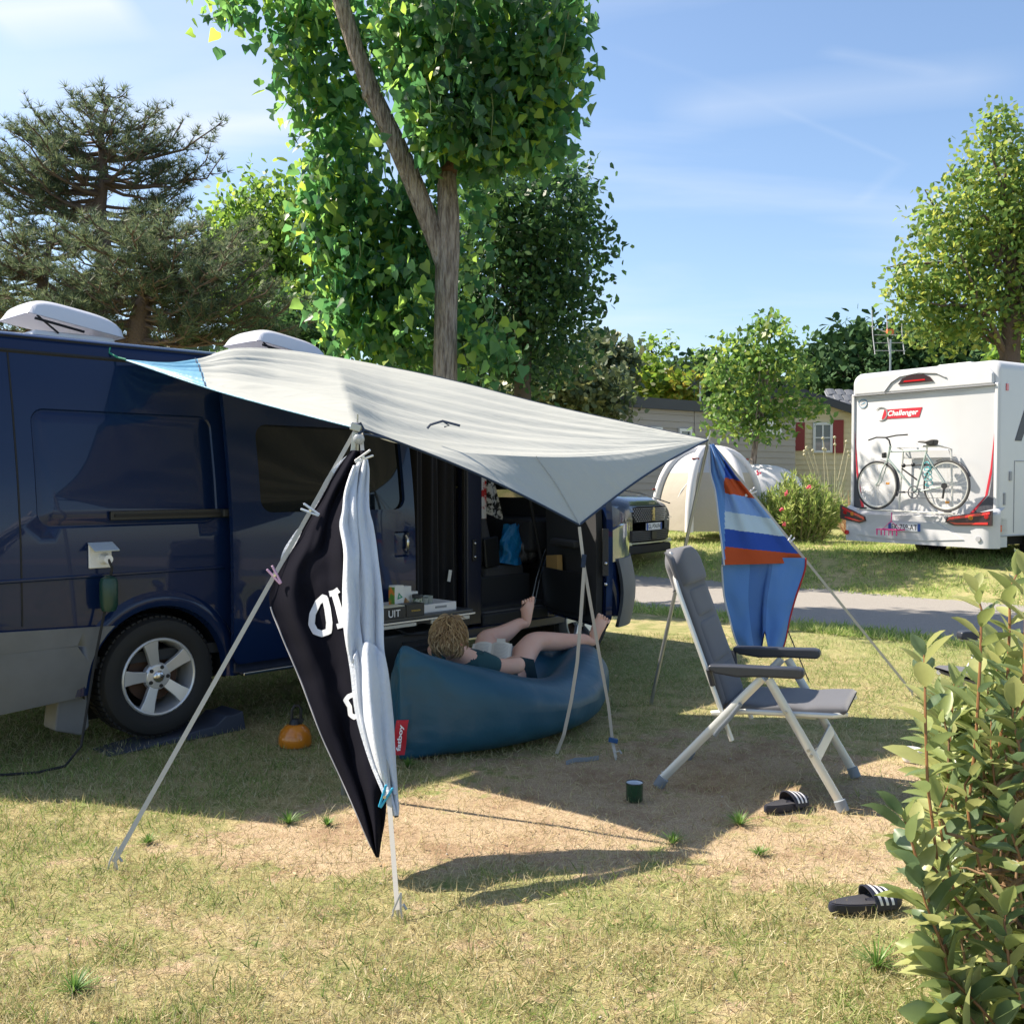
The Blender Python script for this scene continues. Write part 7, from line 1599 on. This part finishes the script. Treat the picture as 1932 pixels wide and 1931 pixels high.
text('GL-974-FH', 'registration', mat('plate black', (.01, .01, .01), .5), pl, (nose(0, .083), 0, .515), (0, 1, 0), (0, 0, 1), width=.41, height=.075, depth=.0015, bold=.01)
mb = MB(); text('3008', 'bonnet_letters', chrome, car, (nose(0, .03), 0, .875), (0, 1, 0), (0, 0, 1), width=.20, height=.028, depth=.004)
lo = [(-.72, .30), (-.60, .46), (-.28, .46), (.28, .46), (.60, .46), (.72, .30), (.5, .28), (-.5, .28)]
mb = MB(); panel(mb, lo, [], lambda x, z, off=0: (nose(x, .05), x, z), .1); mb.build('lower_intake', black, car, solid=.01)
for k in range(5): mb = MB(); mb.grid(lambda u, v, k=k: (nose(-.6 + 1.2 * u, .066), -.6 + 1.2 * u, .315 + .03 * k + .008 * v), 12, 1); mb.build('intake_slat', greyp, car)
mb = MB(); mb.box((nose(0, .075), 0, .38), (.02, .16, .13)); mb.build('radar_panel', blackp, car, bevel=.004)
for s in (-1, 1):
    mb = MB(); mb.grid(lambda u, v, s=s: (nose(s * (.55 + .30 * u), .035 - .03 * v - .10 * u), s * (.55 + .30 * u), .74 + .03 * u + .085 * v * (1 - .2 * u)), 8, 3); mb.build('headlight', clearg, car, solid=.02)
    mb = MB(); mb.box((nose(.66, .02), s * .66, .64), (.03, .24, .014), (0, 0, -s * .3)); mb.box((nose(.66, .02), s * .62, .60), (.03, .22, .014), (0, 0, -s * .3)); mb.build('light_claw', chrome, car)
    mb = MB(); mb.prism([(s * .58, .235), (s * .80, .24), (s * .74, .30), (s * .60, .275)], (nose(.68, .05), 0, 0), (0, 1, 0), (0, 0, 1), (.02, 0, 0)); mb.build('bumper_accent', mat('satin silver trim', (.55, .58, .62), .3, metal=.7) if 'satin silver trim' not in MATS else MATS['satin silver trim'], car, smooth=False)
    for xx in (-.86, -3.55):
        mb = MB(); mb.lathe([(.0, 0), (.22, 0), (.31, .01), (.335, .04), (.335, .20), (.31, .22), (0, .22)], (xx, s * .95, .17), 32, (0, -s, 0), cap=False); w_ = mb.build('wheel', black, car); mb = MB(); mb.lathe([(0, -.004), (.21, -.004), (.22, .02)], (xx, s * .95, .17), 24, (0, -s, 0), cap=False); mb.build('rim', alloy, w_)
mb = MB(); mb.grid(lambda u, v: (nose(-.8 + 1.6 * u, .055), -.8 + 1.6 * u, .255 + .016 * v), 16, 1); mb.build('chrome_strip', MATS['satin silver trim'], car, solid=.008)
mb = MB(); mb.box((-.05, 0, .16), (.2, 1.5, .14)); mb.build('under_bumper', black, car, bevel=.03)
mb = MB(); mb.tube([(-.02, .83, .86), (-.6, .90, 1.02), (-1.3, .90, 1.12)], .012, 6); mb.build('bonnet_edge', carp, car)
# ---- motorhome
mw = mat('white gelcoat', (.62, .63, .645), .28, coat=.4, var=((.57, .58, .59), 1.5, .8)); mw2 = mat('white bumper plastic', (.52, .53, .55), .4); seamm = mat('grey seal', (.33, .34, .36), .6); redl = mat('red lamp plastic', (.55, .012, .018), .15, coat=1); blk = mat('smoked lamp plastic', (.03, .012, .016), .35, coat=.2); orl = mat('amber lamp', (.75, .32, .06), .2); dgr = mat('graphite decal', (.06, .065, .08), .5); rdd = mat('red decal', (.50, .02, .04), .45)
mh = V((5.75, 14.2, 0)); MZ = .30; mrot_ = R(33)
mo = thing('motorhome', 'white motorhome seen from behind with a bicycle on its rear wall', 'motorhome', (mh.x, mh.y, MZ), mrot_)
HWm = 1.17; HT = 2.78
# local x forward, y left (so image left is +y); rear wall at x=0
def rs(u, v):      # body skin: cross section u round, v along length
    x = 6.2 * v; return None
def rearsec(n=10):
    pts = []
    r_ = .14
    for cy_, cz_, a0 in ((HWm - r_, HT - r_, 0), (-(HWm - r_), HT - r_, 90)):
        for k in range(n + 1): a = R(a0 + 90 * k / n); pts.append((cy_ + r_ * math.cos(a), cz_ + r_ * math.sin(a)))
    pts += [(-HWm, .45), (HWm, .45)]; return pts
sec = rearsec()
mb = MB(); N_ = len(sec)
prof = [(.0, .955), (.015, .985), (.06, 1.0), (6.0, 1.0)]
for x_, k in prof:
    for (y_, z_) in sec: mb.v.append(V((x_, y_ * (1 if k == 1 else 1 - (1 - k)), z_ if z_ < 1 else 1.5 + (z_ - 1.5) * (1 - (1 - k) * .9))))
for j in range(len(prof) - 1):
    for i in range(N_): mb.f.append((j * N_ + i, j * N_ + (i + 1) % N_, (j + 1) * N_ + (i + 1) % N_, (j + 1) * N_ + i)); mb.mi.append(0)
mb.f.append(tuple(range(N_))); mb.mi.append(0); mb.f.append(tuple(3 * N_ + i for i in range(N_))); mb.mi.append(0); mb.build('body', mw, mo, angle=50)
pp_ = lambda u, z: (HWm - 2 * HWm * u, z)      # u from image left to right
def onrear(poly, m, name, parent, d=.006, x=-.001): mb = MB(); mb.prism([pp_(*q) for q in poly], (x, 0, 0), (0, 1, 0), (0, 0, 1), (-d, 0, 0)); return mb.build(name, m, parent, smooth=False)
cap = [(.03, 2.46), (.97, 2.46), (.97, 2.60), (.93, 2.70), (.75, 2.715), (.55, 2.73), (.30, 2.73), (.06, 2.715), (.03, 2.62)]
o = onrear(cap, mw, 'roof_cap', mo, .05); o.modifiers.new('b', 'BEVEL').width = .02
onrear([(.02, 2.445), (.98, 2.445), (.98, 2.458), (.02, 2.458)], seamm, 'cap_joint', mo, .054)
onrear([(.05, 2.44), (.2, 2.40), (.5, 2.42), (.8, 2.40), (.96, 2.44)], mat('shade grey moulding', (.55, .56, .6), .4), 'lower_moulding', mo, .012)
onrear([(.36, 2.565), (.60, 2.565), (.575, 2.63), (.53, 2.675), (.44, 2.675), (.39, 2.64)], blk, 'high_lamp', mo, .02, -.052); onrear([(.40, 2.585), (.55, 2.585), (.545, 2.605), (.405, 2.605)], redl, 'brake_lamp', mo, .006, -.073)
mb = MB(); mb.tube([(-.062, HWm - 2 * HWm * a, b_) for a, b_ in ((.26, 2.47), (.31, 2.60), (.37, 2.67), (.5, 2.70), (.62, 2.67), (.68, 2.60))], .010, 6); mb.build('moulded_arch', seamm, mo)
mb = MB(); mb.box((1.1, .30 - .3, HT + .05), (.7, .55, .11)); mb.build('roof_hatch', mw, mo, bevel=.03)
for s in (-1, 1): mb = MB(); mb.box((-.012, s * (HWm - .035), 1.6), (.03, .05, 1.75)); mb.build('corner_trim', mw, mo, bevel=.01)
mb = MB(); mb.lathe([(.0, .0), (.075, .0), (.075, .004), (.0, .004)], (-.003, HWm - 2 * HWm * .085, 2.33), 28, (-1, 0, 0), cap=False); rb = mb.build('round_badge', mw2, mo)
mb = MB(); mb.tube([(-.008, HWm - 2 * HWm * .085 + .073 * math.cos(a), 2.33 + .06 * math.sin(a)) for a in np.linspace(0, 6.283, 30)], .004, 5); mb.prism([(-.04, 0), (.035, .02), (.045, .03), (.02, .03), (-.02, .01)], (-.008, HWm - 2 * HWm * .085, 2.315), (0, -1, 0), (0, 0, 1), (-.002, 0, 0)); mb.build('badge_print', mat('badge blue', (.05, .25, .42), .5), rb)
# brand lettering in its red slanted box
onrear([(.225, 2.085), (.49, 2.085), (.51, 2.22), (.245, 2.22)], rdd, 'name_plate', mo, .006)
npl = bpy.context.scene.objects.get('name_plate')
text('Challenger', 'brand_lettering', mat('white lettering', (.85, .85, .86), .5), mo, (-.0085, HWm - 2 * HWm * .378, 2.15), (0, -1, 0), (0, 0, 1), width=.50, height=.10, depth=.001, shear=.2, bold=.02)
mb = MB(); mb.tube([(-.008, HWm - 2 * HWm * .222 + .105 * math.cos(a), 2.16 + .095 * math.sin(a)) for a in np.linspace(R(40), R(290), 26)], [.004 + .010 * math.sin(math.pi * i / 25) for i in range(26)], 6, flat=(1, .5)); mb.build('crescent_emblem', mat('silver decal', (.35, .36, .38), .3, metal=.5), mo)
# side swooshes
for s in (0, 1):
    f_ = (lambda u: u) if s == 0 else (lambda u: 1 - u)
    kx_ = .10 if s == 0 else .19
    onrear([(f_(.018), 1.95), (f_(.035), 1.3), (f_(.055), 1.0), (f_(kx_), .68), (f_(.018), .74)], dgr, 'graphite_swoosh', mo, .003); onrear([(f_(.024), 1.95), (f_(.050), 1.35), (f_(.080), .98), (f_(kx_ + .015), .665), (f_(kx_ - .01), .665), (f_(.065), 1.0), (f_(.040), 1.3)], rdd, 'red_swoosh', mo, .005)
# bumper
def bumper(u, v):
    y = (HWm + .05) - 2 * (HWm + .05) * u; k = abs(2 * u - 1); z = .30 + .44 * v + .10 * v * max(0, k - .68) / .32; x = -.17 + .14 * (1 - math.cos(math.pi / 2 * max(0, (k - .90) / .10))) + (.10 if v > .95 else 0)
    return (x, y, z)
mb = MB(); mb.grid(bumper, 30, 10); mb.box((.06, 0, .50), (.3, 2 * HWm, .38)); mb.build('rear_bumper', mw2, mo, angle=60, solid=.01)
def lamp(u0, u1, pts, s):
    o = onrear(pts, blk, 'tail_light', mo, .03, -.17); return o
for s in (0, 1):
    f_ = (lambda u: u) if s == 0 else (lambda u: 1 - u)
    l_ = onrear([(f_(-.02), .83), (f_(.165), .665), (f_(.175), .60), (f_(.13), .565), (f_(-.02), .62)] if s == 0 else [(f_(-.01), .80), (f_(.265), .70), (f_(.275), .63), (f_(.22), .585), (f_(-.01), .60)], blk, 'tail_light', mo, .03, -.16)
    onrear([(f_(.0), .80), (f_(.16), .66), (f_(.168), .615), (f_(.15), .63), (f_(.0), .765)] if s == 0 else [(f_(.0), .785), (f_(.25), .69), (f_(.262), .645), (f_(.24), .66), (f_(.0), .75)], redl, 'red_lens', l_, .008, -.190); onrear([(f_(.02), .635), (f_(.13), .585), (f_(.165), .61), (f_(.13), .605), (f_(.02), .66)] if s == 0 else [(f_(.01), .615), (f_(.21), .60), (f_(.25), .635), (f_(.20), .625), (f_(.01), .645)], redl, 'red_lens', l_, .008, -.190)
    for uu, m_ in ((.02, redl), (.075 if s == 0 else .115, orl)): mb = MB(); mb.lathe([(0, .0), (.028, 0), (.034, -.01)], (-.199, HWm - 2 * HWm * f_(uu), .72 - .02 * (uu > .05)), 16, (-1, 0, 0), cap=False); mb.lathe([(0, .004), (.028, .004)], (-.201, HWm - 2 * HWm * f_(uu), .72 - .02 * (uu > .05)), 16, (-1, 0, 0)); mb.build('round_lens', m_, l_)
    mb = MB(); mb.lathe([(0, .0), (.035, 0), (.035, -.02)], (-.19, HWm - 2 * HWm * f_(.03 if s == 0 else .07), .42), 16, (-1, 0, 0), cap=False); mb.build('reflector' if s == 0 else 'round_cap', redl if s == 0 else seamm, mo)
pc = HWm - 2 * HWm * .455; mb = MB(); mb.box((-.19, pc, .535), (.012, .52, .11)); pl2 = mb.build('number_plate', MATS['white plate'], mo)
for s in (-1, 1): mb = MB(); mb.box((-.1965, pc + s * .237, .535), (.003, .046, .109)); mb.build('blue_band', MATS['plate blue'], pl2)
text('EK-759-AT', 'registration', MATS['plate black'], pl2, (-.1965, pc, .535), (0, -1, 0), (0, 0, 1), width=.41, height=.078, depth=.001, bold=.01)
onrear([(.10, .40), (.25, .62), (.68, .60), (.84, .40), (.60, .36), (.30, .36)], mat('light grey panel', (.55, .56, .58), .45), 'bumper_recess', mo, .012, -.170)
for y_ in (-.85, .85):
    mb = MB(); mb.lathe([(.0, 0), (.2, 0), (.30, .01), (.33, .04), (.33, .2), (0, .2)], (1.55, y_ - .1, .33), 32, (0, 1, 0), cap=False); mb.build('wheel', black, mo)
mb = MB(); mb.box((2.6, 0, .40), (4.6, 1.6, .2)); mb.build('chassis', black, mo)
# right side details: window band, door seam, swoosh
sd_y = -HWm - .003
mb = MB(); mb.prism([(.35, 1.72), (.62, 2.25), (.85, 2.42), (2.2, 2.42), (2.2, 2.28), (.95, 2.28), (.75, 2.15), (.50, 1.72)], (0, sd_y, 0), (1, 0, 0), (0, 0, 1), (0, -.006, 0)); mb.build('graphite_band', dgr, mo, smooth=False)
mb = MB(); mb.prism([(.62, 1.72), (.90, 2.22), (2.2, 2.22), (2.2, 1.72)], (0, sd_y, 0), (1, 0, 0), (0, 0, 1), (0, -.008, 0)); mb.build('red_band', rdd, mo, smooth=False)
mb = MB(); mb.tube([(.35, sd_y, .50), (.35, sd_y, 1.45), (1.6, sd_y, 1.45)], .008, 5); mb.tube([(0, sd_y, .46), (2.5, sd_y, .46)], .01, 5); mb.build('hatch_seam', seamm, mo)
mb = MB(); mb.box((.25, sd_y - .01, 1.25), (.05, .02, .12)); mb.box((.12, sd_y - .01, .95), (.03, .02, .16)); mb.build('latch', seamm, mo, bevel=.005)
mb = MB(); mb.box((.15, sd_y - .005, 2.42), (.05, .01, .09)); mb.box((.05, sd_y - .005, .56), (.03, .01, .09)); mb.build('side_marker', redl, mo)
# bike rack
rk = MB(); ry = lambda u: HWm - 2 * HWm * u - .25
rk.tube([(-.10, ry(.28), .78), (-.08, ry(.30), 1.62), (-.28, ry(.32), 1.66), (-.28, ry(.6), 1.66), (-.08, ry(.62), 1.62), (-.10, ry(.64), .78)], .014, 8)
rk.tube([(-.28, ry(.04), .775), (-.28, ry(.70), .745)], .022, 8, flat=(.6, 1.4)); rk.tube([(-.14, ry(.2), .76), (-.14, ry(.68), .74)], .014, 8); rack = rk.build('bike_rack', alu, mo)
rk = MB(); rk.prism([(ry(.30), 1.50), (ry(.62), 1.50), (ry(.60), 1.62), (ry(.32), 1.62)], (-.05, 0, 0), (0, 1, 0), (0, 0, 1), (-.03, 0, 0)); rk.build('rack_bracket', mat('rack grey plate', (.5, .51, .52), .4), rack, bevel=.01)
for u_ in (.08, .66):
    rk = MB(); rk.box((-.28, ry(u_), .785), (.05, .09, .04)); rk.build('wheel_strap', blackp, rack, bevel=.005)
rk = MB(); rk.tube([(-.28, ry(.36), 1.40), (-.28, ry(.58), 1.41)], .010, 8); rk.ball((-.28, ry(.365), 1.40), .03); rk.ball((-.28, ry(.43), 1.41), .03); rk.ball((-.28, ry(.50), 1.41), .025); rk.build('rack_arm', blackp, rack)
# bicycle
bkf = mat('silver green bicycle frame', (.42, .50, .46), .35, metal=.3); bx = -.30
bi = thing('bicycle', 'silver city bicycle with mudguards strapped to the motorhome rack', 'bicycle', tuple(wmat(mo) @ V((bx, ry(.42), .78))), mrot_)
iw = wmat(bi).inverted() @ wmat(mo)
class BB(MB):
    def build(s, name, m, parent=None, **k): s.v = [iw @ p for p in s.v]; return MB.build(s, name, m, parent, **k)
wf = (ry(.185), 1.125); wr = (ry(.655), 1.12); Rw = .335
for c in (wf, wr):
    mb = BB(); mb.tube([(bx, c[0] + Rw * math.cos(a), c[1] + Rw * math.sin(a)) for a in np.linspace(0, 2 * math.pi, 49)], .0145, 8, cap=False); w_ = mb.build('wheel', mat('bicycle tyre', (.05, .05, .052), .7) if 'bicycle tyre' not in MATS else MATS['bicycle tyre'], bi)
    mb = BB(); mb.tube([(bx, c[0] + (Rw - .024) * math.cos(a), c[1] + (Rw - .024) * math.sin(a)) for a in np.linspace(0, 2 * math.pi, 49)], .011, 6, cap=False); mb.build('rim', alu, w_)
    mb = BB()
    for k in range(28):
        a = 2 * math.pi * k / 28; mb.tube([(bx + (.02 if k % 2 else -.02), c[0] + .02 * math.cos(a + .6), c[1] + .02 * math.sin(a + .6)), (bx, c[0] + (Rw - .03) * math.cos(a), c[1] + (Rw - .03) * math.sin(a))], .0018, 4)
    o = mb.build('spokes', alu, w_); o['kind'] = 'stuff'
    mb = BB(); mb.lathe([(.0, -.04), (.018, -.04), (.018, .04), (0, .04)], (bx, c[0], c[1]), 12, (1, 0, 0)); mb.build('hub', alu, w_)
    mb = BB(); aa, ab = (R(-15), R(100)) if c is wf else (R(90), R(215))
    ar = np.linspace(R(98), R(190), 20) if c is wf else np.linspace(R(5), R(105), 20)
    if c is wf: ar = [math.pi - a for a in np.linspace(R(-10), R(105), 20)]; ar = np.linspace(R(-35) + math.pi, R(75) + math.pi * 0, 2) if False else np.linspace(R(185), R(85), 20) if False else np.linspace(R(100), R(215), 20)
    # y decreases to the right of the picture, so angles are mirrored
    mb.tube([(bx, c[0] + (Rw + .03) * math.cos(a), c[1] + (Rw + .03) * math.sin(a)) for a in (np.linspace(R(100), R(205), 20) if c is wf else np.linspace(R(65), R(160), 20))], .018, 6, flat=(.3, 1.2)); mb.build('mudguard', MATS['graphite decal'], bi)
Y = lambda u: ry(u)
bb = (Y(.455), 1.03); st_ = (Y(.525), 1.60); hd_ = (Y(.275), 1.60); hd2 = (Y(.262), 1.50)
mb = BB(); T = lambda a, b, r=.014: mb.tube([(bx, a[0], a[1]), (bx, b[0], b[1])], r, 8)
T(bb, st_); T(hd_, (Y(.52), 1.60), .013); T(hd2, bb, .016); T((Y(.278), 1.68), (Y(.255), 1.45), .017)
for s in (-.03, .03):
    for a, b in (((Y(.52), 1.56), wr), (bb, wr)): mb.tube([(bx + s * .4, a[0], a[1]), (bx + s, b[0], b[1])], .008, 6)
mb.build('frame', bkf, bi)
mb = BB()
for s in (-.035, .035): mb.tube([(bx + s * .6, Y(.255), 1.45), (bx + s, Y(.235), 1.36), (bx + s, Y(.205), 1.17), (bx + s, wf[0], wf[1])], .009, 6)
mb.build('fork', bkf, bi)
mb = BB(); mb.tube([(bx, Y(.278), 1.68), (bx, Y(.268), 1.76), (bx, Y(.245), 1.80)], .012, 8); mb.tube([(bx - .26, Y(.205), 1.76), (bx - .15, Y(.225), 1.80), (bx, Y(.245), 1.80), (bx + .12, Y(.28), 1.83), (bx + .22, Y(.33), 1.84)], .011, 8); mb.build('handlebar', blackp, bi)
mb = BB(); mb.tube([(bx, st_[0], st_[1]), (bx, Y(.528), 1.70)], .012, 8); mb.build('seat_post', alu, bi)
mb = BB(); mb.prism([(.13, .0), (.10, .022), (.0, .012), (-.10, .035), (-.135, .02), (-.12, -.045), (-.06, -.05), (.0, -.02)], (bx - .06, Y(.53), 1.715), (0, 1, 0), (0, 0, 1), (.12, 0, 0)); mb.build('saddle', blackp, bi, bevel=.015)
mb = BB(); mb.lathe([(.075, -.004), (.088, -.004), (.088, .004), (.075, .004)], (bx - .05, bb[0], bb[1]), 28, (1, 0, 0), cap=False)
for k in range(5): a = k * 1.257; mb.tube([(bx - .05, bb[0], bb[1]), (bx - .05, bb[0] + .08 * math.cos(a), bb[1] + .08 * math.sin(a))], .006, 5)
mb.tube([(bx - .06, bb[0], bb[1]), (bx - .07, bb[0] + .15, bb[1] + .0)], .009, 6); mb.box((bx - .09, bb[0] + .16, bb[1] + .0), (.07, .08, .025)); mb.tube([(bx - .05, bb[0], bb[1] + .085), (bx - .05, wr[0], wr[1] + .035)], .004, 4); mb.tube([(bx - .05, bb[0], bb[1] - .085), (bx - .05, wr[0] + .02, wr[1] - .16)], .004, 4); mb.build('crankset', MATS['graphite decal'], bi)
mb = BB(); mb.lathe([(0, -.01), (.04, -.01), (.04, .01), (0, .01)], (bx - .05, wr[0], wr[1]), 16, (1, 0, 0)); mb.tube([(bx - .05, wr[0], wr[1] - .03), (bx - .05, wr[0] + .02, wr[1] - .17)], .015, 6); mb.build('derailleur', blackp, bi)
for yy_, zz_ in ((Y(.265), 1.15), (Y(.665), .90)): mb = BB(); mb.box((bx - .01, yy_, zz_), (.012, .06, .035)); mb.build('spoke_reflector', orl, bi, bevel=.008)
mb = BB(); mb.box((bx, Y(.235), 1.55), (.06, .05, .08)); mb.build('headlamp', blackp, bi, bevel=.012)
mb = BB(); mb.tube([(bx - .04, Y(.37), 1.18), (bx - .04, Y(.35), 1.25), (bx - .04, Y(.385), 1.28), (bx - .04, Y(.40), 1.18), (bx - .04, Y(.37), 1.18)], .004, 5); mb.build('bottle_cage', alu, bi)
o = thing('coil_lock', 'turquoise coiled cable lock wound round the bicycle seat tube', 'bike lock', tuple(wmat(mo) @ V((bx, Y(.54), 1.35))), 0)
mb = MB(); mb.tube([wmat(mo) @ V((bx - .05 + .02 * math.sin(t * 2), Y(.545) + .05 * math.cos(t) - .012 * t * .1, 1.42 - .011 * t + .04 * math.sin(t))) for t in np.linspace(0, 26, 120)], .006, 5); mb.build('cable', mat('turquoise cable', (.02, .35, .38), .4), o, world=True)
o = thing('pump_strap', 'short black strap slanting from the bicycle frame to the rack', 'strap', tuple(wmat(mo) @ V((bx, Y(.4), 1.3))), 0)
mb = MB(); mb.tube([wmat(mo) @ V((bx - .04, Y(.37), 1.36)), wmat(mo) @ V((bx - .02, Y(.47), 1.20))], .012, 6, flat=(1, .4)); mb.build('strap', blackp, o, world=True)
pk_m = mat('hot pink plastic', (.80, .03, .25), .45)
o = thing('laundry_hanger', 'hot pink plastic peg hanger hanging over the number plate', 'laundry hanger', tuple(wmat(mo) @ V((-.32, Y(.40), .6))), mrot_); ib = wmat(o).inverted() @ wmat(mo)
def pk2(fn, name):
    mb = MB(); fn(mb); mb.v = [ib @ p for p in mb.v]; mb.build(name, pk_m, o)
pk2(lambda m: (m.tube([(-.30, Y(.36), .74), (-.31, Y(.362), .68), (-.31, Y(.358), .60)], .007, 6), m.tube([(-.31, Y(.36), .62), (-.31, Y(.30), .50)], .004, 5), m.tube([(-.31, Y(.36), .62), (-.31, Y(.43), .50)], .004, 5)), 'hook')
pk2(lambda m: (m.tube([(-.42, Y(.29), .50), (-.20 - .05, Y(.29), .50), (-.25, Y(.435), .50), (-.42, Y(.435), .50), (-.42, Y(.29), .50)], .009, 6), m.tube([(-.42, Y(.36), .50), (-.25, Y(.36), .50)], .007, 5)), 'hoop')
for k in range(6): pk2(lambda m, k=k: m.box((-.42 + .01 * (k % 2), Y(.295 + .027 * k), .455), (.012, .014, .07), (0, 0, .2 * k)), 'peg')
o = [q for q in COL.objects if q.name.startswith('laundry_hanger')][0]; o.location = o.location + Matrix.Rotation(mrot_, 3, 'Z') @ V((-.01, .15, 0))
